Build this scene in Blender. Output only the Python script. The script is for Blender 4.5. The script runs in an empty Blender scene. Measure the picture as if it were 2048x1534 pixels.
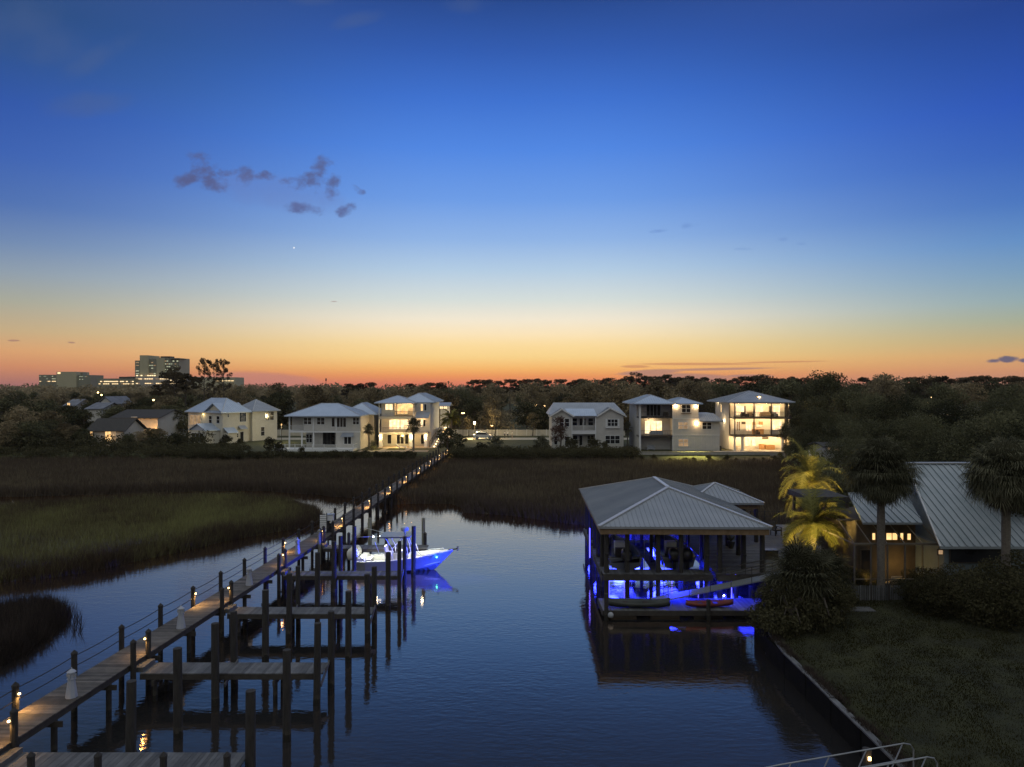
import bpy, math, random
import numpy as np
from mathutils import Vector, Matrix, Euler
random.seed(7)
rng = np.random.default_rng(11)
S = bpy.context.scene
C = bpy.context.scene.collection
F, H, HOR = 1420.0, 13.3, 775.0          # focal length in photo pixels, camera height, horizon row
R = math.radians
def PX(px, Y): return (px-1024.0)/F*Y    # photo column at depth Y -> world X
def PZ(py, Y): return H-(py-HOR)/F*Y     # photo row at depth Y -> world Z
def PG(px, py, z=0.0):                   # photo point lying at height z -> world point
    Y = F*(H-z)/(py-HOR)
    return (PX(px, Y), Y, z)

# ---------------------------------------------------------------- scene settings
S.render.engine = 'CYCLES'
S.view_settings.view_transform = 'Standard'
S.view_settings.look = 'None'
S.view_settings.exposure = 0
S.view_settings.gamma = 1
S.cycles.use_denoising = True
S.cycles.max_bounces = 7
S.cycles.diffuse_bounces = 3
S.cycles.glossy_bounces = 4
S.cycles.transparent_max_bounces = 8
S.cycles.sample_clamp_indirect = 3.0
S.cycles.caustics_reflective = False
S.cycles.caustics_refractive = False
cam_d = bpy.data.cameras.new('camera')
cam = bpy.data.objects.new('camera', cam_d); C.objects.link(cam)
cam.location = (0, 0, H); cam.rotation_euler = (R(90), 0, 0)
cam_d.sensor_width = 36; cam_d.lens = 36*F/2048.0
cam_d.shift_y = 8/2048.0
cam_d.clip_start = 0.5; cam_d.clip_end = 8000
S.camera = cam

# ---------------------------------------------------------------- mesh builder
class MB:
    def __init__(s, M=None):
        s.v = []; s.f = []; s.t = []; s.M = M; s.tone = 0.5
    def add(s, vs, fs, tone=None):
        b = len(s.v); t = s.tone if tone is None else tone
        if s.M is not None: vs = [tuple(s.M @ Vector(v)) for v in vs]
        s.v.extend(vs)
        for f in fs: s.f.append(tuple(b+i for i in f)); s.t.append(t)
        return s
    def box(s, x0, y0, z0, x1, y1, z1, tone=None):
        if x0 > x1: x0, x1 = x1, x0
        if y0 > y1: y0, y1 = y1, y0
        if z0 > z1: z0, z1 = z1, z0
        v = [(x0,y0,z0),(x1,y0,z0),(x1,y1,z0),(x0,y1,z0),(x0,y0,z1),(x1,y0,z1),(x1,y1,z1),(x0,y1,z1)]
        return s.add(v, [(0,3,2,1),(4,5,6,7),(0,1,5,4),(1,2,6,5),(2,3,7,6),(3,0,4,7)], tone)
    def bar(s, p0, p1, w, h, up=(0,0,1), tone=None):      # rectangular beam
        p0 = Vector(p0); p1 = Vector(p1); d = (p1-p0)
        if d.length < 1e-6: return s
        d.normalize(); u = Vector(up)
        if abs(d.dot(u)) > .98: u = Vector((0,1,0))
        a = d.cross(u).normalized(); b = a.cross(d).normalized()
        a = a*w/2; b = b*h/2
        v = [tuple(p+q) for p in (p0, p1) for q in (-a-b, a-b, a+b, -a+b)]
        return s.add(v, [(0,1,2,3),(7,6,5,4),(0,4,5,1),(1,5,6,2),(2,6,7,3),(3,7,4,0)], tone)
    def tube(s, p0, p1, r0, r1=None, n=8, tone=None, caps=True):
        r1 = r0 if r1 is None else r1
        p0 = Vector(p0); p1 = Vector(p1); d = (p1-p0)
        if d.length < 1e-6: return s
        d.normalize(); u = Vector((0,0,1)) if abs(d.z) < .9 else Vector((1,0,0))
        a = d.cross(u).normalized(); b = d.cross(a).normalized()
        v = []
        for p, r in ((p0, r0), (p1, r1)):
            for i in range(n):
                t = 2*math.pi*i/n; v.append(tuple(p+a*(r*math.cos(t))+b*(r*math.sin(t))))
        f = [(i, i+n, (i+1) % n+n, (i+1) % n) for i in range(n)]
        if caps: f += [tuple(range(n)), tuple(range(2*n-1, n-1, -1))]
        return s.add(v, f, tone)
    def path(s, pts, r, n=6, tone=None):
        for a, b in zip(pts[:-1], pts[1:]): s.tube(a, b, r, r, n, tone)
        return s
    def lathe(s, cx, cy, prof, n=12, tone=None, z0=0.0, ph=0.0):
        v = []; f = []
        for r, z in prof:
            for i in range(n):
                t = 2*math.pi*i/n+ph; v.append((cx+r*math.cos(t), cy+r*math.sin(t), z0+z))
        m = len(prof)
        for k in range(m-1):
            for i in range(n):
                j = (i+1) % n
                f.append((k*n+i, k*n+j, (k+1)*n+j, (k+1)*n+i))
        f.append(tuple(range(n-1, -1, -1))); f.append(tuple((m-1)*n+i for i in range(n)))
        return s.add(v, f, tone)
    def poly(s, pts, tone=None): return s.add([tuple(p) for p in pts], [tuple(range(len(pts)))], tone)
    def slab(s, pts, vec, tone=None):                      # planar polygon given thickness
        n = len(pts); v = [tuple(p) for p in pts]+[tuple(Vector(p)+Vector(vec)) for p in pts]
        f = [tuple(range(n-1, -1, -1)), tuple(range(n, 2*n))]+[(i, (i+1) % n, n+(i+1) % n, n+i) for i in range(n)]
        return s.add(v, f, tone)
    def ball(s, c, r, n=10, m=6, tone=None, sz=1.0):
        pr = [(max(1e-3, r*math.sin(math.pi*k/m)), -r*sz*math.cos(math.pi*k/m)) for k in range(m+1)]
        return s.lathe(c[0], c[1], pr, n, tone, z0=c[2])
    def build(s, name, mat, parent=None, smooth=False, off=None):
        me = bpy.data.meshes.new(name)
        o = Vector((0,0,0))
        if parent is not None: o = wloc(parent)
        elif off is not None: o = Vector(off)
        vs = s.v if o.length == 0 else [(a-o.x, b-o.y, c-o.z) for a, b, c in s.v]
        me.from_pydata(vs, [], s.f)
        at = me.attributes.new('tone', 'FLOAT', 'FACE'); at.data.foreach_set('value', s.t)
        me.materials.append(mat)
        if smooth: me.polygons.foreach_set('use_smooth', [True]*len(me.polygons))
        me.update()
        ob = bpy.data.objects.new(name, me); C.objects.link(ob)
        if parent is not None: ob.parent = parent
        elif off is not None: ob.location = off
        return ob
def wloc(o):
    v = Vector(o.location)
    while o.parent: o = o.parent; v += o.location
    return v
def tag(o, label=None, cat=None, group=None, kind=None):
    if label: o['label'] = label
    if cat: o['category'] = cat
    if group: o['group'] = group
    if kind: o['kind'] = kind
    return o
def thing(name, label, cat, loc=(0,0,0), group=None):
    o = bpy.data.objects.new(name, None); o.empty_display_size = .3; C.objects.link(o); o.location = loc
    return tag(o, label, cat, group)
def kids(o, idx={}):
    return [c for c in bpy.data.objects if c.parent == o]
def proto_tree(o):                       # cache a thing's family for quick copying
    return (o, [proto_tree(c) for c in kids(o)])
def copy_family(fam, parent=None):
    c = fam[0].copy(); C.objects.link(c)
    if parent is not None: c.parent = parent
    for k in fam[1]: copy_family(k, c)
    return c
def light(name, typ, loc, power, col, parent=None, size=.1, rot=None, spot=None, blend=.5, sizey=None):
    L = bpy.data.lights.new(name, typ); L.energy = power; L.color = col
    if typ == 'AREA':
        L.size = size
        if sizey: L.shape = 'RECTANGLE'; L.size_y = sizey
    else: L.shadow_soft_size = size
    if spot: L.spot_size = R(spot); L.spot_blend = blend
    o = bpy.data.objects.new(name, L); C.objects.link(o)
    if parent is not None: o.parent = parent; o.location = Vector(loc)-wloc(parent)
    else: o.location = loc
    if rot is not None: o.rotation_euler = rot
    return o
def aim(loc, tgt): return (Vector(tgt)-Vector(loc)).to_track_quat('-Z', 'Y').to_euler()

# ---------------------------------------------------------------- materials
def _n(nt, t, **k):
    n = nt.nodes.new(t)
    for a, b in k.items(): setattr(n, a, b)
    return n
def srgb(r, g, b):
    f = lambda c: (c/255/12.92) if c/255 <= .04045 else ((c/255+.055)/1.055)**2.4
    return (f(r), f(g), f(b), 1)
def mat(name, c1, c2=None, scale=4.0, rough=.8, metal=0.0, bump=0.0, bscale=None, tone=0.0, detail=4.0, stretch=None, spec=.5, emit=None, estr=0.0, coat=0.0):
    m = bpy.data.materials.new(name); m.use_nodes = True; nt = m.node_tree; nt.nodes.clear()
    out = _n(nt, 'ShaderNodeOutputMaterial'); b = _n(nt, 'ShaderNodeBsdfPrincipled'); nt.links.new(b.outputs[0], out.inputs[0])
    b.inputs['Roughness'].default_value = rough; b.inputs['Metallic'].default_value = metal
    b.inputs['Specular IOR Level'].default_value = spec; b.inputs['Coat Weight'].default_value = coat
    c1 = tuple(c1)+(1,) if len(c1) == 3 else c1
    c2 = c1 if c2 is None else (tuple(c2)+(1,) if len(c2) == 3 else c2)
    tc = _n(nt, 'ShaderNodeTexCoord'); src = tc.outputs['Object']
    if stretch:
        mp = _n(nt, 'ShaderNodeMapping'); mp.inputs['Scale'].default_value = stretch
        nt.links.new(src, mp.inputs[0]); src = mp.outputs[0]
    nz = _n(nt, 'ShaderNodeTexNoise'); nz.inputs['Scale'].default_value = scale; nz.inputs['Detail'].default_value = detail
    nt.links.new(src, nz.inputs['Vector'])
    mx = _n(nt, 'ShaderNodeMix', data_type='RGBA'); mx.inputs[6].default_value = c1; mx.inputs[7].default_value = c2
    cr = _n(nt, 'ShaderNodeMapRange'); cr.inputs[1].default_value = .3; cr.inputs[2].default_value = .7
    nt.links.new(nz.outputs[0], cr.inputs[0]); nt.links.new(cr.outputs[0], mx.inputs[0])
    col = mx.outputs[2]
    if tone:
        at = _n(nt, 'ShaderNodeAttribute', attribute_name='tone')
        mr = _n(nt, 'ShaderNodeMapRange'); mr.inputs[3].default_value = 1-tone; mr.inputs[4].default_value = 1+tone
        nt.links.new(at.outputs['Fac'], mr.inputs[0])
        vm = _n(nt, 'ShaderNodeVectorMath', operation='SCALE'); nt.links.new(col, vm.inputs[0]); nt.links.new(mr.outputs[0], vm.inputs['Scale'])
        col = vm.outputs[0]
    nt.links.new(col, b.inputs['Base Color'])
    if bump:
        n2 = _n(nt, 'ShaderNodeTexNoise'); n2.inputs['Scale'].default_value = bscale or scale*4; n2.inputs['Detail'].default_value = 3
        nt.links.new(src, n2.inputs['Vector'])
        bp = _n(nt, 'ShaderNodeBump'); bp.inputs['Strength'].default_value = bump; bp.inputs['Distance'].default_value = .05
        nt.links.new(n2.outputs[0], bp.inputs['Height']); nt.links.new(bp.outputs[0], b.inputs['Normal'])
    if emit:
        b.inputs['Emission Color'].default_value = tuple(emit)+(1,); b.inputs['Emission Strength'].default_value = estr
    return m
def siding(name, c1, c2, pitch=.2, vertical=False, depth=.5):     # lap or board-and-batten siding
    m = mat(name, c1, c2, scale=1.5, rough=.7); nt = m.node_tree
    b = [n for n in nt.nodes if n.type == 'BSDF_PRINCIPLED'][0]
    tc = [n for n in nt.nodes if n.type == 'TEX_COORD'][0]
    sp = _n(nt, 'ShaderNodeSeparateXYZ'); nt.links.new(tc.outputs['Object'], sp.inputs[0])
    ax = sp.outputs['Z']
    if vertical:
        ad = _n(nt, 'ShaderNodeMath', operation='ADD'); nt.links.new(sp.outputs['X'], ad.inputs[0]); nt.links.new(sp.outputs['Y'], ad.inputs[1]); ax = ad.outputs[0]
    mu = _n(nt, 'ShaderNodeMath', operation='MULTIPLY'); mu.inputs[1].default_value = 1/pitch; nt.links.new(ax, mu.inputs[0])
    fr = _n(nt, 'ShaderNodeMath', operation='FRACT'); nt.links.new(mu.outputs[0], fr.inputs[0])
    src = fr.outputs[0]
    if vertical:
        gt = _n(nt, 'ShaderNodeMath', operation='GREATER_THAN'); gt.inputs[1].default_value = .82; nt.links.new(src, gt.inputs[0]); src = gt.outputs[0]
    bp = _n(nt, 'ShaderNodeBump'); bp.inputs['Strength'].default_value = depth; bp.inputs['Distance'].default_value = .03
    nt.links.new(src, bp.inputs['Height']); nt.links.new(bp.outputs[0], b.inputs['Normal'])
    return m
def glow(name, col, strength, col2=None, scale=3):
    m = bpy.data.materials.new(name); m.use_nodes = True; nt = m.node_tree; nt.nodes.clear()
    out = _n(nt, 'ShaderNodeOutputMaterial'); e = _n(nt, 'ShaderNodeEmission'); e.inputs[0].default_value = tuple(col)+(1,); e.inputs[1].default_value = strength
    if col2:
        tc = _n(nt, 'ShaderNodeTexCoord'); nz = _n(nt, 'ShaderNodeTexNoise'); nz.inputs['Scale'].default_value = scale; nz.inputs['Detail'].default_value = 3
        nt.links.new(tc.outputs['Object'], nz.inputs['Vector'])
        mr = _n(nt, 'ShaderNodeMapRange'); mr.inputs[1].default_value = .38; mr.inputs[2].default_value = .62; nt.links.new(nz.outputs[0], mr.inputs[0])
        mx = _n(nt, 'ShaderNodeMix', data_type='RGBA'); mx.inputs[6].default_value = tuple(col)+(1,); mx.inputs[7].default_value = tuple(col2)+(1,)
        nt.links.new(mr.outputs[0], mx.inputs[0]); nt.links.new(mx.outputs[2], e.inputs[0])
    nt.links.new(e.outputs[0], out.inputs[0]); m.cycles.emission_sampling = 'NONE' if strength < 4 else 'AUTO'
    return m
M = {}
M['deck'] = mat('weathered_deck', (.078,.068,.058), (.128,.112,.096), scale=3, rough=.75, tone=.5, bump=.3, bscale=40)
M['deckw'] = mat('pale_deck', (.08,.081,.083), (.13,.13,.13), scale=3, rough=.7, tone=.4, bump=.3, bscale=40)
M['pile'] = mat('pile_wood', (.022,.020,.019), (.048,.043,.039), scale=5, rough=.85, bump=.6, bscale=25, stretch=(3,3,.4))
M['palepile'] = mat('new_pile_wood', (.20,.20,.14), (.28,.27,.20), scale=4, rough=.8, bump=.5, bscale=20, stretch=(3,3,.4))
M['beam'] = mat('beam_wood', (.035,.03,.026), (.06,.052,.045), scale=4, rough=.85, bump=.3)
M['rope'] = mat('rope', (.02,.018,.017), (.035,.032,.03), scale=30, rough=.9)
M['white'] = mat('white_paint', (.72,.72,.70), (.80,.80,.78), scale=3, rough=.5)
M['trim'] = mat('white_trim', (.70,.70,.68), (.76,.76,.74), scale=6, rough=.55)
M['siding'] = siding('lap_siding', (.54,.52,.47), (.61,.58,.53))
M['sidingc'] = siding('cream_siding', (.60,.56,.46), (.66,.62,.52))
M['batten'] = siding('board_batten', (.55,.53,.48), (.62,.59,.54), pitch=.45, vertical=True, depth=.8)
M['stucco'] = mat('stucco', (.64,.61,.55), (.70,.67,.60), scale=2, rough=.9)
M['inner'] = mat('porch_wall', (.55,.48,.38), (.62,.54,.43), scale=1, rough=.8)
M['roof'] = mat('metal_roof', (.42,.50,.62), (.50,.58,.70), scale=.6, rough=.42, metal=.35)
M['roofg'] = mat('grey_metal_roof', (.30,.33,.38), (.38,.41,.46), scale=.6, rough=.5, metal=.3)
M['broof'] = mat('boathouse_roof', (.25,.275,.305), (.32,.34,.37), scale=.5, rough=.42, metal=.35)
M['rooft'] = mat('teal_metal_roof', (.27,.31,.33), (.34,.37,.39), scale=.9, rough=.5, metal=.3)
M['cap'] = mat('ridge_cap', (.50,.50,.50), (.56,.56,.55), scale=3, rough=.4, metal=.3)
M['shingle'] = mat('dark_shingles', (.035,.033,.03), (.07,.065,.06), scale=5, rough=.95)
M['darkmetal'] = mat('dark_metal', (.035,.03,.028), (.06,.05,.045), scale=8, rough=.5)
M['darkwood'] = mat('dark_wood', (.05,.04,.03), (.08,.06,.045), scale=6, rough=.7)
M['orangewood'] = mat('oak_cabinets', (.45,.24,.10), (.55,.32,.14), scale=3, rough=.6)
M['glass'] = mat('dark_glass', (.012,.013,.016), (.03,.03,.034), scale=.8, rough=.06, spec=.6)
M['lit'] = glow('lit_room', (1.0,.70,.30), 1.4, (.95,.50,.18), 1.2)
M['lithot'] = glow('bright_room', (1.0,.80,.48), 1.7, (1.0,.64,.30), 1.5)
M['litdim'] = glow('dim_room', (.75,.48,.26), .55, (.42,.28,.16), 1.5)
M['litwhite'] = glow('lit_office', (.80,.82,.55), .75, (.30,.34,.26), .12)
M['bulb'] = glow('warm_bulb', (1.0,.62,.25), 9)
M['bulbhot'] = glow('hot_bulb', (1.0,.80,.48), 60)
M['bulbw'] = glow('white_bulb', (.9,.97,1.0), 30)
M['bulbg'] = glow('green_lamp', (.1,1,.6), 14)
M['blueled'] = glow('blue_led', (.10,.09,1.0), 4)
M['blueledhot'] = glow('blue_led_bright', (.45,.42,1.0), 5)
M['concrete'] = mat('concrete', (.34,.32,.29), (.44,.42,.38), scale=2, rough=.9, bump=.2)
M['road'] = mat('sandy_road', (.36,.32,.25), (.44,.40,.31), scale=.7, rough=.95)
M['fence'] = mat('pale_fence', (.50,.46,.38), (.56,.52,.43), scale=2, rough=.8)
M['black'] = mat('black_plastic', (.012,.012,.013), (.02,.02,.022), scale=5, rough=.35)
M['cushion'] = mat('cushion', (.30,.31,.33), (.38,.39,.41), scale=9, rough=.9)
M['tan'] = mat('tan_cushion', (.45,.33,.20), (.52,.39,.25), scale=9, rough=.9)
M['trunk'] = mat('bark', (.07,.055,.045), (.12,.10,.08), scale=6, rough=.95, bump=.8, stretch=(2,2,.5))
M['palmtrunk'] = mat('palm_bark', (.13,.11,.09), (.22,.19,.15), scale=8, rough=.95, bump=.8, stretch=(1,1,3))
def leafmat(name, c1, c2, c3=None, scale=.35, trans=.25):
    m = bpy.data.materials.new(name); m.use_nodes = True; nt = m.node_tree; nt.nodes.clear()
    out = _n(nt, 'ShaderNodeOutputMaterial'); d = _n(nt, 'ShaderNodeBsdfDiffuse'); t = _n(nt, 'ShaderNodeBsdfTranslucent'); ms = _n(nt, 'ShaderNodeMixShader')
    at = _n(nt, 'ShaderNodeAttribute', attribute_name='tone'); cr = _n(nt, 'ShaderNodeValToRGB')
    cr.color_ramp.elements[0].color = tuple(c1)+(1,); cr.color_ramp.elements[1].color = tuple(c2)+(1,)
    if c3: e = cr.color_ramp.elements.new(.5); e.color = tuple(c3)+(1,)
    oi = _n(nt, 'ShaderNodeObjectInfo'); ad = _n(nt, 'ShaderNodeMath', operation='MULTIPLY_ADD'); ad.inputs[1].default_value = .8; ad.inputs[2].default_value = -.40
    nt.links.new(oi.outputs['Random'], ad.inputs[0]); a2 = _n(nt, 'ShaderNodeMath', operation='ADD'); a2.use_clamp = True
    nt.links.new(ad.outputs[0], a2.inputs[0]); nt.links.new(at.outputs['Fac'], a2.inputs[1]); nt.links.new(a2.outputs[0], cr.inputs[0])
    nt.links.new(cr.outputs[0], d.inputs[0]); nt.links.new(cr.outputs[0], t.inputs[0]); ms.inputs[0].default_value = trans
    nt.links.new(d.outputs[0], ms.inputs[1]); nt.links.new(t.outputs[0], ms.inputs[2]); nt.links.new(ms.outputs[0], out.inputs[0])
    return m
M['leaf'] = leafmat('hazed_tree_leaves', (.095,.074,.044), (.36,.285,.165), (.215,.172,.098))  # warm distance haze painted in: browner and brighter than real foliage
M['leafo'] = leafmat('oak_leaves', (.030,.032,.018), (.165,.160,.085), (.080,.080,.043))
M['pine'] = leafmat('pine_needles', (.04,.032,.02), (.14,.11,.066))
M['sabal'] = leafmat('sabal_leaves', (.040,.040,.024), (.200,.190,.120), (.100,.097,.060))
M['date'] = leafmat('date_palm_leaves', (.12,.12,.035), (.36,.33,.11))
M['bush'] = leafmat('bush_leaves', (.032,.030,.016), (.115,.105,.056))
M['red'] = leafmat('red_leaves', (.05,.025,.018), (.13,.07,.05))
M['thatch'] = leafmat('dry_fronds', (.06,.05,.035), (.14,.12,.085))

nt = M['pile'].node_tree; b = [n for n in nt.nodes if n.type == 'BSDF_PRINCIPLED'][0]; old = b.inputs['Base Color'].links[0].from_socket
ge = _n(nt, 'ShaderNodeNewGeometry'); sp = _n(nt, 'ShaderNodeSeparateXYZ'); nt.links.new(ge.outputs['Position'], sp.inputs[0])      # dark wet tide band and a pale barnacle line
nz = _n(nt, 'ShaderNodeTexNoise'); nz.inputs['Scale'].default_value = 6; nt.links.new(ge.outputs['Position'], nz.inputs['Vector'])
ma = _n(nt, 'ShaderNodeMath', operation='MULTIPLY_ADD'); ma.inputs[1].default_value = .5; nt.links.new(nz.outputs[0], ma.inputs[0]); nt.links.new(sp.outputs['Z'], ma.inputs[2])
cr = _n(nt, 'ShaderNodeValToRGB'); e = cr.color_ramp.elements; e[0].position = 0; e[0].color = (.35,.38,.30,1); e[1].position = 1; e[1].color = (1,1,1,1)
for p_, c_ in ((.48,(.35,.38,.30,1)),(.52,(1.7,1.65,1.5,1)),(.62,(1.5,1.45,1.3,1)),(.70,(.9,.9,.88,1))): q = e.new(p_); q.color = c_
nt.links.new(ma.outputs[0], cr.inputs[0]); mm = _n(nt, 'ShaderNodeMix', data_type='RGBA', blend_type='MULTIPLY'); mm.inputs[0].default_value = 1
nt.links.new(old, mm.inputs[6]); nt.links.new(cr.outputs[0], mm.inputs[7]); nt.links.new(mm.outputs[2], b.inputs['Base Color'])
# ---------------------------------------------------------------- dusk sky
W = bpy.data.worlds.new('World'); S.world = W; W.use_nodes = True
nt = W.node_tree; nt.nodes.clear()
wo = _n(nt, 'ShaderNodeOutputWorld'); bg = _n(nt, 'ShaderNodeBackground'); nt.links.new(bg.outputs[0], wo.inputs[0])
L = nt.links.new
tc = _n(nt, 'ShaderNodeTexCoord'); sp = _n(nt, 'ShaderNodeSeparateXYZ'); L(tc.outputs['Generated'], sp.inputs[0])
def mth(op, a, b=None, c=None, clamp=False):
    n = _n(nt, 'ShaderNodeMath', operation=op); n.use_clamp = clamp
    for i, x in enumerate((a, b, c)):
        if x is None: continue
        if isinstance(x, (int, float)): n.inputs[i].default_value = x
        else: L(x, n.inputs[i])
    return n.outputs[0]
X, Yv, Z = sp.outputs
elev = mth('ARCSINE', Z)
az = mth('ARCTAN2', X, Yv)                 # 0 straight ahead (west), grows to the right
def ramp(fac, stops):
    n = _n(nt, 'ShaderNodeValToRGB'); n.color_ramp.interpolation = 'EASE' if False else 'LINEAR'
    el = n.color_ramp.elements
    while len(el) > 1: el.remove(el[-1])
    el[0].position = stops[0][0]; el[0].color = stops[0][1]
    for p, c in stops[1:]: e = el.new(p); e.color = c
    L(fac, n.inputs[0]); return n.outputs[0]
pos = mth('DIVIDE', elev, R(60), clamp=True)
def st(rows, k):
    out = []
    for py, c in rows:
        e = math.degrees(math.atan((HOR-py)/F*k)); out.append((max(0, e)/60, srgb(*c)))
    return sorted(out, key=lambda q: q[0])
mid = [(775,(214,116,96)),(764,(228,132,98)),(752,(243,156,94)),(738,(250,186,108)),(714,(251,214,142)),(690,(253,222,160)),(668,(252,230,188)),(640,(243,233,211)),(600,(213,222,219)),(540,(178,204,228)),(480,(143,180,230)),(400,(108,156,230)),(300,(80,135,226)),(200,(61,113,207)),(100,(48,91,176)),(0,(38,72,142))]
rgt = [(775,(186,134,120)),(740,(212,150,112)),(710,(213,166,114)),(680,(190,171,128)),(640,(163,171,150)),(600,(143,168,174)),(540,(118,155,188)),(480,(94,140,196)),(400,(69,115,190)),(300,(52,96,185)),(200,(42,83,180)),(100,(37,74,160)),(0,(34,65,140))]
lft = [(775,(160,108,110)),(755,(186,124,108)),(735,(208,138,104)),(700,(218,162,114)),(660,(197,171,132)),(600,(166,167,152)),(540,(140,156,172)),(480,(110,136,176)),(400,(76,111,176)),(300,(58,96,176)),(200,(47,85,166)),(100,(44,80,142)),(0,(42,75,126))]
hi = [(36/60,(.06,.09,.24,1)),(46/60,(.42,.46,.50,1)),(1.0,(.50,.54,.58,1))]  # pale overhead glow, added out of view to light roofs and walls
cm = ramp(pos, st(mid, 1.0)+hi); cr_ = ramp(pos, st(rgt, .81)+hi); cl = ramp(pos, st(lft, .81)+hi)
back = ramp(pos, [(0,(.10,.10,.10,1)),(.12,(.24,.24,.23,1)),(.3,(.38,.40,.41,1)),(.6,(.49,.52,.55,1)),(1.0,(.50,.54,.58,1))])  # bright neutral eastern sky behind the camera, added as fill light
def mixc(f, a, b):
    n = _n(nt, 'ShaderNodeMix', data_type='RGBA'); L(f, n.inputs[0])
    for i, x in ((6, a), (7, b)):
        if isinstance(x, tuple): n.inputs[i].default_value = x
        else: L(x, n.inputs[i])
    return n.outputs[2]
def smooth(v, a, b):
    n = _n(nt, 'ShaderNodeMapRange', interpolation_type='SMOOTHSTEP'); L(v, n.inputs[0]); n.inputs[1].default_value = a; n.inputs[2].default_value = b
    return n.outputs[0]
fr_ = smooth(az, R(4), R(40)); fl_ = smooth(mth('MULTIPLY', az, -1), R(4), R(39))
col = mixc(fr_, cm, cr_); col = mixc(fl_, col, cl)
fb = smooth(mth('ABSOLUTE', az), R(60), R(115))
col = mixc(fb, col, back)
# clouds: soft noisy patches in the plane tangent to the western sky
u = mth('DIVIDE', X, mth('MAXIMUM', Yv, .05)); v = mth('DIVIDE', Z, mth('MAXIMUM', Yv, .05))
cb = _n(nt, 'ShaderNodeCombineXYZ'); L(u, cb.inputs[0]); L(v, cb.inputs[1])
def noise(scale, sx, sy, det=5):
    mp = _n(nt, 'ShaderNodeMapping'); mp.inputs['Scale'].default_value = (sx, sy, 1); L(cb.outputs[0], mp.inputs[0])
    n = _n(nt, 'ShaderNodeTexNoise'); n.inputs['Scale'].default_value = scale; n.inputs['Detail'].default_value = det; n.inputs['Roughness'].default_value = .6
    L(mp.outputs[0], n.inputs['Vector']); return n.outputs[0]
n1 = noise(44, 1, 1.2, 5); n2 = noise(30, .25, 4); n3 = noise(11, 1, 1)
front = mth('GREATER_THAN', Yv, .2)
def cloud(items, nz, colr, amt, namp, edge=.7):
    global col
    tot = None
    for px, py, a, b, rot in items:
        u0 = (px-1024)/F; v0 = (HOR-py)/F; a /= F; b /= F
        du = mth('SUBTRACT', u, u0); dv = mth('SUBTRACT', v, v0)
        c, s_ = math.cos(rot), math.sin(rot)
        p = mth('ADD', mth('MULTIPLY', du, c/a), mth('MULTIPLY', dv, s_/a)); q = mth('SUBTRACT', mth('MULTIPLY', dv, c/b), mth('MULTIPLY', du, s_/b))
        d = mth('SUBTRACT', 1.0, mth('ADD', mth('MULTIPLY', p, p), mth('MULTIPLY', q, q)))
        tot = d if tot is None else mth('MAXIMUM', tot, d)
    val = mth('ADD', tot, mth('MULTIPLY', mth('SUBTRACT', nz, .5), namp))
    f = mth('MULTIPLY', mth('MULTIPLY', smooth(val, 0, edge), amt), front)
    col = mixc(f, col, colr)
cloud([(404,343,36,44,.35),(378,356,38,18,.25),(424,368,44,18,0),(490,352,28,20,.5),(530,352,30,12,0),(455,345,30,10,0)], n1, srgb(84,92,138), .95, 4.2, 1.5)
cloud([(648,322,28,15,-.5),(615,360,46,18,.25),(640,348,20,36,0),(662,375,20,32,-.2),(610,418,46,15,-.1),(690,420,26,14,.5),(582,362,28,10,0),(716,378,18,8,-.6)], n1, srgb(86,98,146), .95, 4.2, 1.5)
cloud([(570,390,150,42,-.15)], n3, srgb(105,126,185), .4, 2.6, 1.2)
cloud([(1380,450,26,7,.1),(1315,462,22,4,.1),(1565,479,16,6,0),(1602,488,14,4,0),(1490,498,24,4,0)], n1, srgb(84,120,190), .38, 3.4, 1.6)
cloud([(1985,722,18,5,.05),(2018,718,28,8,0),(2050,721,20,6,0)], n1, srgb(82,88,120), .9, 2.4, .9)
cloud([(1400,728,150,3.2,0),(1560,724,110,2.0,.02),(1270,733,34,3.5,0)], n2, srgb(205,140,100), .75, .8, .8)
cloud([(1300,745,75,7,.05),(1440,738,130,3.2,.02),(1360,756,125,12,0),(1500,752,60,4,0)], n2, srgb(178,132,120), .85, .8, .7)
cloud([(520,768,150,28,-.05),(470,770,90,30,0)], n2, srgb(198,132,120), .75, .6, .6)
cloud([(28,681,14,2.5,0),(143,685,9,2,-.1),(668,603,7,1.2,0)], n1, srgb(150,110,110), .6, .9, .6)
cloud([(60,60,150,90,-.3),(200,110,120,30,.5),(160,210,130,30,.1),(935,10,60,22,0),(715,40,70,20,.2),(620,0,60,16,0)], n3, srgb(78,98,140), .35, 2.6, 1.4)
# one bright planet
du = mth('SUBTRACT', u, (588-1024)/F); dv = mth('SUBTRACT', v, (HOR-495.5)/F)
dd = mth('ADD', mth('MULTIPLY', du, du), mth('MULTIPLY', dv, dv))
col = mixc(mth('MULTIPLY', mth('LESS_THAN', dd, (1.5/F)**2), front), col, (1.0,1.0,1.0,1))
sky = _n(nt, 'ShaderNodeTexSky', sky_type='NISHITA'); sky.sun_disc = False; sky.sun_elevation = R(-1); sky.sun_rotation = R(-4)
ad = _n(nt, 'ShaderNodeMix', data_type='RGBA', blend_type='ADD'); ad.inputs[0].default_value = .01; L(col, ad.inputs[6]); L(sky.outputs[0], ad.inputs[7])
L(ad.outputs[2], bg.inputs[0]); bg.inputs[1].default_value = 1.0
W.cycles.sampling_method = 'MANUAL'; W.cycles.sample_map_resolution = 1024
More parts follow.
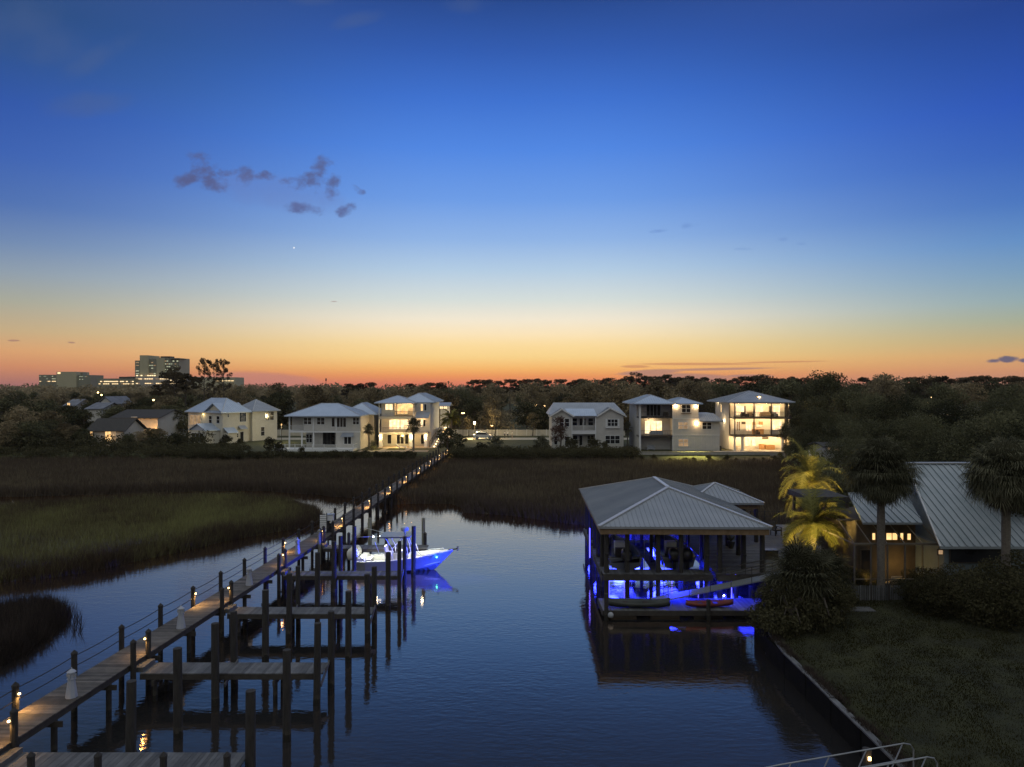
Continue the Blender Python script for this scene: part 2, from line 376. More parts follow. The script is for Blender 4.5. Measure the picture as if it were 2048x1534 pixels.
# the sun has just gone under the western horizon: only a breath of it is left
sun = bpy.data.lights.new('sun', 'SUN'); sun.energy = .05; sun.angle = R(12); sun.color = (1,.6,.35)
so = bpy.data.objects.new('sun', sun); C.objects.link(so); so.rotation_euler = aim((math.sin(R(-4))*100, math.cos(R(-4))*100, 3), (0,0,0)); so.location = (0, 100, 60)
# ---------------------------------------------------------------- ground, water, marsh
def inpoly(x, y, poly):
    ins = np.zeros(x.shape, bool); n = len(poly)
    for i in range(n):
        x0, y0 = poly[i][:2]; x1, y1 = poly[(i+1) % n][:2]
        if y0 == y1: continue
        c = ((y0 > y) != (y1 > y)) & (x < (x1-x0)*(y-y0)/(y1-y0)+x0)
        ins ^= c
    return ins
def edgedist(x, y, poly):
    d = np.full(x.shape, 1e9); n = len(poly)
    for i in range(n):
        ax, ay = poly[i][:2]; bx, by = poly[(i+1) % n][:2]
        ex, ey = bx-ax, by-ay; l = ex*ex+ey*ey+1e-9
        t = np.clip(((x-ax)*ex+(y-ay)*ey)/l, 0, 1)
        d = np.minimum(d, np.hypot(x-ax-t*ex, y-ay-t*ey))
    return d
def wiggle(poly, amp, step, seed):
    r = random.Random(seed); out = []
    for i in range(len(poly)):
        a = poly[i]; b = poly[(i+1) % len(poly)]; L_ = math.hypot(b[0]-a[0], b[1]-a[1])
        if L_ > 60: out.append(a[:2]); continue
        k = max(1, int(L_/step)); nx, ny = -(b[1]-a[1])/L_, (b[0]-a[0])/L_
        for j in range(k):
            t = j/k; o = r.uniform(-amp, amp) if j else 0
            out.append((a[0]+(b[0]-a[0])*t+nx*o, a[1]+(b[1]-a[1])*t+ny*o))
    return out
near_marsh = [PG(*p) for p in [(0,1166),(70,1160),(150,1150),(230,1133),(300,1117),(380,1100),(450,1083),(520,1070),(580,1060),(645,1047),(660,1042)]]+[PG(*p, .85) for p in [(655,1033),(640,1022),(620,1010),(595,1002),(555,994),(510,990),(450,988),(395,988),(330,990),(250,994),(130,1001),(0,1010)]]
near_marsh = wiggle([(-75,48,0)]+near_marsh+[(-120,78,0)], .5, 2.0, 1)
islet = wiggle([PG(*p) for p in [(-90,1360),(0,1337),(55,1310),(100,1280),(130,1252),(146,1232),(128,1217),(90,1210),(45,1214),(0,1226),(-90,1250)]], .25, 1.0, 2)
far_marsh = [(-900,140,0),(-900,92,0),(-120,88,0)]+[PG(*p) for p in [(0,994),(120,992),(250,989),(380,984),(450,983),(500,982),(560,985),(620,989),(690,995),(730,1003),(790,1010),(850,1008),(905,1009),(918,1014),(926,1026),(980,1029),(1030,1033),(1080,1040),(1130,1047),(1175,1052)]]+[(9,66,0),(14,62.5,0),(20,60.5,0),(24,60,0),(28,64,0),(40,100,0),(50,125,0),(60,140,0)]
far_marsh = wiggle(far_marsh, .4, 1.6, 3)
right_land = [(12.65,-40),(12.65,34.5),(14.2,39),(16.2,43.8),(19,47),(20.5,54),(24,60.5),(27,66),(38,98),(50,128),(60,140),(900,140),(900,-40)]
def groundz(x, y):
    z = np.full(x.shape, -1.3)
    for P in (near_marsh, islet, far_marsh):
        m = inpoly(x, y, P); d = edgedist(x, y, P)
        z = np.where(m, np.clip(-.15+d*.5, -.15, .28), z)
    m = inpoly(x, y, right_land)
    z = np.where(m, 1.02+np.clip((x-12.7)*.10, 0, .36)+np.clip((y-34)*.05, 0, .35)*(y < 70), z)
    yard = np.clip((y-122)/5.5, 0, 1)
    step = np.where((x > 20) & (x < 50), np.where(y > 128.8, 1.55, .92), 1.55)
    zy = .28+(step-.28)*yard*yard*(3-2*yard)
    z = np.where((y > 122) & ~((x > 47) & (y < 131)), np.maximum(z, zy), z)
    return z
def gz(x, y): return float(groundz(np.array([float(x)]), np.array([float(y)]))[0])
xs = np.array([-4000,-1800,-900,-500,-300,-200,-150,-125]+list(np.arange(-110, 66, .75))+[75,90,120,160,220,320,500,900,1800,4000], float)
ys = np.array([-60,-20,0]+list(np.arange(10, 134, .75))+[140,150,170,200,260,350,500,700,1000,1600,2600,5000], float)
XX, YY = np.meshgrid(xs, ys); ZZ = groundz(XX.ravel(), YY.ravel()).reshape(XX.shape)
ZZ += np.where(ZZ > -1, rng.uniform(-.03, .03, ZZ.shape), 0)*(YY < 121)
def grid_mesh(name, XX, YY, ZZ, m):
    ny, nx = XX.shape; me = bpy.data.meshes.new(name)
    i = np.arange(ny*nx).reshape(ny, nx); q = np.stack([i[:-1,:-1], i[:-1,1:], i[1:,1:], i[1:,:-1]], -1).reshape(-1, 4)
    me.vertices.add(ny*nx); me.vertices.foreach_set('co', np.stack([XX, YY, ZZ], -1).ravel())
    me.loops.add(q.size); me.loops.foreach_set('vertex_index', q.ravel().astype(np.int32))
    me.polygons.add(len(q)); me.polygons.foreach_set('loop_start', np.arange(0, q.size, 4, dtype=np.int32)); me.update(calc_edges=True)
    me.materials.append(m); o = bpy.data.objects.new(name, me); C.objects.link(o); return o
gm = mat('ground', (.034,.028,.020), (.070,.058,.038), scale=.25, rough=1.0, bump=.5, bscale=3, detail=8)
nt = gm.node_tree; L = nt.links.new        # mud low down, green lawn on the raised yards
b = [n for n in nt.nodes if n.type == 'BSDF_PRINCIPLED'][0]; old = b.inputs['Base Color'].links[0].from_socket
ge = _n(nt, 'ShaderNodeNewGeometry'); sp = _n(nt, 'ShaderNodeSeparateXYZ'); L(ge.outputs['Position'], sp.inputs[0])
mr = _n(nt, 'ShaderNodeMapRange'); mr.inputs[1].default_value = .5; mr.inputs[2].default_value = .95; L(sp.outputs['Z'], mr.inputs[0])
nz = _n(nt, 'ShaderNodeTexNoise'); nz.inputs['Scale'].default_value = 1.1; nz.inputs['Detail'].default_value = 8; L(ge.outputs['Position'], nz.inputs['Vector'])
g2 = _n(nt, 'ShaderNodeMix', data_type='RGBA'); g2.inputs[6].default_value = (.030,.032,.009,1); g2.inputs[7].default_value = (.062,.064,.018,1)
m2 = _n(nt, 'ShaderNodeMapRange'); m2.inputs[1].default_value = .35; m2.inputs[2].default_value = .65; L(nz.outputs[0], m2.inputs[0]); L(m2.outputs[0], g2.inputs[0])
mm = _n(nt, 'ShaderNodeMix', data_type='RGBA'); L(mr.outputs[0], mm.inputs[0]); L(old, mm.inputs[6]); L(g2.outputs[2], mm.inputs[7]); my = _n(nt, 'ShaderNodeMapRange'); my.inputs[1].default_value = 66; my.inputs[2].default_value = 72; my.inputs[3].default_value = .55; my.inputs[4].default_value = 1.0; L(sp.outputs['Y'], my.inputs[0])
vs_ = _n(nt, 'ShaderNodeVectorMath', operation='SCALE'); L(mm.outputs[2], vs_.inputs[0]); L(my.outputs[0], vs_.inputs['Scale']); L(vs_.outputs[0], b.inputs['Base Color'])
tag(grid_mesh('ground', XX, YY, ZZ, gm), kind='structure')
# water
wm = bpy.data.materials.new('water'); wm.use_nodes = True; nt = wm.node_tree; L = nt.links.new
nt.nodes.clear(); wout = _n(nt, 'ShaderNodeOutputMaterial'); wd = _n(nt, 'ShaderNodeBsdfDiffuse'); wd.inputs[0].default_value = (.026,.026,.027,1)
wg = _n(nt, 'ShaderNodeBsdfGlossy'); wg.inputs['Color'].default_value = (1.0,.73,.50,1); wg.inputs['Roughness'].default_value = .025
lw = _n(nt, 'ShaderNodeLayerWeight'); lw.inputs[0].default_value = .5; wr = _n(nt, 'ShaderNodeValToRGB'); el = wr.color_ramp.elements
el[0].position = 0; el[0].color = (.03,.03,.03,1); el[1].position = 1; el[1].color = (.92,.92,.92,1)
for p_, v_ in ((.50,.24),(.59,.36),(.71,.68),(.83,.80)): q_ = el.new(p_); q_.color = (v_,v_,v_,1)
wx = _n(nt, 'ShaderNodeMixShader'); L(lw.outputs['Facing'], wr.inputs[0]); L(wr.outputs[0], wx.inputs[0]); L(wd.outputs[0], wx.inputs[1]); L(wg.outputs[0], wx.inputs[2]); L(wx.outputs[0], wout.inputs[0])
tc = _n(nt, 'ShaderNodeTexCoord'); mp = _n(nt, 'ShaderNodeMapping'); mp.inputs['Scale'].default_value = (1.0,2.1,1); mp.inputs['Rotation'].default_value = (0,0,R(8)); L(tc.outputs['Object'], mp.inputs[0])
n1 = _n(nt, 'ShaderNodeTexNoise'); n1.inputs['Scale'].default_value = 2.3; n1.inputs['Detail'].default_value = 3; L(mp.outputs[0], n1.inputs['Vector'])
n2 = _n(nt, 'ShaderNodeTexNoise'); n2.inputs['Scale'].default_value = .12; n2.inputs['Detail'].default_value = 2; L(tc.outputs['Object'], n2.inputs['Vector'])
n3 = _n(nt, 'ShaderNodeTexNoise'); n3.inputs['Scale'].default_value = .8; n3.inputs['Detail'].default_value = 2; L(mp.outputs[0], n3.inputs['Vector'])
a = _n(nt, 'ShaderNodeMath', operation='MULTIPLY_ADD'); L(n3.outputs[0], a.inputs[0]); a.inputs[1].default_value = .9; L(n1.outputs[0], a.inputs[2])
mr = _n(nt, 'ShaderNodeMapRange'); mr.inputs[1].default_value = .35; mr.inputs[2].default_value = .65; mr.inputs[3].default_value = .10; mr.inputs[4].default_value = .24; L(n2.outputs[0], mr.inputs[0])
bp = _n(nt, 'ShaderNodeBump'); bp.inputs['Distance'].default_value = .035; L(mr.outputs[0], bp.inputs['Strength']); L(a.outputs[0], bp.inputs['Height']); L(bp.outputs[0], wg.inputs['Normal']); L(bp.outputs[0], lw.inputs['Normal'])
w = MB(); w.poly([(-4000,-60,0),(4000,-60,0),(4000,126,0),(-4000,126,0)]); tag(w.build('water', wm), kind='structure')

# grass blades as one mass per stand
def blades(name, pts, hgt, wid, m, tone, lean=.25, label=None):
    n = len(pts); h = hgt*rng.uniform(.6, 1.3, n); a = rng.uniform(0, math.pi, n); wd = wid*rng.uniform(.7, 1.3, n)
    lx = rng.normal(0, lean, n)*h; ly = rng.normal(0, lean, n)*h
    v = np.empty((n, 3, 3)); dx = np.cos(a)*wd/2; dy = np.sin(a)*wd/2*.5
    v[:,0] = pts+np.stack([-dx, -dy, np.zeros(n)], -1); v[:,1] = pts+np.stack([dx, dy, np.zeros(n)], -1); v[:,2] = pts+np.stack([lx, ly, h], -1)
    me = bpy.data.meshes.new(name); me.vertices.add(n*3); me.vertices.foreach_set('co', v.ravel())
    me.loops.add(n*3); me.loops.foreach_set('vertex_index', np.arange(n*3, dtype=np.int32))
    me.polygons.add(n); me.polygons.foreach_set('loop_start', np.arange(0, n*3, 3, dtype=np.int32)); me.update(calc_edges=True)
    at = me.attributes.new('tone', 'FLOAT', 'FACE'); at.data.foreach_set('value', np.clip(tone, 0, 1).astype(np.float32))
    me.materials.append(m); o = bpy.data.objects.new(name, me); C.objects.link(o); tag(o, label, 'grass', kind='stuff'); return o
gmat = leafmat('marsh_grass', (.085,.060,.042), (.285,.285,.105), (.175,.160,.070), trans=.2)
fmat = leafmat('brown_marsh', (.095,.072,.052), (.245,.200,.110), (.160,.128,.080), trans=.2)
def lump(x, y, s, seed):      # cheap smooth noise
    r = np.random.default_rng(seed); o = np.zeros_like(x)
    for k in range(7):
        a = r.uniform(0, 6.28); f = (1+k*.7)/s; o += np.sin((x*math.cos(a)+y*math.sin(a))*f*2+r.uniform(0, 6.28))/(1+k*.4)
    return o/2.6
def scatter(poly, n, box, edge=False, band=1.6):
    x = rng.uniform(box[0], box[2], n); y = rng.uniform(box[1], box[3], n)
    vis = np.abs(x) < .76*y+2; x = x[vis]; y = y[vis]
    m = inpoly(x, y, poly); x = x[m]; y = y[m]
    d = edgedist(x, y, poly)
    if edge: k = d < band; x = x[k]; y = y[k]; d = d[k]
    return x, y, d
def stand(name, poly, n, box, hgt, wid, m, label, ne=0, seed=5, thin=None):
    x, y, d = scatter(poly, n, box)
    if ne:
        x2, y2, d2 = scatter(poly, ne, box, True); x = np.r_[x, x2]; y = np.r_[y, y2]; d = np.r_[d, d2]
    if thin is not None:
        k = thin(x, y); x = x[k]; y = y[k]; d = d[k]
    z = groundz(x, y)-.02
    t = .52+.30*lump(x, y, 14, seed)+.20*lump(x, y, 2.2, seed+1)+.12*lump(x, y, .7, seed+4)+rng.normal(0, .20, len(x))-.38*np.exp(-(d/2.0)**2)
    hh = hgt*(1+.20*lump(x, y, 5, seed+2)+.28*lump(x, y, .8, seed+3))
    return blades(name, np.stack([x, y, z], -1), hh, wid, m, t, label=label)
stand('marsh_grass', near_marsh, 420000, (-76,46,-14,92), .95, .085, gmat, 'green and brown cordgrass marsh left of the boardwalk, ringed by creek water', ne=300000)
imat = leafmat('dark_marsh', (.022,.017,.016), (.085,.066,.054), (.042,.033,.029), trans=.1)
stand('marsh_grass', islet, 110000, (-42,26,-14,46), .85, .035, imat, 'small dark tuft of marsh grass standing in the water at lower left', ne=45000, seed=9)
stand('marsh_grass', far_marsh, 330000, (-100,60,56,124), .95, .16, fmat, 'dark brown marsh flats stretching in front of the houses', ne=330000, seed=13, thin=lambda x, y: ~((x > 20) & (x < 50) & (y > 121)))
x, y, d = scatter(right_land, 170000, (12.7,18,32,44)); k = (d > .5)
x = x[k]; y = y[k]; d = d[k]
blades('lawn_grass', np.stack([x, y, groundz(x, y)-.01], -1), np.full(len(x), .07), .035, leafmat('lawn_blades', (.016,.014,.005), (.046,.041,.014), (.029,.026,.009)), .5+.25*lump(x, y, 4, 3)+rng.normal(0, .2, len(x)), label='dark rough lawn behind the bulkhead at lower right')
n_ = 9000; y = rng.uniform(20, 36.5, n_); x = 12.62+np.where(y > 34.5, (y-34.5)*.34, 0)+np.abs(rng.normal(.12, .22, n_)); k = lump(x, y, 1.1, 31) > -.25; x = x[k]; y = y[k]
blades('bank_grass', np.stack([x, y, np.full(len(x), 1.0)], -1), np.full(len(x), .22), .03, imat, .5+rng.normal(0, .25, len(x)), .5, label='ragged grass growing over the cap of the bulkhead')
# little sparse stalks off the islet
px_ = np.array([PG(155+rng.uniform(-8, 10), 1236+rng.uniform(-10, 34), 0) for _ in range(60)])
blades('marsh_grass', px_-np.array([0,0,.1]), np.full(60, .9), .035, imat, np.full(60, .2), label='few thin stalks of grass in open water beside the dark tuft')
# road, drive and seawall
b = MB(); b.poly([(-75,159.5,1.57),(30,159.5,1.57),(30,166,1.57),(-75,166,1.57)]); tag(b.build('road', M['road']), kind='structure')
# ---------------------------------------------------------------- boardwalk and finger piers
ZD = 1.6; ZF = 1.2; ZT = 2.67
def lx(Y):     # left post line
    return -17.74+.066*(Y-28.75) if Y < 52 else -16.2+.0445*(Y-52)
def capped_post(mb, x, y, z0, z1, r=.115, n=8):
    mb.tube((x,y,z0), (x,y,z1-.16), r*1.05, r, n); mb.lathe(x, y, [(r*1.12, z1-.17), (r*1.12, z1-.12), (.01, z1)], n)
def post_lamp(post, x, y, z, dx, dy, pw=9, strength=None):
    d = Vector((dx, dy, 0)).normalized()*.15
    m = MB(); m.box(x+d.x-.032, y+d.y-.032, z-.09, x+d.x+.032, y+d.y+.032, z-.03); o = m.build('lamp', M['bulb'], post)
    light('lamp_light', 'SPOT', (x+d.x*1.6, y+d.y*1.6, z-.13), pw*2.6, (1,.52,.15), post, size=.04, rot=(0,0,0), spot=165, blend=.9)
    return o
WID = 1.55
bw = thing('boardwalk', 'long wooden boardwalk with rope rails running from lower left to the lit house', 'boardwalk', (-17.5,28,0))
d = MB(); s = MB(); y = 12.0; r = random.Random(3)
while y < 128.2:
    x0 = lx(y)+.12; t = r.random()
    sk = .066 if y < 52 else .0445
    d.add([(x0,y,ZD-.04),(x0+WID-.1,y-.0,ZD-.04),(x0+WID-.1,y+.132,ZD-.04),(x0,y+.132,ZD-.04),(x0,y,ZD+r.uniform(-.003,.003)),(x0+WID-.1,y,ZD+r.uniform(-.003,.003)),(x0+WID-.1,y+.132,ZD),(x0,y+.132,ZD)], [(0,3,2,1),(4,5,6,7),(0,1,5,4),(1,2,6,5),(2,3,7,6),(3,0,4,7)], t)
    y += .142
d.build('decking', M['deck'], bw)
for a, b_ in ((12,52),(52,128.2)):
    for o in (.15, .8, 1.5): s.bar((lx(a)+o,a,ZD-.17), (lx(b_-.01)+o,b_,ZD-.17), .06, .24)
s.build('stringers', M['beam'], bw)
lamps_l = [25.65, 38.0, 50.7]; Y = 28.75-3.11*4; k = 0; posts_l = []
while Y < 127.5:
    posts_l.append(Y); Y += 3.115
for i, Y in enumerate(posts_l):
    m = MB(); capped_post(m, lx(Y), Y, -1.2, ZT); p = m.build('post', M['pile'], bw)
    if any(abs(Y-q) < 1 for q in lamps_l): post_lamp(p, lx(Y), Y, 2.3, 1, -.1, 26)
    cb_ = MB(); cb_.box(lx(Y)-.2, Y-.17, ZD-.5, lx(Y)+WID+.25, Y-.12, ZD-.29); cb_.build('crossbeam', M['beam'], bw)
    if Y > 53.5:
        m = MB(); capped_post(m, lx(Y)+WID+.1, Y, -1.2, ZT); p = m.build('post', M['pile'], bw)
        if i % 3 == 2: post_lamp(p, lx(Y)+WID+.1, Y, 2.3, -1, 0, 75)
    elif not any(abs(Y-q) < 1.0 for q in (30.5,38,46,53.6)):
        m = MB(); m.tube((lx(Y)+WID-.15,Y,-1.2), (lx(Y)+WID-.15,Y,ZD-.3), .11, n=8); m.build('support_pile', M['pile'], bw)
for z in (2.42, 2.0):
    for right in (0, 1):
        rp = MB()
        for a, b_ in zip(posts_l[:-1], posts_l[1:]):
            if right and a < 53.5: continue
            rp.path([(lx(a)+(lx(b_)-lx(a))*t+right*(WID+.1), a+(b_-a)*t, z-.045*math.sin(math.pi*t)) for t in (0,.25,.5,.75,1)], .018, 5)
        rp.build('rope_rail', M['rope'], bw)
# finger piers
FY = [(22.3,23.55),(30.05,31.25),(37.95,39.15),(45.65,46.85),(53.4,54.6)]
FX1 = [-8.75,-8.15,-7.65,-7.25,-6.5]
names = ['finger pier nearest the camera, cut by the bottom edge of the picture', 'second finger pier from the camera, ending at two tall piles', 'third finger pier from the camera, in the middle of the slips', 'fourth finger pier, just in front of the moored white boat', 'farthest finger pier, behind the moored white boat']
for i, ((ya, yb), x1) in enumerate(zip(FY, FX1)):
    x0 = lx(ya)+WID+.35
    fp = thing('finger_pier', 'grey plank '+names[i], 'pier', (x0,ya,0), 'finger piers off the boardwalk')
    d = MB(); x = x0; r = random.Random(20+i)
    while x < x1:
        w_ = .135
        d.box(x, ya, ZF-.04, x+w_, yb, ZF+r.uniform(-.004,.004), r.random()**.8); x += .143
    d.build('decking', M['deckw'], fp)
    s = MB()
    for y in (ya+.03, (ya+yb)/2, yb-.03): s.bar((x0,y,ZF-.16), (x1,y,ZF-.16), .06, .22)
    for x in (x0+.6, (x0+x1)/2-.6, (x0+x1)/2+1.9): s.box(x-.05, ya-.12, ZF-.5, x+.05, yb+.12, ZF-.28)
    s.build('frame', M['beam'], fp)
    for x in (x0+.6, (x0+x1)/2-.6, (x0+x1)/2+1.9):
        for y in (ya+.1, yb-.1):
            m = MB(); m.tube((x,y,-1.2), (x,y,ZF-.28), .10, n=8); m.build('support_pile', M['pile'], fp)
    m = MB()
    for q in range(3): m.box(x0-.36+q*.15, ya+.15, ZF-.02, x0-.36+q*.15+.135, yb-.05, ZF+.19)
    m.build('step', M['deckw'], fp)
    # junction posts: two on the boardwalk's edge, one with a lamp
    xr = lx(ya)+WID+.1
    for q, y in ((0, ya-.05), (1, yb+.0)):
        m = MB(); capped_post(m, xr, y, -1.2, ZT+(.02 if q else 0)); p = m.build('post', M['palepile'] if i == 4 and q == 0 else M['pile'], fp)
        if q: post_lamp(p, xr, y, 2.34, -.5, -.6, 13)
    if i == 4:
        for x in (-12.6,-9.7,-6.7):
            m = MB(); capped_post(m, x, yb+.2, -1.2, 1.2+.95, .12); m.build('post', M['pile'], fp)
    if i == 0:
        for px in (62,196,327,454):
            m = MB(); capped_post(m, PX(px, ya-.1), ya-.1, -1.2, 1.92, .11); m.build('post', M['pile'], fp)
        m = MB()
        for q in range(7): m.box(-16.2+q*.145, 21.3, 1.2, -16.2+q*.145+.13, 22.25, 1.24)
        m.build('side_planks', M['deckw'], fp)
# free-standing mooring piles
piles = [
 ('tall dark mooring pile at the far edge of the nearest finger pier', -12.87,23.95,3.4,.16,'pile'),
 ('tall mooring pile alone in the nearest slip, on the boardwalk side', -12.7,27.0,3.4,.165,'pile'),
 ('tall mooring pile at the outer tip of the nearest finger pier', -8.55,23.2,3.4,.165,'pile'),
 ('tall mooring pile at the open end of the nearest slip', -8.5,26.8,3.4,.155,'pile'),
 ('tall mooring pile against the near side of the second finger pier', -12.45,29.8,3.4,.16,'pile'),
 ('tall mooring pile against the far side of the second finger pier', -12.3,31.45,3.4,.15,'pile'),
 ('near one of two tall piles closing the outer end of the second finger pier', -8.2,29.85,3.4,.15,'pile'),
 ('far one of two tall piles closing the outer end of the second finger pier', -8.0,31.4,3.4,.15,'pile'),
 ('lone tall pile between the second and third finger piers, boardwalk side', -12.05,34.7,3.4,.165,'pile'),
 ('tall pile at the open end between the second and third finger piers', -7.95,34.5,3.4,.155,'pile'),
 ('tall mooring pile against the near side of the third finger pier', -11.85,37.75,3.4,.155,'pile'),
 ('mooring pile against the far side of the third finger pier', -11.85,39.35,3.4,.13,'pile'),
 ('near one of two tall piles closing the outer end of the third finger pier', -7.68,37.75,3.38,.155,'pile'),
 ('far one of two tall piles closing the outer end of the third finger pier', -7.62,39.3,3.38,.15,'pile'),
 ('tall mooring pile in the slip before the fourth finger pier, boardwalk side', -11.68,42.6,3.4,.155,'pile'),
 ('tall mooring pile at the open end of the slip before the fourth finger pier', -7.44,42.6,3.4,.155,'pile'),
 ('tall mooring pile against the near side of the fourth finger pier', -11.4,45.5,3.45,.15,'pile'),
 ('tall mooring pile against the far side of the fourth finger pier', -11.35,47.05,3.45,.14,'pile'),
 ('near one of the two tall piles at the outer end of the fourth finger pier', -7.22,45.5,3.45,.13,'pile'),
 ('far one of the two tall piles at the outer end of the fourth finger pier', -7.12,47.0,3.45,.13,'pile'),
 ('tall mooring pile beside the stern of the white boat', -11.2,50.4,3.45,.15,'pile'),
 ('tall dark mooring pile in front of the white boat amidships', -7.0,50.4,3.45,.155,'pile'),
 ('pale new mooring pile behind the outboard motor of the white boat', -11.0,54.95,3.2,.15,'palepile'),
 ('pale new mooring pile behind the bow of the white boat', -6.85,54.95,3.2,.14,'palepile')]
for lab, x, y, z1, rr, mt in piles:
    m = MB(); q = random.Random(int(x*77+y*13)); lean = (q.uniform(-.06,.06), q.uniform(-.05,.05))
    pr = [(x-lean[0], y-lean[1], -1.3), (x, y, .4), (x+lean[0]*.6, y+lean[1]*.6, z1)]
    m.tube(pr[0], pr[1], rr*1.08, rr*1.03, 12); m.tube(pr[1], pr[2], rr*1.03, rr*.96, 12)
    o = m.build('mooring_pile', M[mt], off=(x,y,0)); tag(o, lab, 'pile', 'mooring piles of the boat slips')
for i in (1,2,3):     # angle brackets joining pile pairs at the pier ends
    for x, (ya, yb) in ((FX1[i]+.1, FY[i]), (-12.35+.25*i, FY[i])):
        m = MB(); m.bar((x,ya-.15,ZF-.45), (x,yb+.1,ZF+.05), .05, .16); m.build('brace', M['deckw'], [o for o in bpy.data.objects if o.name.startswith('finger_pier') and abs(o.location.y-ya) < .1][0])
# power pedestals shaped like little lighthouses
M['ped'] = mat('pedestal_plastic', (.34,.36,.42), (.40,.42,.48), scale=3, rough=.5)
ped = ['nearest white lighthouse-shaped power pedestal on the boardwalk, before the first finger pier', 'white lighthouse-shaped power pedestal between the second and third finger piers', 'white lighthouse-shaped power pedestal between the third and fourth finger piers', 'white lighthouse-shaped power pedestal by the lit post near the moored boat']
root = thing('power_pedestal', ped[0], 'power pedestal', (0,0,0), 'lighthouse power pedestals on the boardwalk')
m = MB(); m.lathe(0, 0, [(.21,0),(.205,.06),(.15,.45),(.125,.66),(.16,.68),(.16,.71)], 8, ph=.39); m.build('base', M['ped'], root)
m = MB(); m.lathe(0, 0, [(.115,.71),(.115,.93)], 8, ph=.39); 
m.build('lantern', M['ped'], root); m = MB()
for a in range(4): m.box(-.045+.12*math.cos(a*1.57)-.0, -.045+.12*math.sin(a*1.57), .76, .045+.12*math.cos(a*1.57), .045+.12*math.sin(a*1.57), .88)
m.build('outlet_cover', M['cushion'], root)
m = MB(); m.lathe(0, 0, [(.165,.93),(.165,.96),(.09,1.02),(.02,1.07),(.02,1.12)], 8, ph=.39); m.build('cap', M['ped'], root)
fam = proto_tree(root)
for i, (px, py) in enumerate([(143,1394),(362,1256),(499,1170),(595,1107)]):
    o = root if i == 0 else copy_family(fam); p = PG(px, py, ZD); o.location = (min(p[0], lx(p[1])+WID-.25), p[1], ZD+.002); o['label'] = ped[i]
# notice box on two posts and the gate beside it
g = thing('dock_gate', 'slatted white gate panel across the boardwalk beside the box on posts', 'gate', (-15.0,55.6,0))
gx = PX(650, 57.0)
m = MB()
for q in range(9): m.box(gx-.42, 57.0, 1.75+q*.15, gx+.12, 57.03, 1.86+q*.15)
m.build('slats', M['white'], g); m = MB(); m.box(gx-.46,56.98,1.62,gx-.41,57.05,3.2); m.box(gx+.12,56.98,1.62,gx+.17,57.05,3.2); m.build('frame', M['pile'], g)
nb = thing('dock_box', 'white box with a dark lid mounted on two posts beside the boardwalk', 'utility box', (PX(661, 57.5),57.5,0))
bx = PX(661, 57.5)
m = MB(); m.box(bx-.24,57.3,2.55,bx+.24,57.7,3.0); m.build('box', M['white'], nb)
m = MB(); m.box(bx-.3,57.24,3.0,bx+.3,57.76,3.06); m.build('lid', M['roofg'], nb)
m = MB(); m.box(bx-.22,57.35,-1,bx-.12,57.5,2.55); m.box(bx+.12,57.35,-1,bx+.24,57.5,2.55); m.box(bx-.22,57.5,1.2,bx+.24,57.54,2.3); m.build('posts', M['pile'], nb)
# bulkhead along the right bank
M['blackwood'] = mat('dark_reflection_wood', (.006,.006,.005), (.014,.013,.011), scale=2, rough=.9, spec=.1)  # near-black wall colour stands in for the dark reflection of trees
bh = thing('bulkhead', 'long weathered bulkhead with pale cap along the right bank', 'seawall', (12.6,30,0))
m = MB(); r = random.Random(5); y = -20.0
while y < 37.0:
    x = 12.62+(.0 if y < 34.5 else (y-34.5)*.34); m.bar((x,y,-.1), (x+.01,y+2.36,-.1), .12, 2.1, tone=r.random()); y += 2.4
m.build('wall', M['blackwood'], bh)
m = MB(); y = -20.0
while y < 37.5:
    x = 12.62+(.0 if y < 34.5 else (y-34.5)*.34); x2 = 12.62+(.0 if y+2.38 < 34.5 else (y+2.38-34.5)*.34)
    m.bar((x+r.uniform(-.03,.03),y,1.05+r.uniform(-.02,.02)), (x2+r.uniform(-.03,.03),y+r.uniform(2.3,2.38),1.05+r.uniform(-.02,.02)), .24, .06, tone=r.random()); y += 2.4
m.build('cap', M['deckw'], bh)
# aluminium gangway at the lower right
M['alu'] = mat('aluminium', (.26,.27,.28), (.34,.35,.36), scale=3, rough=.45, metal=.5)
gw = thing('gangway', 'aluminium gangway with curved tube handrails at the bottom right corner', 'gangway', (12.6,21.2,0))
for k, (ya, yb) in enumerate(((20.35,21.75),(19.55,20.95))):
    xo = .25*k
    def gp(t, z): return (6.6+xo+(5.7)*t, ya+(yb-ya)*t, z-.15*(1-t))
    m = MB(); top = [gp(0,1.5), gp(.02,2.3), gp(.06,2.42)]+[gp(t,2.45) for t in (.2,.4,.6,.8,.94)]+[gp(.98,2.38), gp(1.0,2.2), gp(1.0,1.5)]
    m.path(top, .021, 8)
    m.path([gp(0,1.5), gp(1,1.5)], .03, 8); m.path([gp(.02,1.95), gp(1,1.95)], .02, 6)
    for t in (.18,.4,.62,.84): m.tube(gp(t,1.5), gp(t+.09,2.43), .02, n=6)
    m.build('handrail', M['alu'], gw)
m = MB()
for q in range(40): m.bar((6.7+q*.146,20.37+q*.0359,1.4-.15*(1-q/40)), (6.9+q*.146,19.6+q*.0359,1.4-.15*(1-q/40)), .13, .03)
m.build('tread', M['deckw'], gw)
gl = thing('bulkhead_lamp', 'small lit lamp on a short pile by the gangway', 'lamp', (11.6,23.2,0))
m = MB(); m.tube((11.6,23.2,-1.2), (11.6,23.2,1.5), .14, n=10); m.build('pile', M['pile'], gl)
m = MB(); m.box(11.56,23.01,1.2,11.64,23.05,1.31); m.build('lamp', M['bulb'], gl)
light('lamp_light', 'POINT', (11.6,22.85,1.3), 1.5, (1,.65,.3), gl, size=.05)
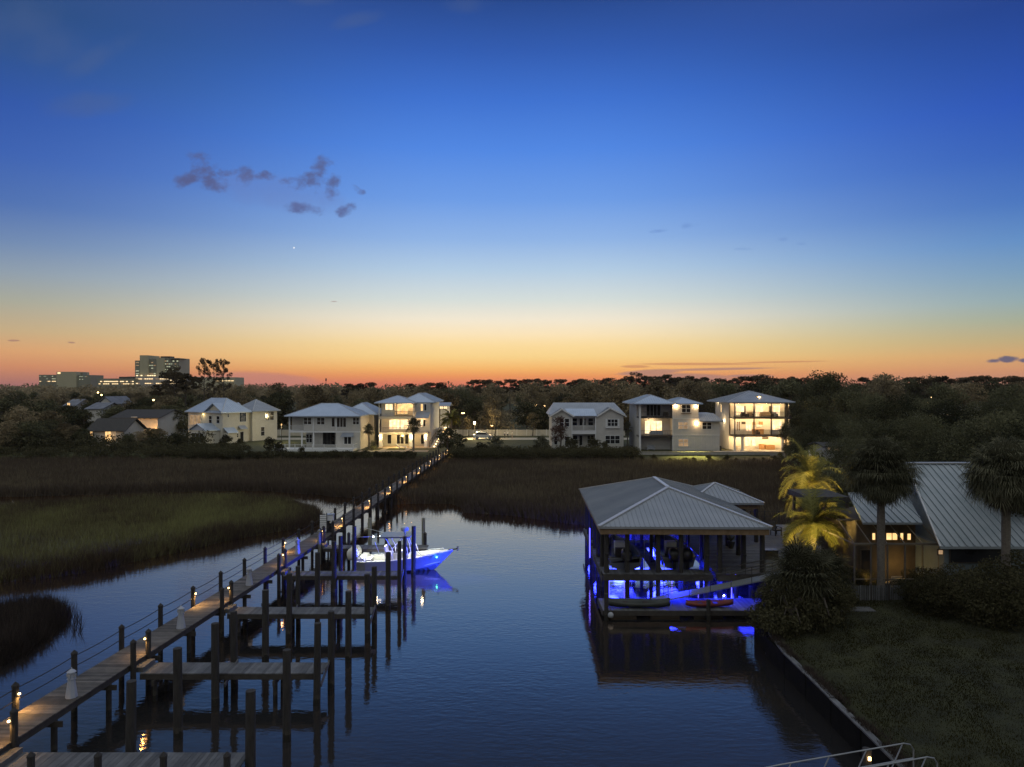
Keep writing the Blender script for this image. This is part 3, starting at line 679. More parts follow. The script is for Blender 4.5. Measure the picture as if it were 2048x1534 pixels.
# ---------------------------------------------------------------- boats
def hull_station(t, Lb, B, s0, s1, dz):
    k = max(0, (t-.3)/.7); hb = max(.03, B/2*(1-k**2.4)) if t < 1 else .03
    if t < .06: hb *= .93
    zs = s0+(s1-s0)*t**1.7
    hc = hb*(.86-.62*t**4); zc = .02+.62*s1*t**3.5
    zk = -.32+.25*max(0, (t-.45)/.35)**2 if t < .8 else -.07+(s1-.02)*((t-.8)/.2)**.95
    zc = max(zc, zk+.01)
    xs = xk = xc = t*Lb
    return xs, xc, xk, hb, hc, zs, zc, zk
def hull(root, Mx, Lb, B, s0, s1, floor, mh, md):
    o = MB(Mx); N = 22; rows = []
    for i in range(N+1):
        xs, xc, xk, hb, hc, zs, zc, zk = hull_station(i/N, Lb, B, s0, s1, 0)
        rows.append([(xs,-hb,zs),(xs-.02,-hb*.99,zs-.10),((xs+xc)/2,-(hb*.45+hc*.55),(zs+zc)/2),(xc,-hc,zc),(xk,0,zk),(xc,hc,zc),((xs+xc)/2,(hb*.45+hc*.55),(zs+zc)/2),(xs-.02,hb*.99,zs-.10),(xs,hb,zs)])
    v = [p for r_ in rows for p in r_]; f = []; n = 9
    for i in range(N):
        for j in range(n-1): f.append((i*n+j, i*n+j+1, (i+1)*n+j+1, (i+1)*n+j))
    f.append(tuple(range(n))[::-1])
    o.add(v, f); o.build('hull', mh, root, smooth=False)
    o = MB(Mx); rows = []
    for i in range(N+1):
        xs, xc, xk, hb, hc, zs, zc, zk = hull_station(i/N, Lb, B, s0, s1, 0)
        g = .16 if hb > .3 else hb*.5; fz = floor+max(0, (i/N-.72))*1.2; fz = max(min(fz, zs-.02), zk+.10)
        rows.append([(xs,-hb-.03,zs),(xs,-hb-.03,zs+.05),(xs,-hb+g,zs+.05),(xs,-max(hb-g-.05,.01),fz),(xs,max(hb-g-.05,.01),fz),(xs,hb-g,zs+.05),(xs,hb+.03,zs+.05),(xs,hb+.03,zs)])
    v = [p for r_ in rows for p in r_]; f = []; n = 8
    for i in range(N):
        for j in range(n-1): f.append((i*n+j+1, i*n+j, (i+1)*n+j, (i+1)*n+j+1))
    f.append(tuple(range(n)))
    f.append(tuple((N*n)+i for i in range(n))[::-1])
    o.add(v, f); o.build('deck', md, root)
def outboard(root, Mx, x, y, z, mc, ml, s=1.0, name='outboard_motor', tilt=0):
    T = Mx @ Matrix.Translation((x,y,z)) @ Matrix.Rotation(tilt, 4, 'Y') @ Matrix.Scale(s, 4)
    o = MB(T)
    secs = [(.0,.20,.24,-.02),(.10,.25,.30,0),(.30,.27,.33,.02),(.48,.24,.29,.03),(.58,.16,.2,.04),(.61,.05,.08,.04)]
    v = []; n = 12
    for zz, hy, hx, ox in secs:
        for i in range(n):
            a = 2*math.pi*i/n; c, s_ = math.cos(a), math.sin(a)
            sg = lambda q: math.copysign(abs(q)**.42, q)
            v.append((-.32+ox+hx*sg(c), hy*sg(s_), zz))
    f = [(k*n+i, k*n+(i+1) % n, (k+1)*n+(i+1) % n, (k+1)*n+i) for k in range(len(secs)-1) for i in range(n)]
    f += [tuple(range(n-1, -1, -1)), tuple((len(secs)-1)*n+i for i in range(n))]
    o.add(v, f); p = o.build(name, mc, root, smooth=True)
    o = MB(T); o.slab([(-.45,-.09,.02),(-.12,-.09,.02),(-.16,-.07,-.55),(-.42,-.07,-.55)], (0,.17,0)); o.slab([(-.5,-.02,-.5),(-.1,-.02,-.5),(-.2,-.02,-.95),(-.36,-.02,-.95)], (0,.04,0))
    o.tube((-.55,0,-.68), (-.1,0,-.68), .06, .04, 8)
    for k in range(3):
        a = k*2.09; o.bar((-.56,0,-.68), (-.58,.17*math.cos(a),-.68+.17*math.sin(a)), .09, .02)
    o.build('lower_unit', ml, p)
    return p
M['hullblue'] = mat('hull_gelcoat', (.30,.32,.36), (.35,.37,.41), scale=1, rough=.18, coat=.3)
M['deckwhite'] = mat('boat_deck', (.72,.71,.66), (.80,.79,.74), scale=2, rough=.5)
M['cowl'] = mat('cream_cowling', (.72,.70,.60), (.76,.74,.64), scale=2, rough=.3)
M['hullgrey'] = mat('grey_hull', (.14,.15,.17), (.19,.20,.22), scale=1, rough=.25)
M['seat'] = mat('boat_seat', (.65,.63,.68), (.72,.70,.74), scale=5, rough=.6)
M['bootstripe'] = mat('boot_stripe', (.03,.03,.05), (.05,.05,.07), scale=5, rough=.4)
bt = thing('center_console_boat', 'white centre console boat with T-top moored in the farthest slip, lit white and blue', 'boat', (-11.15,52.0,0))
Mx = Matrix.Translation((-11.15,52.05,.02)) @ Matrix.Rotation(R(-1.5), 4, 'Z')
hull(bt, Mx, 6.85, 2.35, .72, 1.42, .42, M['hullblue'], M['deckwhite'])
outboard(bt, Mx, .05, -.35, .92, M['cowl'], M['cowl'], 1.3, tilt=R(-14)); outboard(bt, Mx, .05, .38, .92, M['cowl'], M['cowl'], 1.3, tilt=R(-14))
o = MB(Mx); o.box(.05,-.95,.42,.5,.95,.98); o.box(.5,-.55,.42,.9,.55,.80); o.build('transom_seat', M['deckwhite'], bt)
o = MB(Mx); o.slab([(2.75,-.42,.42),(3.7,-.42,.42),(3.6,-.42,1.15),(3.25,-.42,1.42),(2.85,-.42,1.30)], (0,.84,0)); cn = o.build('console', M['deckwhite'], bt)
o = MB(Mx); o.slab([(3.55,-.38,1.16),(3.62,-.38,1.16),(3.32,-.38,1.85),(3.26,-.38,1.85)], (0,.76,0)); o.build('windshield', M['glass'], cn)
o = MB(Mx); o.lathe(2.78, 0, [(.17,1.22),(.17,1.25)], 12); o.build('wheel', M['darkmetal'], cn)
o = MB(Mx); o.box(1.95,-.5,.42,2.35,.5,1.05); o.slab([(1.9,-.52,1.05),(2.4,-.52,1.05),(2.4,-.52,1.18),(2.05,-.52,1.2),(1.98,-.52,1.75),(1.88,-.52,1.72)], (0,1.04,0)); o.build('leaning_post', M['seat'], bt)
o = MB(Mx); o.box(3.85,-.35,.42,4.35,.35,.85); o.slab([(4.7,-.6,.5),(5.5,-.4,.6),(5.5,.4,.6),(4.7,.6,.5)], (0,0,.32)); o.build('bow_seat', M['tan'], bt)
o = MB(Mx)
o.slab([(1.6,-.85,2.42),(1.75,-.95,2.42),(3.6,-.95,2.46),(3.85,-.8,2.46),(3.85,.8,2.46),(3.6,.95,2.46),(1.75,.95,2.42),(1.6,.85,2.42)], (0,0,.10)); tt = o.build('t_top', M['hullgrey'], bt)
o = MB(Mx)
for sy in (-1, 1):
    o.path([(2.55,sy*.5,.45),(2.5,sy*.62,1.6),(2.0,sy*.75,2.42)], .03); o.path([(3.75,sy*.5,.45),(3.55,sy*.6,1.7),(3.2,sy*.72,2.45)], .03); o.path([(2.5,sy*.62,1.6),(3.3,sy*.62,2.42)], .022); o.path([(4.35,sy*.5,.9),(3.7,sy*.7,2.44)], .025)
o.path([(1.62,-.8,2.42),(1.62,.8,2.42)], .03); o.build('frame', M['white'], tt)
o = MB(Mx); o.lathe(3.3, 0, [(.05,2.55),(.05,2.80),(.26,2.80),(.30,2.88),(.28,3.02),(.2,3.08)], 14); o.build('radar', M['hullblue'], tt)
o = MB(Mx); o.path([(1.65,-.7,2.5),(.1,-1.3,2.6)], .012, 5); o.path([(1.65,.7,2.5),(.2,1.3,2.7)], .012, 5); o.path([(1.3,-.9,2.2),(1.7,-.9,1.1)], .012, 5); o.build('outrigger', M['white'], tt)
o = MB(Mx); o.ball((1.55,-.3,2.44), .04); l1 = o.build('spreader_light', M['bulbw'], tt)
o = MB(Mx); o.ball((1.15,-.7,2.5), .05); o.build('stern_light', M['bulbw'], tt)
for p, pw in (((1.3,-.3,2.32),55),((2.9,-.2,2.3),26),((4.6,-.2,2.35),40)):
    w = Mx @ Vector(p); light('boat_light', 'SPOT', w, pw*4.5, (.95,.97,.82) if p[0] != 2.9 else (.6,.6,1), tt, size=.08, rot=(R(0),R(-8),0), spot=150, blend=.6)
o = MB(Mx); o.ball((5.75,-.72,1.05), .05); o.build('nav_light', M['bulbg'], bt)
o = MB(Mx); o.bar((6.5,0,1.42), (7.15,0,1.5), .09, .08); o.path([(7.1,0,1.55),(7.25,-.1,1.5),(7.15,-.22,1.4)], .03); o.path([(7.1,0,1.55),(7.25,.1,1.62),(7.1,.22,1.6)], .03); o.build('anchor', M['darkmetal'], bt)
o = MB(Mx)
for sy in (-1, 1):
    o.path([(4.9,sy*.98,1.22),(5.5,sy*.80,1.30),(6.1,sy*.5,1.42)], .02)
o.build('grab_rail', M['white'], bt)
o = MB(Mx)
for x in (1.2, 2.2, 5.9): o.box(x-.08,-1.2,.9 if x < 5 else 1.36,x+.08,-1.14,.93 if x < 5 else 1.4)
o.build('cleat', M['darkmetal'], bt)

ml = thing('mooring_line', 'mooring line from the bow of the white boat to the dark pile in front', 'rope', (-5.3,51.2,1.4)); m = MB()
m.path([(-5.25,51.25,1.36),(-5.9,50.9,1.15),(-6.5,50.65,1.35),(-6.95,50.42,1.9)], .014, 5); m.build('line', M['rope'], ml)
ml = thing('mooring_line', 'mooring line from the stern of the white boat to the pile beside it', 'rope', (-10.6,51.0,.8)); m = MB()
m.path([(-10.0,50.95,.98),(-10.5,50.75,.85),(-11.15,50.45,1.5)], .014, 5); m.build('line', M['rope'], ml)
# ---------------------------------------------------------------- roofs with standing seams
def plane_seams(mb, poly, e0, e1, sp, w=.035, h=.035, tone=.9):
    e0 = Vector(e0); e1 = Vector(e1); P = [Vector(p) for p in poly]
    n = Vector((0,0,0))
    for i in range(len(P)): n += (P[i]-P[0]).cross(P[(i+1) % len(P)]-P[0])
    n.normalize()
    if n.z < 0: n = -n
    ud = (e1-e0).normalized(); vd = n.cross(ud).normalized()
    if vd.z < 0: vd = -vd
    uv = [((p-e0).dot(ud), (p-e0).dot(vd)) for p in P]
    u0 = min(a for a, b in uv); u1 = max(a for a, b in uv); x = u0+sp*.5
    while x < u1:
        hits = []
        for i in range(len(uv)):
            (a0, b0), (a1, b1) = uv[i], uv[(i+1) % len(uv)]
            if (a0 <= x) != (a1 <= x): hits.append(b0+(b1-b0)*(x-a0)/(a1-a0))
        if len(hits) >= 2:
            lo, hi_ = min(hits), max(hits)
            if hi_-lo > .15: mb.bar(e0+ud*x+vd*lo+n*h*.5, e0+ud*x+vd*(hi_-.02)+n*h*.5, w, h, up=n, tone=tone)
        x += sp
def hip_roof(x0, x1, y0, y1, ze, rise, root, mroof, mcap, M_=None, th=.16, sp=.45, capw=.22, name='roof', run=None, gable=None, seam=True):
    """hip roof over a rectangle; ridge along the longer side; gable: set of ends ('a','b') left as gables"""
    mb = MB(M_); gable = gable or ()
    alongx = (x1-x0) >= (y1-y0)
    half = ((y1-y0) if alongx else (x1-x0))/2; r_ = half if run is None else run
    zt = ze+rise
    if alongx:
        cy = (y0+y1)/2; A = (x0+(0 if 'a' in gable else r_), cy, zt); B = (x1-(0 if 'b' in gable else r_), cy, zt)
        if A[0] > B[0]: A = B = ((x0+x1)/2, cy, zt)
    else:
        cx = (x0+x1)/2; A = (cx, y0+(0 if 'a' in gable else r_), zt); B = (cx, y1-(0 if 'b' in gable else r_), zt)
        if A[1] > B[1]: A = B = (cx, (y0+y1)/2, zt)
    c = [(x0,y0,ze),(x1,y0,ze),(x1,y1,ze),(x0,y1,ze)]
    if alongx: planes = [([c[0],c[1],B,A],c[0],c[1]),([c[1],c[2],B],c[1],c[2]),([c[2],c[3],A,B],c[2],c[3]),([c[3],c[0],A],c[3],c[0])]
    else: planes = [([c[0],c[1],A],c[0],c[1]),([c[1],c[2],B,A],c[1],c[2]),([c[2],c[3],B],c[2],c[3]),([c[3],c[0],A,B],c[3],c[0])]
    for pl, a, b in planes: mb.poly(pl)
    mb.box(x0+.002,y0+.002,ze-th,x1-.002,y1-.002,ze-.004)
    if seam:
        for pl, a, b in planes: plane_seams(mb, pl, a, b, sp)
    ro = mb.build(name, mroof, root)
    cp = MB(M_)
    q = [(c[0],A),(c[1],A if not alongx else B),(c[2],B),(c[3],B if not alongx else A),(A,B)]
    for a, b in q:
        if (Vector(a)-Vector(b)).length > .1: cp.bar(Vector(a)+Vector((0,0,.03)), Vector(b)+Vector((0,0,.03)), capw, .07)
    cp.build('ridge_cap', mcap, ro)
    return ro
# ---------------------------------------------------------------- boathouse
BX, BY = 5.28, 43.3
bhs = thing('boathouse', 'open boathouse with grey hipped metal roof and blue lights over the water', 'boathouse', (BX,BY,0))
Mb = Matrix.Translation((BX,BY,0)) @ Matrix.Rotation(R(-1.3), 4, 'Z')
hip_roof(0, 10.5, 0, 15.9, 4.82, 1.67, bhs, M['broof'], M['cap'], Mb, th=.14, sp=.30, capw=.26)
hip_roof(7.5, 13.05, 9.2, 15.6, 4.80, 1.05, bhs, M['broof'], M['cap'], Mb, th=.14, sp=.30, capw=.18, name='side_roof', run=3.2)
Mwd = mat('stained_wood', (.16,.10,.05), (.24,.16,.09), scale=4, rough=.7)
m = MB(Mb); m.box(.12,.12,4.32,10.38,.28,4.66); m.box(.12,.28,4.32,.28,15.6,4.66); m.box(10.22,.28,4.32,10.38,15.6,4.66); m.box(.28,15.5,4.32,10.22,15.66,4.66); m.box(4.0,.28,4.34,4.2,15.5,4.64); m.box(7.2,.28,4.34,7.4,15.5,4.64)
m.box(10.4,9.5,4.3,12.8,9.64,4.64); m.box(12.7,9.64,4.3,12.84,15.3,4.64)
m.build('header_beam', Mwd, bhs)
m = MB(Mb)
for v in np.arange(.8, 15.4, .61): m.box(.3,v,4.50,10.2,v+.05,4.66)
m.build('rafters', M['beam'], bhs)
m = MB(Mb)
for u, v, z in ((.55,.48,3.0),(1.85,.58,2.6),(6.75,.62,2.9),(9.3,1.58,2.7)): m.lathe(u, v, [(.13,0),(.15,.04),(.13,.10)], 10, z0=z)
m.build('rope_coil', M['rope'], bhs)
def bpost(u, v, z0, z1, r=.16, mt='pile'):
    m = MB(Mb); m.tube((u,v,z0), (u,v,z1), r, r*.95, 10); return m.build('post', M[mt], bhs)
for v in (.65, 3.2, 5.8, 8.4, 11, 13.4, 15.4): bpost(.55, v, -1.3, 4.34)
for u in (1.85, 3.75, 5.15): bpost(u, .75, -1.3, 4.34, .15)
for u in (6.75, 7.55): bpost(u, .8, -1.3, 4.34, .17)
for u, v in ((9.3,1.75),(10.2,.9),(10.05,5.4),(10.1,8.2),(12.6,9.6),(12.6,12.6),(12.6,15.2),(10.1,12.4),(10.1,15.3)): bpost(u, v, 1.8, 4.34, .16)
for v in (4.4, 8.4, 12.4): bpost(3.95, v, -1.3, 4.34, .13); bpost(7.3, v, -1.3, 4.34, .14)
for u in (2.2, 4.1, 5.8, 8.6): bpost(u, 15.4, -1.3, 4.34, .13)
def planks(mb, x0, x1, y0, y1, z, along='y', w=.14, seed=1, th=.04):
    r = random.Random(seed); a = x0 if along == 'y' else y0; e = x1 if along == 'y' else y1
    while a < e-.02:
        b_ = min(a+w-.008, e)
        if along == 'y': mb.box(a, y0, z-th, b_, y1, z+r.uniform(-.002,.002), r.random())
        else: mb.box(x0, a, z-th, x1, b_, z+r.uniform(-.002,.002), r.random())
        a += w
m = MB(Mb)
planks(m, .3, 7.0, .35, 1.45, 1.86, seed=2); planks(m, 7.3, 19.5, .55, 16.4, 1.86, 'x', seed=3)
planks(m, .3, 7.2, 9.1, 10.0, 1.86, seed=4); planks(m, .3, .95, 1.46, 15.6, 1.62, 'x', seed=5); planks(m, 3.6, 4.3, 1.46, 9.0, 1.62, 'x', seed=6)
m.build('decking', M['deckw'], bhs)
m = MB(Mb); m.box(.3,.28,1.45,7.0,.34,1.81); m.box(.3,1.38,1.45,7.0,1.44,1.80); m.box(7.3,.48,1.40,19.4,.54,1.81); m.box(.3,9.1,1.5,7.2,9.16,1.8); m.box(.3,9.9,1.5,7.2,9.96,1.8); m.box(7.26,.6,1.42,7.3,16.2,1.81); m.box(.25,.5,1.3,.31,15.5,1.6)
for v in (3.5, 7, 10.5, 14): m.box(7.3,v,1.45,19,v+.1,1.8)
m.build('deck_frame', M['beam'], bhs)
for u, v in ((8.6,.9),(11,.9),(13,1.0),(9,4),(11.5,4),(9,8),(12,8)):
    bpost(u, v, -1.3, 1.42, .15)
m = MB(Mb)   # glowing blue strips added to stand for the piles' lit edges
for u, v, z0, z1 in ((.75,.95,.15,1.35),(2.05,3.6,.05,1.2),(2.5,5.2,.05,1.25),(.78,3.4,.1,3.2),(4.8,6.2,.05,1.3),(5.35,4.5,.05,1.3),(5.75,6.4,.05,1.35),(7.0,4.0,.05,1.1),(8.4,1.2,.05,1.35),(9.35,3.6,.05,1.3),(10.9,1.4,.1,1.2),(11.3,2.4,.1,1.2),(6.9,8.6,.1,1.3),(3.2,9.3,.1,1.3)):
    m.box(u-.02,v-.02,z0,u+.02,v+.02,z1)
m.build('lit_edge_strip', M['blueled'], bhs)
for u, v, pw in ((1.3,2.4,24),(3.0,4.9,50),(5.9,2.9,40),(6.2,5.2,50),(8.6,3.6,45),(2.4,7.4,150),(5.6,7.6,150),(2.6,12.6,560),(5.8,12.8,560),(10.1,2.6,50),(12.0,3.2,45),(2.6,19.0,1100),(6.5,19.6,1100),(9.8,20.6,900),(9.6,6,90)):
    w = Mb @ Vector((u, v, 1.36)); light('blue_light', 'AREA', w, pw*1.5, (.012,.024,1), bhs, size=1.7 if v < 12 else 2.8, rot=(0,0,0))
for u, v, pw in ((1.4,4.6,170),(4.4,5.9,170),(6.6,3.6,150),(.9,8,160),(.9,13,160),(2.6,10.6,300),(5.8,11.0,300),(4.4,14.6,260),(8.6,9.5,200),(8.6,4.6,110)):
    light('blue_light', 'POINT', Mb @ Vector((u, v, 1.15)), pw*1.8, (.012,.024,1), bhs, size=.45)
# spot lamp on the left row that washes the slips across the water in blue
fl = thing('flood_lamp', 'vertical blue light strip on the left row of boathouse piles', 'lamp', (5.55,50.5,2.6))
m = MB(); m.box(5.50,50.46,1.2,5.56,50.54,3.3); m.build('lamp', M['blueled'], fl)
light('flood_light', 'SPOT', (5.15,49.6,2.5), 36000, (.01,.045,1), fl, size=.12, rot=aim((5.15,49.6,2.5), (-10,49.3,1.3)), spot=38, blend=.7)
# floating dock in front
fd = thing('floating_dock', 'low floating dock lit blue in front of the boathouse', 'floating dock', (5.2,40.8,0))
m = MB(); planks(m, 5.25, 15.1, 40.85, 43.2, .47, 'y', seed=8); m.build('decking', M['deckw'], fd)
m = MB(); m.box(5.2,40.8,.18,15.15,40.85,.46); m.box(5.2,43.2,.18,15.15,43.25,.46); m.box(5.2,40.85,.18,5.25,43.2,.46); m.box(15.1,40.85,.18,15.15,43.2,.46); m.build('frame', M['beam'], fd)
m = MB()
for x in (5.5, 8.0, 10.5, 12.9): m.box(x,41,-.25,x+1.7,43,.17)
m.build('float', M['black'], fd)
for x, y in ((5.4,40.65),(11.25,40.65),(14.6,43.45)):
    m = MB(); m.tube((x,y,-1.3), (x,y,1.15 if x > 6 else 1.5), .12, n=10); m.build('guide_pile', M['pile'], fd)
for x, y, pw in ((10.2,43.6,60),(12.9,43.7,50),(14.4,42.6,7)): light('dock_light', 'AREA', (x,y+.25,1.35), pw*3.5, (.012,.024,1), fd, size=1.2)
by = thing('mooring_buoy', 'pale round buoy hanging at the near left corner of the floating dock', 'buoy', (5.6,40.55,.3))
m = MB(); m.ball((5.63,40.5,.32), .17, 12, 8); m.build('ball', M['cushion'], by, smooth=True); m = MB(); m.tube((5.63,40.5,.48), (5.63,40.8,.6), .015, n=5); m.build('rope', M['rope'], by)
# canoe and kayak
def canoe(name, label, x0, x1, y, z, mat_, w=.42, h=.32, tilt=0, cat='canoe'):
    t = thing(name, label, cat, (x0,y,z)); T = Matrix.Translation((x0,y,z)) @ Matrix.Rotation(tilt, 4, 'Z'); Lc = x1-x0
    m = MB(T); N = 16; v = []; f = []
    for i in range(N+1):
        u_ = i/N; b_ = w*max(.02, (1-abs(2*u_-1)**2.2)); rise = h*(1+.55*abs(2*u_-1)**3)
        kz = .12*abs(2*u_-1)**4
        v += [(u_*Lc,-b_,rise),(u_*Lc,-b_*.85,rise*.45),(u_*Lc,0,kz),(u_*Lc,b_*.85,rise*.45),(u_*Lc,b_,rise),(u_*Lc,b_*.8,rise-.03),(u_*Lc,0,rise*.35+kz),(u_*Lc,-b_*.8,rise-.03)]
    for i in range(N):
        for j in range(8): f.append((i*8+j, i*8+(j+1) % 8, (i+1)*8+(j+1) % 8, (i+1)*8+j))
    f += [tuple(range(7,-1,-1)), tuple(N*8+j for j in range(8))]
    m.add(v, f); m.build('hull', mat_, t, smooth=True)
    m = MB(T)
    for q in (.3, .62): m.box(Lc*q-.12,-w*.75,h*.75,Lc*q+.12,w*.75,h*.82)
    m.build('seat', M['darkmetal'], t); return t
canoe('canoe', 'grey green canoe lying along the left end of the floating dock', 5.5, 9.2, 41.5, .47, mat('canoe_green', (.035,.04,.036), (.055,.06,.055), scale=2, rough=.5), .42, .38, R(-3))
canoe('kayak', 'red kayak on the right half of the floating dock', 10.15, 13.0, 41.45, .47, mat('kayak_red', (.15,.028,.02), (.22,.045,.03), scale=2, rough=.4), .38, .28, R(4), 'kayak')
dl = thing('dock_lamp', 'small bright white lamp at the edge of the floating dock behind the red kayak', 'lamp', (12.75,42.7,.48))
m = MB(); m.lathe(12.75, 42.7, [(.04,.48),(.04,.72)], 8); m.build('stem', M['darkmetal'], dl); m = MB(); m.ball((12.75,42.7,.78), .045); m.build('bulb', M['bulbw'], dl)
light('lamp_light', 'POINT', (12.75,42.6,.95), 6, (.8,.85,1), dl, size=.05)
# gangway ramp down to the floating dock
ra = thing('ramp', 'grey metal gangway ramp with handrails sloping down to the floating dock', 'gangway', (16.0,44.2,1.86))
A0 = Vector((8.35,41.75,.60)); A1 = Vector((16.9,42.75,2.0)); sd = Vector((-.11,.99,0)).normalized()*.85
m = MB(); m.slab([A0,A1,A1+sd,A0+sd], (0,0,.07)); m.build('tread', mat('ramp_metal', (.28,.30,.31), (.36,.38,.39), scale=12, rough=.5, metal=.4), ra)
for s_ in (0, 1):
    m = MB(); o_ = sd*s_
    m.path([A0+o_+Vector((.3,.05,.95)), A1+o_+Vector((0,0,1.0))], .024); m.path([A0+o_+Vector((.1,.05,.5)), A1+o_+Vector((0,0,.52))], .02)
    m.path([A0+o_, A0+o_+Vector((-.35,-.1,.5)), A0+o_+Vector((.3,.05,.95))], .022)
    for t in np.linspace(.1, 1, 7): p = A0.lerp(A1, t)+o_; m.tube(p, p+Vector((0,0,.98)), .018, n=6)
    m.build('handrail', M['beam'], ra)
# things on the deck
def planter(x, y, label, s=1.0):
    t = thing('planter', label, 'planter', (x,y,1.865))
    m = MB(); m.lathe(x, y, [(.16*s,0),(.2*s,.1),(.3*s,.5*s),(.26*s,.52*s)], 12, z0=1.87); m.build('pot', M['darkmetal'], t)
    m = MB(); r = random.Random(int(x*10))
    for _ in range(70):
        a = r.uniform(0, 6.28); l = r.uniform(.25,.6)*s; z0 = 1.87+.5*s; e = (x+math.cos(a)*l*.7, y+math.sin(a)*l*.7, z0+l*r.uniform(.5,1.3)); w = .03
        m.add([(x-w,y,z0),(x+w,y,z0),e], [(0,1,2)], r.random())
    m.build('plant', M['sabal'], t)
planter(PX(1462,50.5), 50.5, 'tall dark urn planter on the boathouse deck between the right posts')
planter(PX(1476,56), 56, 'small round planter farther back on the boathouse deck', .8)
t = thing('storage_box', 'dark square storage box on the boathouse deck right of the corner post', 'box', (PX(1541,47.5),47.5,1.86))
m = MB(); x = PX(1541,47.5); m.box(x-.42,47.2,1.865,x+.42,47.8,2.42); m.build('bin', M['darkmetal'], t); m = MB(); m.box(x-.45,47.16,2.42,x+.45,47.84,2.48); m.build('lid', M['black'], t)
def chair(x, y, z, label, mt, rz=0, s=1.0, grp=None):
    t = thing('deck_chair', label, 'chair', (x,y,z), grp); T = Matrix.Translation((x,y,z)) @ Matrix.Rotation(rz, 4, 'Z') @ Matrix.Scale(s, 4)
    m = MB(T); m.box(-.3,-.3,.36,.3,.3,.46); m.build('seat', mt, t); m = MB(T); m.slab([(-.3,.28,.46),(.3,.28,.46),(.3,.42,.95),(-.3,.42,.95)], (0,.06,0)); m.build('backrest', mt, t)
    m = MB(T)
    for a in (-.28,.28):
        m.box(a-.03,-.3,0,a+.03,-.24,.6); m.box(a-.03,.24,0,a+.03,.3,.6); m.box(a-.04,-.32,.6,a+.04,.34,.64)
    m.build('frame', M['darkmetal'], t); return t
chair(PX(1552,55), 55, 1.865, 'dark chair on the boathouse deck near the back rail, left of the lit palms', M['darkwood'], R(20))
chair(PX(1512,55.5), 55.5, 1.865, 'dark chair under the side roof at the back of the boathouse deck', M['darkwood'], R(-30))
rl = thing('deck_railing', 'thin dark railing along the back of the boathouse deck', 'railing', (17.8,59.6,1.86))
m = MB()
for z in (2.9, 2.5, 2.1): m.tube((17.6,59.6,z), (22.5,59.6,z), .02, n=5)
m.build('rails', M['beam'], rl); m = MB()
for x in np.arange(17.6, 22.6, 1.2): m.box(x-.04,59.56,1.86,x+.04,59.64,2.95)
m.build('posts', M['beam'], rl)
# two boats hanging in the slips
def lifted(label, x, y, motors, mc, s1, Lb):
    t = thing('lifted_boat', label, 'boat', (x,y,1.6)); T = Matrix.Translation((x,y,1.75)) @ Matrix.Rotation(R(90), 4, 'Z')
    hull(t, T, Lb, 2.3, .62, .95, .3, M['hullgrey'], M['hullgrey'])
    for q in motors: outboard(t, T, .0, q, .55, mc, mc, 1.25)
    m = MB(T); m.box(2.2,-.35,.3,2.9,.35,1.1); m.build('console', M['deckwhite'], t)
    m = MB(T); m.box(1.6,-.4,.3,1.95,.4,.85); m.build('seat', M['darkmetal'], t)
lifted('grey boat with one black outboard on a lift inside the left boathouse bay', 7.3, 45.6, (0,), M['black'], .9, 5.6)
lifted('grey boat with two black outboards on a lift inside the middle boathouse bay', 10.75, 45.7, (-.42,.42), M['black'], .9, 6.8)
lf = thing('boat_lift', 'boat lift with cables and cradle beams under the boathouse roof', 'boat lift', (9,48,0))
for u in (1.2, 3.3, 4.6, 6.9):
    for v in (3.2, 6.8):
        m = MB(Mb); m.tube((u,v,1.35), (u,v,4.5), .018, n=5); m.build('cable', M['cushion'], lf)
m = MB(Mb)
for v in (3.2, 6.8): m.box(1.1,v-.08,1.2,3.4,v+.08,1.38); m.box(4.5,v-.08,1.2,7.0,v+.08,1.38)
m.build('cradle_beam', M['concrete'], lf)
m = MB(Mb)
for u in (1.25, 3.25, 4.65, 6.85): m.tube((u,2.9,4.55), (u,7.2,4.55), .06, n=8)
m.build('drum', M['darkmetal'], lf)
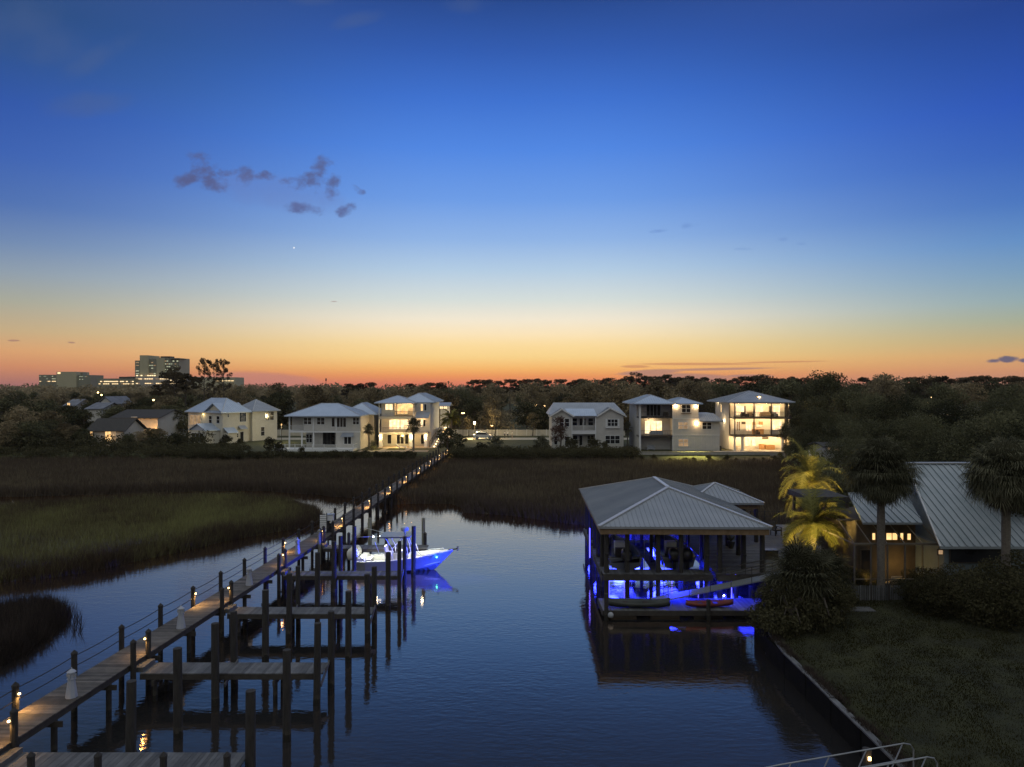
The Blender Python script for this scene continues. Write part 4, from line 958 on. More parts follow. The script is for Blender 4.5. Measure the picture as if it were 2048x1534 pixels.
# ---------------------------------------------------------------- houses along the far bank
class House:
    """u, v are rows/columns measured in an enlarged crop of the photograph; d is metres behind the front plane Yf"""
    def __init__(s, name, label, Yf, ox, oy, sc, cat='house', u0=0):
        s.Yf = Yf; s.ox, s.oy, s.sc = ox, oy, sc
        s.root = thing(name, label, cat, (s.x(u0), Yf, 1.55))
    def x(s, u, d=0): return PX(s.ox+u/s.sc, s.Yf+d)
    def z(s, v, d=0): return PZ(s.oy+v/s.sc, s.Yf+d)
    def wx(s, u): return s.x(u)                 # keep front-plane scale for depth boxes
    def box(s, name, mt, rects, parent=None):    # rects: (u0,v0,u1,v1,d0,d1)
        m = MB()
        for u0, v0, u1, v1, d0, d1 in rects: m.box(s.x(u0), s.Yf+d0, s.z(v1), s.x(u1), s.Yf+d1, s.z(v0))
        return m.build(name, mt, parent or s.root)
    def window(s, u0, v0, u1, v1, d, mt='glass', n=2, hb=1, shutters=False, name='window', rec=None):
        """rec: perspective depth at which u, v were measured (for walls behind the front plane)"""
        rd = d if rec is None else rec
        x0, x1, z0, z1 = s.x(u0, rd), s.x(u1, rd), s.z(v1, rd), s.z(v0, rd); y = s.Yf+d; t = .07
        m = MB(); m.box(x0-t,y-.07,z0-t,x1+t,y+.02,z0); m.box(x0-t,y-.07,z1,x1+t,y+.02,z1+t*1.3)
        m.box(x0-t,y-.07,z0,x0,y+.02,z1); m.box(x1,y-.07,z0,x1+t,y+.02,z1)
        for i in range(1, n): q = x0+(x1-x0)*i/n; m.box(q-.045,y-.065,z0,q+.045,y+.015,z1)
        for i in range(1, hb+1): q = z0+(z1-z0)*i/(hb+1); m.box(x0,y-.055,q-.03,x1,y+.01,q+.03)
        f = m.build(name, M['trim'] if name != 'sliding_door' else M['darkmetal'] if mt == 'glassd' else M['trim'], s.root)
        g = MB(); g.box(x0,y-.03,z0,x1,y-.012,z1); g.build('pane', M['glass' if mt == 'glassd' else mt], f); return f
    def sconce(s, u, v, d, pw=14, rd=0, dz=0):
        x, z, y = s.x(u, rd), s.z(v, rd), s.Yf+d
        m = MB(); m.box(x-.07,y-.16,z-.12,x+.07,y-.02,z+.12); o = m.build('wall_lamp', M['bulbhot'], s.root)
        light('lamp_light', 'POINT', (x, y-.38, z), pw, (1,.62,.28), s.root, size=.1)
def railing(m, x0, x1, y, z, h=1.0, sp=.14, post=True):
    m.box(x0,y-.03,z+h-.06,x1,y+.03,z+h); m.box(x0,y-.02,z+.08,x1,y+.02,z+.13)
    x = x0
    while x < x1: m.box(x,y-.012,z+.13,x+.025,y+.012,z+h-.06); x += sp
def furn(name, label, x, y, z, w, mt, kind='sofa', rz=0):
    t = thing(name, label, kind, (x,y,z)); T = Matrix.Translation((x,y,z)) @ Matrix.Rotation(rz, 4, 'Z')
    if kind == 'table':
        m = MB(T); m.box(-w/2,-.4,.70,w/2,.4,.75); m.build('tabletop', mt, t)
        for a in (-1,1):
            for b_ in (-1,1): m = MB(T); m.box(a*w*.45-.03,b_*.35-.03,0,a*w*.45+.03,b_*.35+.03,.70); m.build('leg', mt, t)
    else:
        m = MB(T); m.box(-w/2,-.35,.12,w/2,.35,.42); m.build('seat', mt, t)
        m = MB(T); m.box(-w/2,.25,.42,w/2,.4,.85); m.build('backrest', mt, t)
        for a in (-1, 1): m = MB(T); m.box(a*w/2-.08,-.38,.0,a*w/2+.08,.4,.6); m.build('arm', M['darkmetal'] if kind == 'chair' else mt, t)
    return t
# ---- house 6: three storeys of lit open porches -------------------------------------------------
h = House('porch_house', 'tall white house whose three open porches are all brightly lit, farthest right in the row', 131, 1420, 780, 10.96, u0=1100)
B_ = h
x0, x1 = h.x(540), h.x(1785); zt = h.z(268); f3 = h.z(598); f2 = h.z(992); g = 1.62; D = 3.4
m = MB(); m.box(x0,h.Yf+D,1.5,x1,h.Yf+12.4,zt); m.build('wall', M['stucco'], h.root)
m = MB(); m.box(x0-.05,h.Yf-.02,f3-.28,x1+.05,h.Yf+D,f3); m.box(x0-.05,h.Yf-.02,f2-.28,x1+.05,h.Yf+D,f2); m.box(x0-.05,h.Yf-.02,zt-.22,x1+.05,h.Yf+D,zt-.01)
m.build('porch_slab', M['darkmetal'], h.root)
m = MB(); m.box(x0+.1,h.Yf+.12,f3-.30,x1-.1,h.Yf+D-.02,f3-.285); m.box(x0+.1,h.Yf+.12,f2-.30,x1-.1,h.Yf+D-.02,f2-.285); m.box(x0+.1,h.Yf+.12,zt-.24,x1-.1,h.Yf+D-.02,zt-.225); m.build('ceiling', M['inner'], h.root)
for u in (545, 968, 1345, 1662, 1742):
    m = MB(); m.box(h.x(u)-.09,h.Yf+.0,f2,h.x(u)+.09,h.Yf+.18,f3-.28); m.box(h.x(u)-.09,h.Yf+.0,f3,h.x(u)+.09,h.Yf+.18,zt-.22); m.build('post', M['darkmetal'], h.root)
m = MB(); m.box(x0,h.Yf+D-.3,f2,x0+.16,h.Yf+D-.02,zt-.3); m.build('post', M['darkmetal'], h.root)
for u, w_ in ((552,.2),(720,.26),(1600,.28)):
    m = MB(); m.lathe(h.x(u), h.Yf+.25, [(w_+.08,0),(w_+.08,.12),(w_,.16),(w_*.92,2.2),(w_+.12,2.42),(w_+.12,f2-.285-g)], 10, z0=g); m.build('column', M['stucco'], h.root)
m = MB(); railing(m, x0+.1, x1-.1, h.Yf+.09, f3, sp=.16); railing(m, x0+.1, x1-.1, h.Yf+.09, f2, sp=.16); m.build('railing', M['darkmetal'], h.root)
m = MB(); m.box(x1-.16,h.Yf+.2,1.5,x1,h.Yf+D-.02,f2-.3); m.build('end_wall', M['inner'], h.root)
rd = D
for a in ((575,350,740,540,'lithot'),(1000,350,1150,575,'lithot'),(1395,350,1530,560,'lithot'),(580,690,660,900,'litdim'),(790,760,900,900,'lithot'),(1020,760,1130,800,'lithot'),(1370,680,1560,900,'lithot')):
    h.window(a[0], a[1], a[2], a[3], D, a[4], n=2 if a[2]-a[0] < 120 else 3, hb=0, rec=D)
for a in ((775,1040,855,1225),(920,1035,1000,1225)): 
    h.window(*a, D, 'lithot', n=1, hb=0, rec=D)
for u in (765, 1310, 1680): m = MB(); m.box(h.x(u-14,D),h.Yf+D-.06,h.z(560,D),h.x(u+14,D),h.Yf+D,h.z(350,D)); m.build('door', M['darkwood'], h.root)
m = MB(); m.box(h.x(920,D),h.Yf+D-.5,f2,h.x(1160,D),h.Yf+D,f2+1.0); m.box(h.x(930,D),h.Yf+D-.3,h.z(760,D),h.x(985,D),h.Yf+D,h.z(700,D)); m.box(h.x(1075,D),h.Yf+D-.3,h.z(760,D),h.x(1150,D),h.Yf+D,h.z(690,D)); m.build('cabinet', M['orangewood'], h.root)
m = MB(); m.box(h.x(690,D),h.Yf+D-.05,h.z(750,D),h.x(780,D),h.Yf+D,h.z(692,D)); m.build('picture_frame', M['darkwood'], h.root)
m = MB(); m.box(h.x(1070,D),h.Yf+D-.6,g,h.x(1170,D),h.Yf+D,g+1.0); m.box(h.x(1195,D),h.Yf+D-.8,g,h.x(1390,D),h.Yf+D,g+.85); m.build('counter', M['orangewood'], h.root)
m = MB(); m.box(h.x(1140,D),h.Yf+D-.12,h.z(1075,D),h.x(1280,D),h.Yf+D,h.z(1030,D)); m.build('television', M['darkwood'], h.root)
m = MB(); xw_ = h.x(410)-.0; m.box(x0-.16,h.Yf+6.2,h.z(715),x0-.02,h.Yf+6.4,h.z(700)); m.box(x0-.16,h.Yf+10.6,h.z(290),x0-.02,h.Yf+10.8,h.z(275)); m.build('side_lamp', M['bulbhot'], h.root)
light('side_light', 'POINT', (x0-.7,h.Yf+6.3,h.z(712)), 60, (1,.72,.38), h.root, size=.1); light('side_light', 'POINT', (x0-.7,h.Yf+10.7,h.z(285)), 30, (1,.72,.38), h.root, size=.1); light('side_light', 'POINT', (x0-1.6,h.Yf+3.5,3.4), 60, (1,.74,.42), h.root, size=.2)
hip_roof(h.x(350), h.x(1835), 130.2, 143.9, h.z(262), 2.0, h.root, M['roofg'], M['cap'], sp=.5, capw=.16, name='roof')
m = MB(); cx = h.x(1155); m.box(cx-.42,133,zt+.15,cx+.42,134.6,h.z(135)-.1); m.box(cx-.5,132.9,h.z(135)-.1,cx+.5,134.7,h.z(135)); ch = m.build('chimney', mat('chimney_stone', (.40,.25,.13), (.5,.32,.18), scale=3), h.root)
m = MB(); m.box(cx-.1,132.82,h.z(180),cx+.1,132.98,h.z(150)); m.build('lamp', M['bulbhot'], ch); light('lamp_light', 'POINT', (cx, 132.6, h.z(165)), 14, (1,.6,.25), ch, size=.1)
h.window(235, 320, 250, 480, 3.4, 'lit', n=1, hb=0)
H6 = h; W6 = (x1-x0)/4
for k in range(4):
    cxx = x0+W6*(k+.5)
    for zc, pw in ((zt-.45, 62), (f3-.52, 70), (f2-.52, 95)):
        light('porch_light', 'POINT', (cxx, h.Yf+1.9, zc), pw*3.0, (1,.66,.30), h.root, size=.12)
        m = MB(); m.lathe(cxx, h.Yf+1.9, [(.11,zc+.17),(.11,zc+.21)], 8); m.build('ceiling_lamp', M['bulbhot'], h.root)
for nm, lab, u, zz, w_, mt, kd in (('sofa','wicker sofa on the top porch between the middle posts',1215,f3,1.9,'tan','sofa'),('armchair','pale armchair on the top porch right of the third post',1420,f3,.8,'cushion','chair'),('armchair','round tan chair on the top porch in the left bay',880,f3,.9,'tan','chair'),('armchair','dark chair on the top porch near the bedroom door',735,f3,.8,'darkwood','chair'),('dining_table','round white dining table on the middle porch, left bay',700,f2,1.5,'white','table'),('sofa','green sofa on the middle porch in the right bay',1450,f2,2.0,'cushion','sofa'),('dining_chair','small dark chair on the middle porch beside the middle post',1045,f2,.5,'darkwood','chair'),('outdoor_table','low table on the ground patio of the brightly lit house',640,g,1.2,'orangewood','table')):
    furn(nm, lab, h.x(u, 1.7), h.Yf+1.7, zz+.005, w_, M[mt], kd)
p = thing('patio', 'pale concrete patio and low pool edge before the brightly lit house', 'patio', (h.x(900),129.5,1.55))
m = MB(); m.box(h.x(60),128.95,1.3,h.x(1790),131.0,1.615); m.box(x0,131.0,1.3,x1,h.Yf+D-.02,1.62); m.build('slab', M['concrete'], p)
m = MB(); m.box(h.x(800),129.7,1.615,h.x(1150),130.4,1.66); m.build('kerb', M['darkmetal'], p)
# ---- house 5: grey stepped house ---------------------------------------------------------------
h = House('stepped_house', 'grey three-storey house with stacked balconies and a lower right wing', 132, 1240, 720, 5.38, u0=620)
zt = h.z(468); f3 = h.z(612); f2 = h.z(812); D = 2.6; xl, xm, xr, xrr = h.x(205), h.x(573), h.x(845), h.x(1072)
m = MB(); m.box(xl,h.Yf+D,1.4,xm,h.Yf+11,zt); m.build('wall', M['siding'], h.root)
m = MB(); m.box(xm,h.Yf,h.z(628),xr,h.Yf+11,zt); m.build('upper_wall', M['batten'], h.root)
m = MB(); m.box(xm,h.Yf+.02,h.z(808),xrr,h.Yf+10,h.z(632)); m.build('middle_wall', M['siding'], h.root)
m = MB(); m.box(xm,h.Yf+.04,1.4,xrr,h.Yf+10,h.z(812)); m.build('lower_wall', M['batten'], h.root)
m = MB(); m.box(xm,h.Yf-.06,h.z(632),xr+.05,h.Yf+.0,h.z(626)); m.box(xm,h.Yf-.04,h.z(812),xrr+.05,h.Yf+.02,h.z(805)); m.box(xm-.14,h.Yf-.03,1.5,xm,h.Yf+.2,zt-.1); m.box(xl,h.Yf-.03,1.5,xl+.35,h.Yf+.3,zt-.1); m.build('trim', M['trim'], h.root)
m = MB(); m.box(xl,h.Yf,f3-.28,xm-.14,h.Yf+D,f3); m.box(xl,h.Yf,f2-.28,xm-.14,h.Yf+D,f2); m.box(xl,h.Yf,zt-.3,xm-.14,h.Yf+D,zt-.05); m.build('balcony_slab', M['darkmetal'], h.root)
m = MB(); m.box(xl,h.Yf+.3,1.5,xl+.12,h.Yf+D,f3-.28); m.build('side_wall', M['siding'], h.root)
m = MB(); railing(m, xl+.35, xm-.14, h.Yf+.08, f3, .95, .15); m.build('railing', M['darkmetal'], h.root)
m = MB(); railing(m, xl+.35, xm-.14, h.Yf+.08, f2, .9, .5); m.build('rail', M['darkmetal'], h.root)
h.window(285, 482, 435, 600, D, 'glass', n=4, hb=0, rec=D, name='sliding_door'); h.window(268, 655, 450, 790, D, 'lithot', n=3, hb=0, rec=D, name='sliding_door')
for v in ((470,)): pass
h.window(665, 483, 757, 562, 0, 'glass', 2, 1); h.window(627, 668, 728, 742, .02, 'litdim', 2, 1); h.window(886, 672, 982, 742, .02, 'glass', 2, 1); h.window(630, 852, 732, 928, .04, 'litdim', 2, 1)
m = MB(); m.box(h.x(655),h.Yf-.3,h.z(575),h.x(765),h.Yf-.07,h.z(568)); m.build('flower_box', M['darkwood'], h.root)
hip_roof(h.x(128), h.x(600), 131.0, 143.6, h.z(466), 1.55, h.root, M['roof'], M['cap'], sp=.45, capw=.12)
hip_roof(h.x(520), h.x(882), 131.2, 141, h.z(467), 1.05, h.root, M['roof'], M['cap'], sp=.45, capw=.12)
m = MB(); a = [(xr-.1,131.2,h.z(652)),(h.x(1108),131.2,h.z(652)),(xr-.1,134.0,h.z(652)+1.35)]; 
pl = [(xr,131.2,h.z(652)),(h.x(1108),131.2,h.z(652)),(h.x(1040),134.2,h.z(652)+1.3),(xr,134.2,h.z(652)+1.3)]; m.poly(pl); plane_seams(m, pl, pl[0], pl[1], .38, .05, .05)
pr = [(h.x(1108),131.2,h.z(652)),(h.x(1108),142,h.z(652)),(h.x(1040),139,h.z(652)+1.3),(h.x(1040),134.2,h.z(652)+1.3)]; m.poly(pr); m.box(xr+.002,131.202,h.z(652)-.16,h.x(1108)-.002,142,h.z(652)-.01); m.box(xr,134.3,h.z(652),h.x(1036),139,h.z(652)+1.28); m.build('lower_roof', M['roofg'], h.root)
h.sconce(601, 497, 0, 60); h.sconce(816, 497, 0, 60); h.sconce(824, 682, .02, 90)
light('room_light', 'POINT', (h.x(360),h.Yf+1.5,f3-.5), 110, (1,.68,.35), h.root, size=.1)
light('yard_light', 'SPOT', (h.x(824), 131.6, h.z(700)), 14000, (1,.92,.25), h.root, size=.2, rot=aim((h.x(824), 131.6, h.z(700)), (h.x(700),125.5,.9)), spot=75, blend=.9)
furn('sofa', 'dark sofa with blue cushions on the middle balcony of the grey stepped house', h.x(385,1.4), h.Yf+1.2, f2+.005, 2.2, M['cushion'], 'sofa', R(180))
furn('balcony_chair', 'dark chair on the unlit top balcony of the grey stepped house', h.x(495,1.2), h.Yf+1.3, f3+.005, .8, M['darkwood'], 'chair')
furn('bench', 'low bench under the dark ground floor of the grey stepped house', h.x(330,1.2), h.Yf+1.3, 1.6, 1.3, M['cushion'], 'bench')
m = MB(); m.box(h.x(1072),132.4,1.5,h.x(1098),133.2,2.4); tag(m.build('air_conditioner', M['darkmetal'], off=(h.x(1085),132.8,1.5)), 'grey air conditioner box between the stepped house and the brightly lit house', 'air conditioner')
# seawall below both houses
sw = thing('retaining_wall', 'low retaining wall below the two tall houses on the right', 'wall', (h.x(600),128.8,.9))
m = MB(); m.box(h.x(-40),128.72,.6,h.x(1760),128.92,1.56); m.build('wall', M['concrete'], sw); m = MB(); m.box(h.x(-40),128.66,1.56,h.x(1760),128.98,1.64); m.build('coping', M['concrete'], sw)
# ---- house 4: grey cottage-style house, unlit ---------------------------------------------------
h = House('gabled_house', 'unlit grey house with two front gables and a centre balcony', 136, 1050, 720, 6.81, u0=850)
zt = h.z(770); a, b_, c, d_ = h.x(365), h.x(632), h.x(972), h.x(1345); D = 2.4; zf = h.z(965)
m = MB(); m.box(a,h.Yf,1.4,b_,h.Yf+10,zt); m.box(c,h.Yf+.3,1.4,d_,h.Yf+10,zt); m.box(b_,h.Yf+D,1.4,c,h.Yf+10,zt); 
for x0, x1, yy, v in ((a,b_,h.Yf,668),(c,d_,h.Yf+.3,655)): m.slab([(x0,yy,zt),(x1,yy,zt),((x0+x1)/2,yy,h.z(v)-.12)], (0,5,0))
m.build('wall', M['siding'], h.root)
m = MB(); m.box(b_,h.Yf+.1,h.z(1010),c,h.Yf+D,zf); m.box(b_,h.Yf+.1,zt-.15,c,h.Yf+D,zt+.1); m.build('balcony_slab', M['trim'], h.root)
m = MB(); railing(m, b_+.05, c-.05, h.Yf+.2, zf, .95, .16); m.box((b_+c)/2-.06,h.Yf+.14,zf,(b_+c)/2+.06,h.Yf+.26,zt-.15); m.build('railing', M['trim'], h.root)
m = MB()
for q in (b_+.12, c-.12): m.box(q-.1,h.Yf+.12,1.4,q+.1,h.Yf+.32,zt-.15)
m.build('post', M['trim'], h.root)
h.window(470, 800, 520, 905, 0, 'glass', 1, 1); h.window(545, 800, 600, 905, 0, 'glass', 1, 1); h.window(400, 1040, 440, 1150, 0, 'glass', 1, 1); h.window(545, 1040, 598, 1155, 0, 'glass', 1, 1)
h.window(648, 795, 708, 890, D, 'glass', 1, 1, rec=D); h.window(742, 795, 826, 890, D, 'glass', 2, 0, rec=D, name='door'); h.window(862, 795, 928, 890, D, 'glass', 1, 1, rec=D)
h.window(652, 1030, 712, 1135, D, 'glass', 1, 1, rec=D); h.window(740, 1030, 780, 1160, D, 'glass', 1, 0, rec=D, name='door'); h.window(850, 1030, 930, 1130, D, 'glass', 2, 1, rec=D)
h.window(1128, 810, 1260, 898, .3, 'glass', 3, 1); h.window(1097, 1032, 1288, 1136, .3, 'glass', 3, 1)
m = MB(); y = h.Yf+.3
for q0, q1 in ((1100,1120),(1268,1290)): m.box(h.x(q0),y-.06,h.z(905),h.x(q1),y,h.z(800))
m.box(h.x(1100),y-.35,h.z(928),h.x(1290),y-.075,h.z(910)); m.build('shutter', M['trim'], h.root)
Zr = h.z(600); Ze = h.z(762)
m = MB(); pl = [(a-.6,h.Yf+1.2,Ze+.2),(d_+.6,h.Yf+1.2,Ze+.2),(h.x(1275),h.Yf+6,Zr+.15),(h.x(410),h.Yf+6,Zr+.15)]; m.poly(pl); plane_seams(m, pl, pl[0], pl[1], .42)
pb = [(d_+.6,h.Yf+1.2,Ze+.2),(d_+.6,h.Yf+10.8,Ze+.2),(h.x(1275),h.Yf+6,Zr+.15)]; m.poly(pb); pc = [(a-.6,h.Yf+1.2,Ze+.2),(a-.6,h.Yf+10.8,Ze+.2),(h.x(410),h.Yf+6,Zr+.15)]; m.poly(pc); m.poly([(a-.6,h.Yf+10.8,Ze+.2),(d_+.6,h.Yf+10.8,Ze+.2),(h.x(1275),h.Yf+6,Zr+.15),(h.x(410),h.Yf+6,Zr+.15)])
rf = m.build('roof', M['roofg'], h.root)
m = MB(); pl = [(b_-.5,h.Yf-.3,h.z(758)),(c+.1,h.Yf-.3,h.z(758)),(c-.2,h.Yf+2.6,h.z(676)+.12),(h.x(560),h.Yf+2.6,h.z(676)+.12)]; m.slab(pl, (0,0,-.06)); plane_seams(m, pl, pl[0], pl[1], .42); m.build('porch_roof', M['roof'], h.root)
for (x0, x1, v, e0, e1, yy) in ((a,b_,665,h.x(332),h.x(668),h.Yf-.4),(c,d_,650,h.x(1040)-.9,h.x(1385),h.Yf-.1)):
    m = MB(); cx = (x0+x1)/2; zp = h.z(v)
    for sx, e in ((-1, e0), (1, e1)):
        pl = [(e,yy,Ze-.05),(e,yy+5.2,Ze-.05),(cx,yy+5.2,zp),(cx,yy,zp)]; m.slab(pl, (0,0,-.14)); plane_seams(m, pl, pl[0], pl[1], .42)
    g_ = m.build('gable_roof', M['roofg'], h.root)
    m = MB(); m.bar((e0,yy-.04,Ze-.12),(cx,yy-.04,zp-.08),.06,.26); m.bar((e1,yy-.04,Ze-.12),(cx,yy-.04,zp-.08),.06,.26); m.ball((cx,yy,zp+.08),.1); m.build('bargeboard', M['trim'], g_)
# ---- house 3: three-storey lit house with stairs -------------------------------------------------
h = House('stair_house', 'lit three-storey house with an outside stair of glowing steps where the boardwalk ends', 140, 740, 780, 10.24, u0=700)
zt = h.z(262); f3 = h.z(535); f2 = h.z(868); D = 2.6; a, b_, c = h.x(178), h.x(905), h.x(1225)
m = MB(); m.box(a,h.Yf+D,1.4,b_,h.Yf+18,zt); m.box(b_,h.Yf+.8,h.z(860),c,h.Yf+18,zt-.1); m.box(b_,h.Yf+D,1.4,c,h.Yf+18,h.z(860)); m.build('wall', M['siding'], h.root)
m = MB(); m.box(h.x(235),h.Yf+.3,f3,h.x(495),h.Yf+D,zt-.1); m.box(b_-.12,h.Yf+.5,f2,b_,h.Yf+D,zt-.1); m.build('bay_wall', M['batten'], h.root)
m = MB(); m.box(a,h.Yf,f3-.6,b_,h.Yf+D,f3-.05); m.box(a,h.Yf,f2-.30,c-.4,h.Yf+D,f2); m.box(a,h.Yf,zt-.12,b_,h.Yf+D,zt-.01); m.build('floor_beam', mat('beam_paint', (.42,.40,.36), (.48,.46,.42), rough=.7), h.root)
m = MB(); m.box(a,h.Yf+.05,f3-.05,b_,h.Yf+D,f3); m.build('deck_edge', M['darkmetal'], h.root)
m = MB(); railing(m, h.x(500), b_, h.Yf+.08, f3, .95, .15); railing(m, a+.7, b_, h.Yf+.08, f2, .95, .15); m.build('railing', M['darkmetal'], h.root)
for u in (215, 838, 1138):
    m = MB(); m.box(h.x(u)-.32,h.Yf+.05,1.5,h.x(u)+.32,h.Yf+.55,f2-.3); m.build('column', M['white'], h.root)
for u in (185, 885):
    m = MB(); m.box(h.x(u)-.08,h.Yf+.05,f2,h.x(u)+.08,h.Yf+.2,f3-.6); m.box(h.x(u)-.08,h.Yf+.05,f3,h.x(u)+.08,h.Yf+.2,zt-.12); m.build('post', M['trim'], h.root)
h.window(318, 288, 464, 405, .3, 'lithot', 2, 0); h.window(560, 292, 770, 490, D, 'lit', 3, 0, rec=D, name='sliding_door'); h.window(400, 615, 605, 800, D, 'lithot', 3, 0, rec=D, name='sliding_door'); h.window(628, 615, 800, 800, D, 'lithot', 2, 0, rec=D, name='sliding_door')
h.window(1042, 288, 1084, 425, .8, 'lit', 1, 0); h.window(1112, 290, 1155, 418, .8, 'glass', 1, 0); h.window(1035, 612, 1085, 752, .8, 'lithot', 1, 0); h.window(1095, 612, 1135, 745, .8, 'glass', 1, 0)
h.window(360, 918, 438, 1100, D, 'glass', 1, 0, rec=D, name='door'); h.window(552, 918, 690, 1100, D, 'glass', 2, 0, rec=D, name='sliding_door'); h.window(720, 918, 785, 1100, D, 'glass', 1, 0, rec=D); h.window(1045, 918, 1105, 1100, D, 'glass', 1, 0, rec=D, name='door')
hip_roof(h.x(105), h.x(950), 139.0, 146.8, h.z(258), 1.35, h.root, M['roof'], M['cap'], sp=.45, capw=.12)
hip_roof(h.x(560), h.x(1320), 141.0, 159.5, h.z(250), 1.75, h.root, M['roof'], M['cap'], sp=.45, capw=.12, name='rear_roof')
m = MB(); pl = [(h.x(925),h.Yf-.9,h.z(568)),(h.x(1205),h.Yf-.9,h.z(568)),(h.x(1225),h.Yf+.78,h.z(455)),(h.x(935),h.Yf+.78,h.z(455))]; m.slab(pl, (0,0,-.08)); plane_seams(m, pl, pl[0], pl[1], .4); m.build('awning_roof', M['roofg'], h.root)
for u in (210, 843, 1136): 
    h.sconce(u, 955, .05, 75)
for u, zc, pw in ((700,zt-.4,34),(860,zt-.4,20),(480,f3-.9,26),(720,f3-.9,20),(1050,h.z(590),22),(480,f2-.6,12),(980,f2-.6,10)):
    light('porch_light', 'POINT', (h.x(u), h.Yf+1.4 if u != 1050 else h.Yf-.2, zc), pw*4.5, (1,.60,.25), h.root, size=.1)
light('terrace_fill_light', 'POINT', (h.x(560),h.Yf-1.8,3.4), 480, (1,.76,.28), h.root, size=.3)  # mid-air fill without a fixture, added over the terrace and grass
# side windows and outside stair
st_ = thing('outside_stair', 'outside stair with a glowing lamp on every step beside the lit house', 'staircase', (PX(868,144),138,1.6))
m = MB(); N = 16
for i in range(N):
    t = i/(N-1); y = 138+t*11; x = PX(866.5,138)+t*1.3; z = 1.7+t*3.0; m.box(x-.75,y,z-.06,x+.75,y+.72,z)
m.build('step', M['trim'], st_)
m = MB()
for s_ in (-.78,.78): m.bar((PX(866.5,138)+s_,138,1.5),(PX(866.5,138)+1.3+s_,149.6,4.6),.08,.35); m.bar((PX(866.5,138)+s_,138,2.7),(PX(866.5,138)+1.3+s_,149.6,5.7),.06,.08)
for i in range(9):
    t = i/8
    for s_ in (-.78,.78): x = PX(866.5,138)+1.3*t+s_; m.box(x-.05,138+t*11.4,1.6+3*t,x+.05,138.1+t*11.4,2.75+3*t)
m.build('stringer_and_rail', M['darkmetal'], st_)
for i in range(9):
    t = i/8; x = PX(866.5,138)+1.3*t+.2; y = 137.9+t*11.2; z = 1.78+3.0*t
    m = MB(); m.box(x-.13,y-.1,z,x+.13,y,z+.16); m.build('step_lamp', M['bulb'], st_)
for i in (0,2,4,6,8): t = i/8; light('step_light', 'POINT', (PX(866.5,138)+1.3*t-.2,137.6+t*11.2,2.2+3*t), 7, (1,.6,.25), st_, size=.08)
st2 = thing('rear_stair', 'upper flight of glowing steps behind the outside stair', 'staircase', (PX(884,152),150,3))
m = MB()
for i in range(6): m.box(PX(885,150)-.5+i*.03,150+i*.5,3.4+i*.22,PX(885,150)+.5+i*.03,150.5+i*.5,3.46+i*.22)
m.build('step', M['trim'], st2)
for i in range(0,6,1): m = MB(); x = PX(885,150)+.1+i*.03; m.box(x-.12,149.9+i*.5,3.5+i*.22,x+.12,149.95+i*.5,3.62+i*.22); m.build('step_lamp', M['bulb'], st2)
m = MB(); m.box(PX(866.5,138)-.9,149.7,1.4,PX(884,150)+1.6,154,4.55); tag(m.build('stair_landing', M['siding'], off=(PX(870,150),150,1.5)), 'raised side landing behind the glowing stair', 'landing')
p = thing('garden_patio', 'tan paver terrace with grass squares before the lit stair house', 'patio', (h.x(600),130,1.55))
m = MB(); m.box(h.x(-30),129.4,1.4,h.x(1300),132.2,1.62); m.box(h.x(200),137.6,1.4,h.x(1300),h.Yf+D-.02,1.60); m.box(h.x(330),132.2,1.4,h.x(440),137.6,1.60); m.box(h.x(820),132.2,1.4,h.x(900),137.6,1.60); m.build('paving', mat('tan_pavers', (.36,.27,.18), (.44,.34,.23), scale=2, rough=.9), p)
t = thing('lounge_chair', 'white chaise lounge on the grass before the lit stair house', 'lounge chair', (h.x(690),136,1.6)); x = h.x(680)
m = MB(); m.slab([(x-.2,135.6,1.9),(x+1.3,135.6,1.9),(x+1.3,136.3,1.9),(x-.2,136.3,1.9)], (0,0,.1)); m.build('seat', M['white'], t); m = MB(); m.slab([(x-.2,135.6,1.95),(x-.2,136.3,1.95),(x-.75,136.3,2.5),(x-.75,135.6,2.5)], (0,0,.1)); m.build('backrest', M['white'], t)
m = MB(); m.box(x-.15,135.65,1.58,x-.08,136.25,1.9); m.box(x+1.15,135.65,1.58,x+1.22,136.25,1.9); m.build('frame', M['white'], t)
# bicycle-like garden cart wheel beside terrace: a parked bicycle
t = thing('bicycle', 'parked bicycle at the left end of the terrace by the lit house', 'bicycle', (h.x(170),131,1.62))
bxk = h.x(170)
for q in (-.5, .5):
    m = MB(); n = 18
    for i in range(n): a0, a1 = 2*math.pi*i/n, 2*math.pi*(i+1)/n; m.tube((bxk+q+.33*math.cos(a0),131,1.97+.33*math.sin(a0)), (bxk+q+.33*math.cos(a1),131,1.97+.33*math.sin(a1)), .025, n=5)
    for i in range(6): a0 = math.pi*i/6; m.tube((bxk+q+.33*math.cos(a0),131,1.97+.33*math.sin(a0)), (bxk+q-.33*math.cos(a0),131,1.97-.33*math.sin(a0)), .006, n=4)
    m.build('wheel', M['black'], t)
m = MB(); F_ = lambda u_, z_: (bxk+u_, 131, 1.62+z_); m.path([F_(-.5,.35),F_(-.05,.35),F_(.35,.8),F_(-.15,.8),F_(-.5,.35)], .018); m.path([F_(-.05,.35),F_(-.18,.92)], .018); m.path([F_(.5,.35),F_(.33,.98),F_(.25,1.0)], .018); m.build('frame', M['darkmetal'], t); m = MB(); m.box(bxk-.3,130.93,2.52,bxk-.06,131.07,2.58); m.build('saddle', M['black'], t)
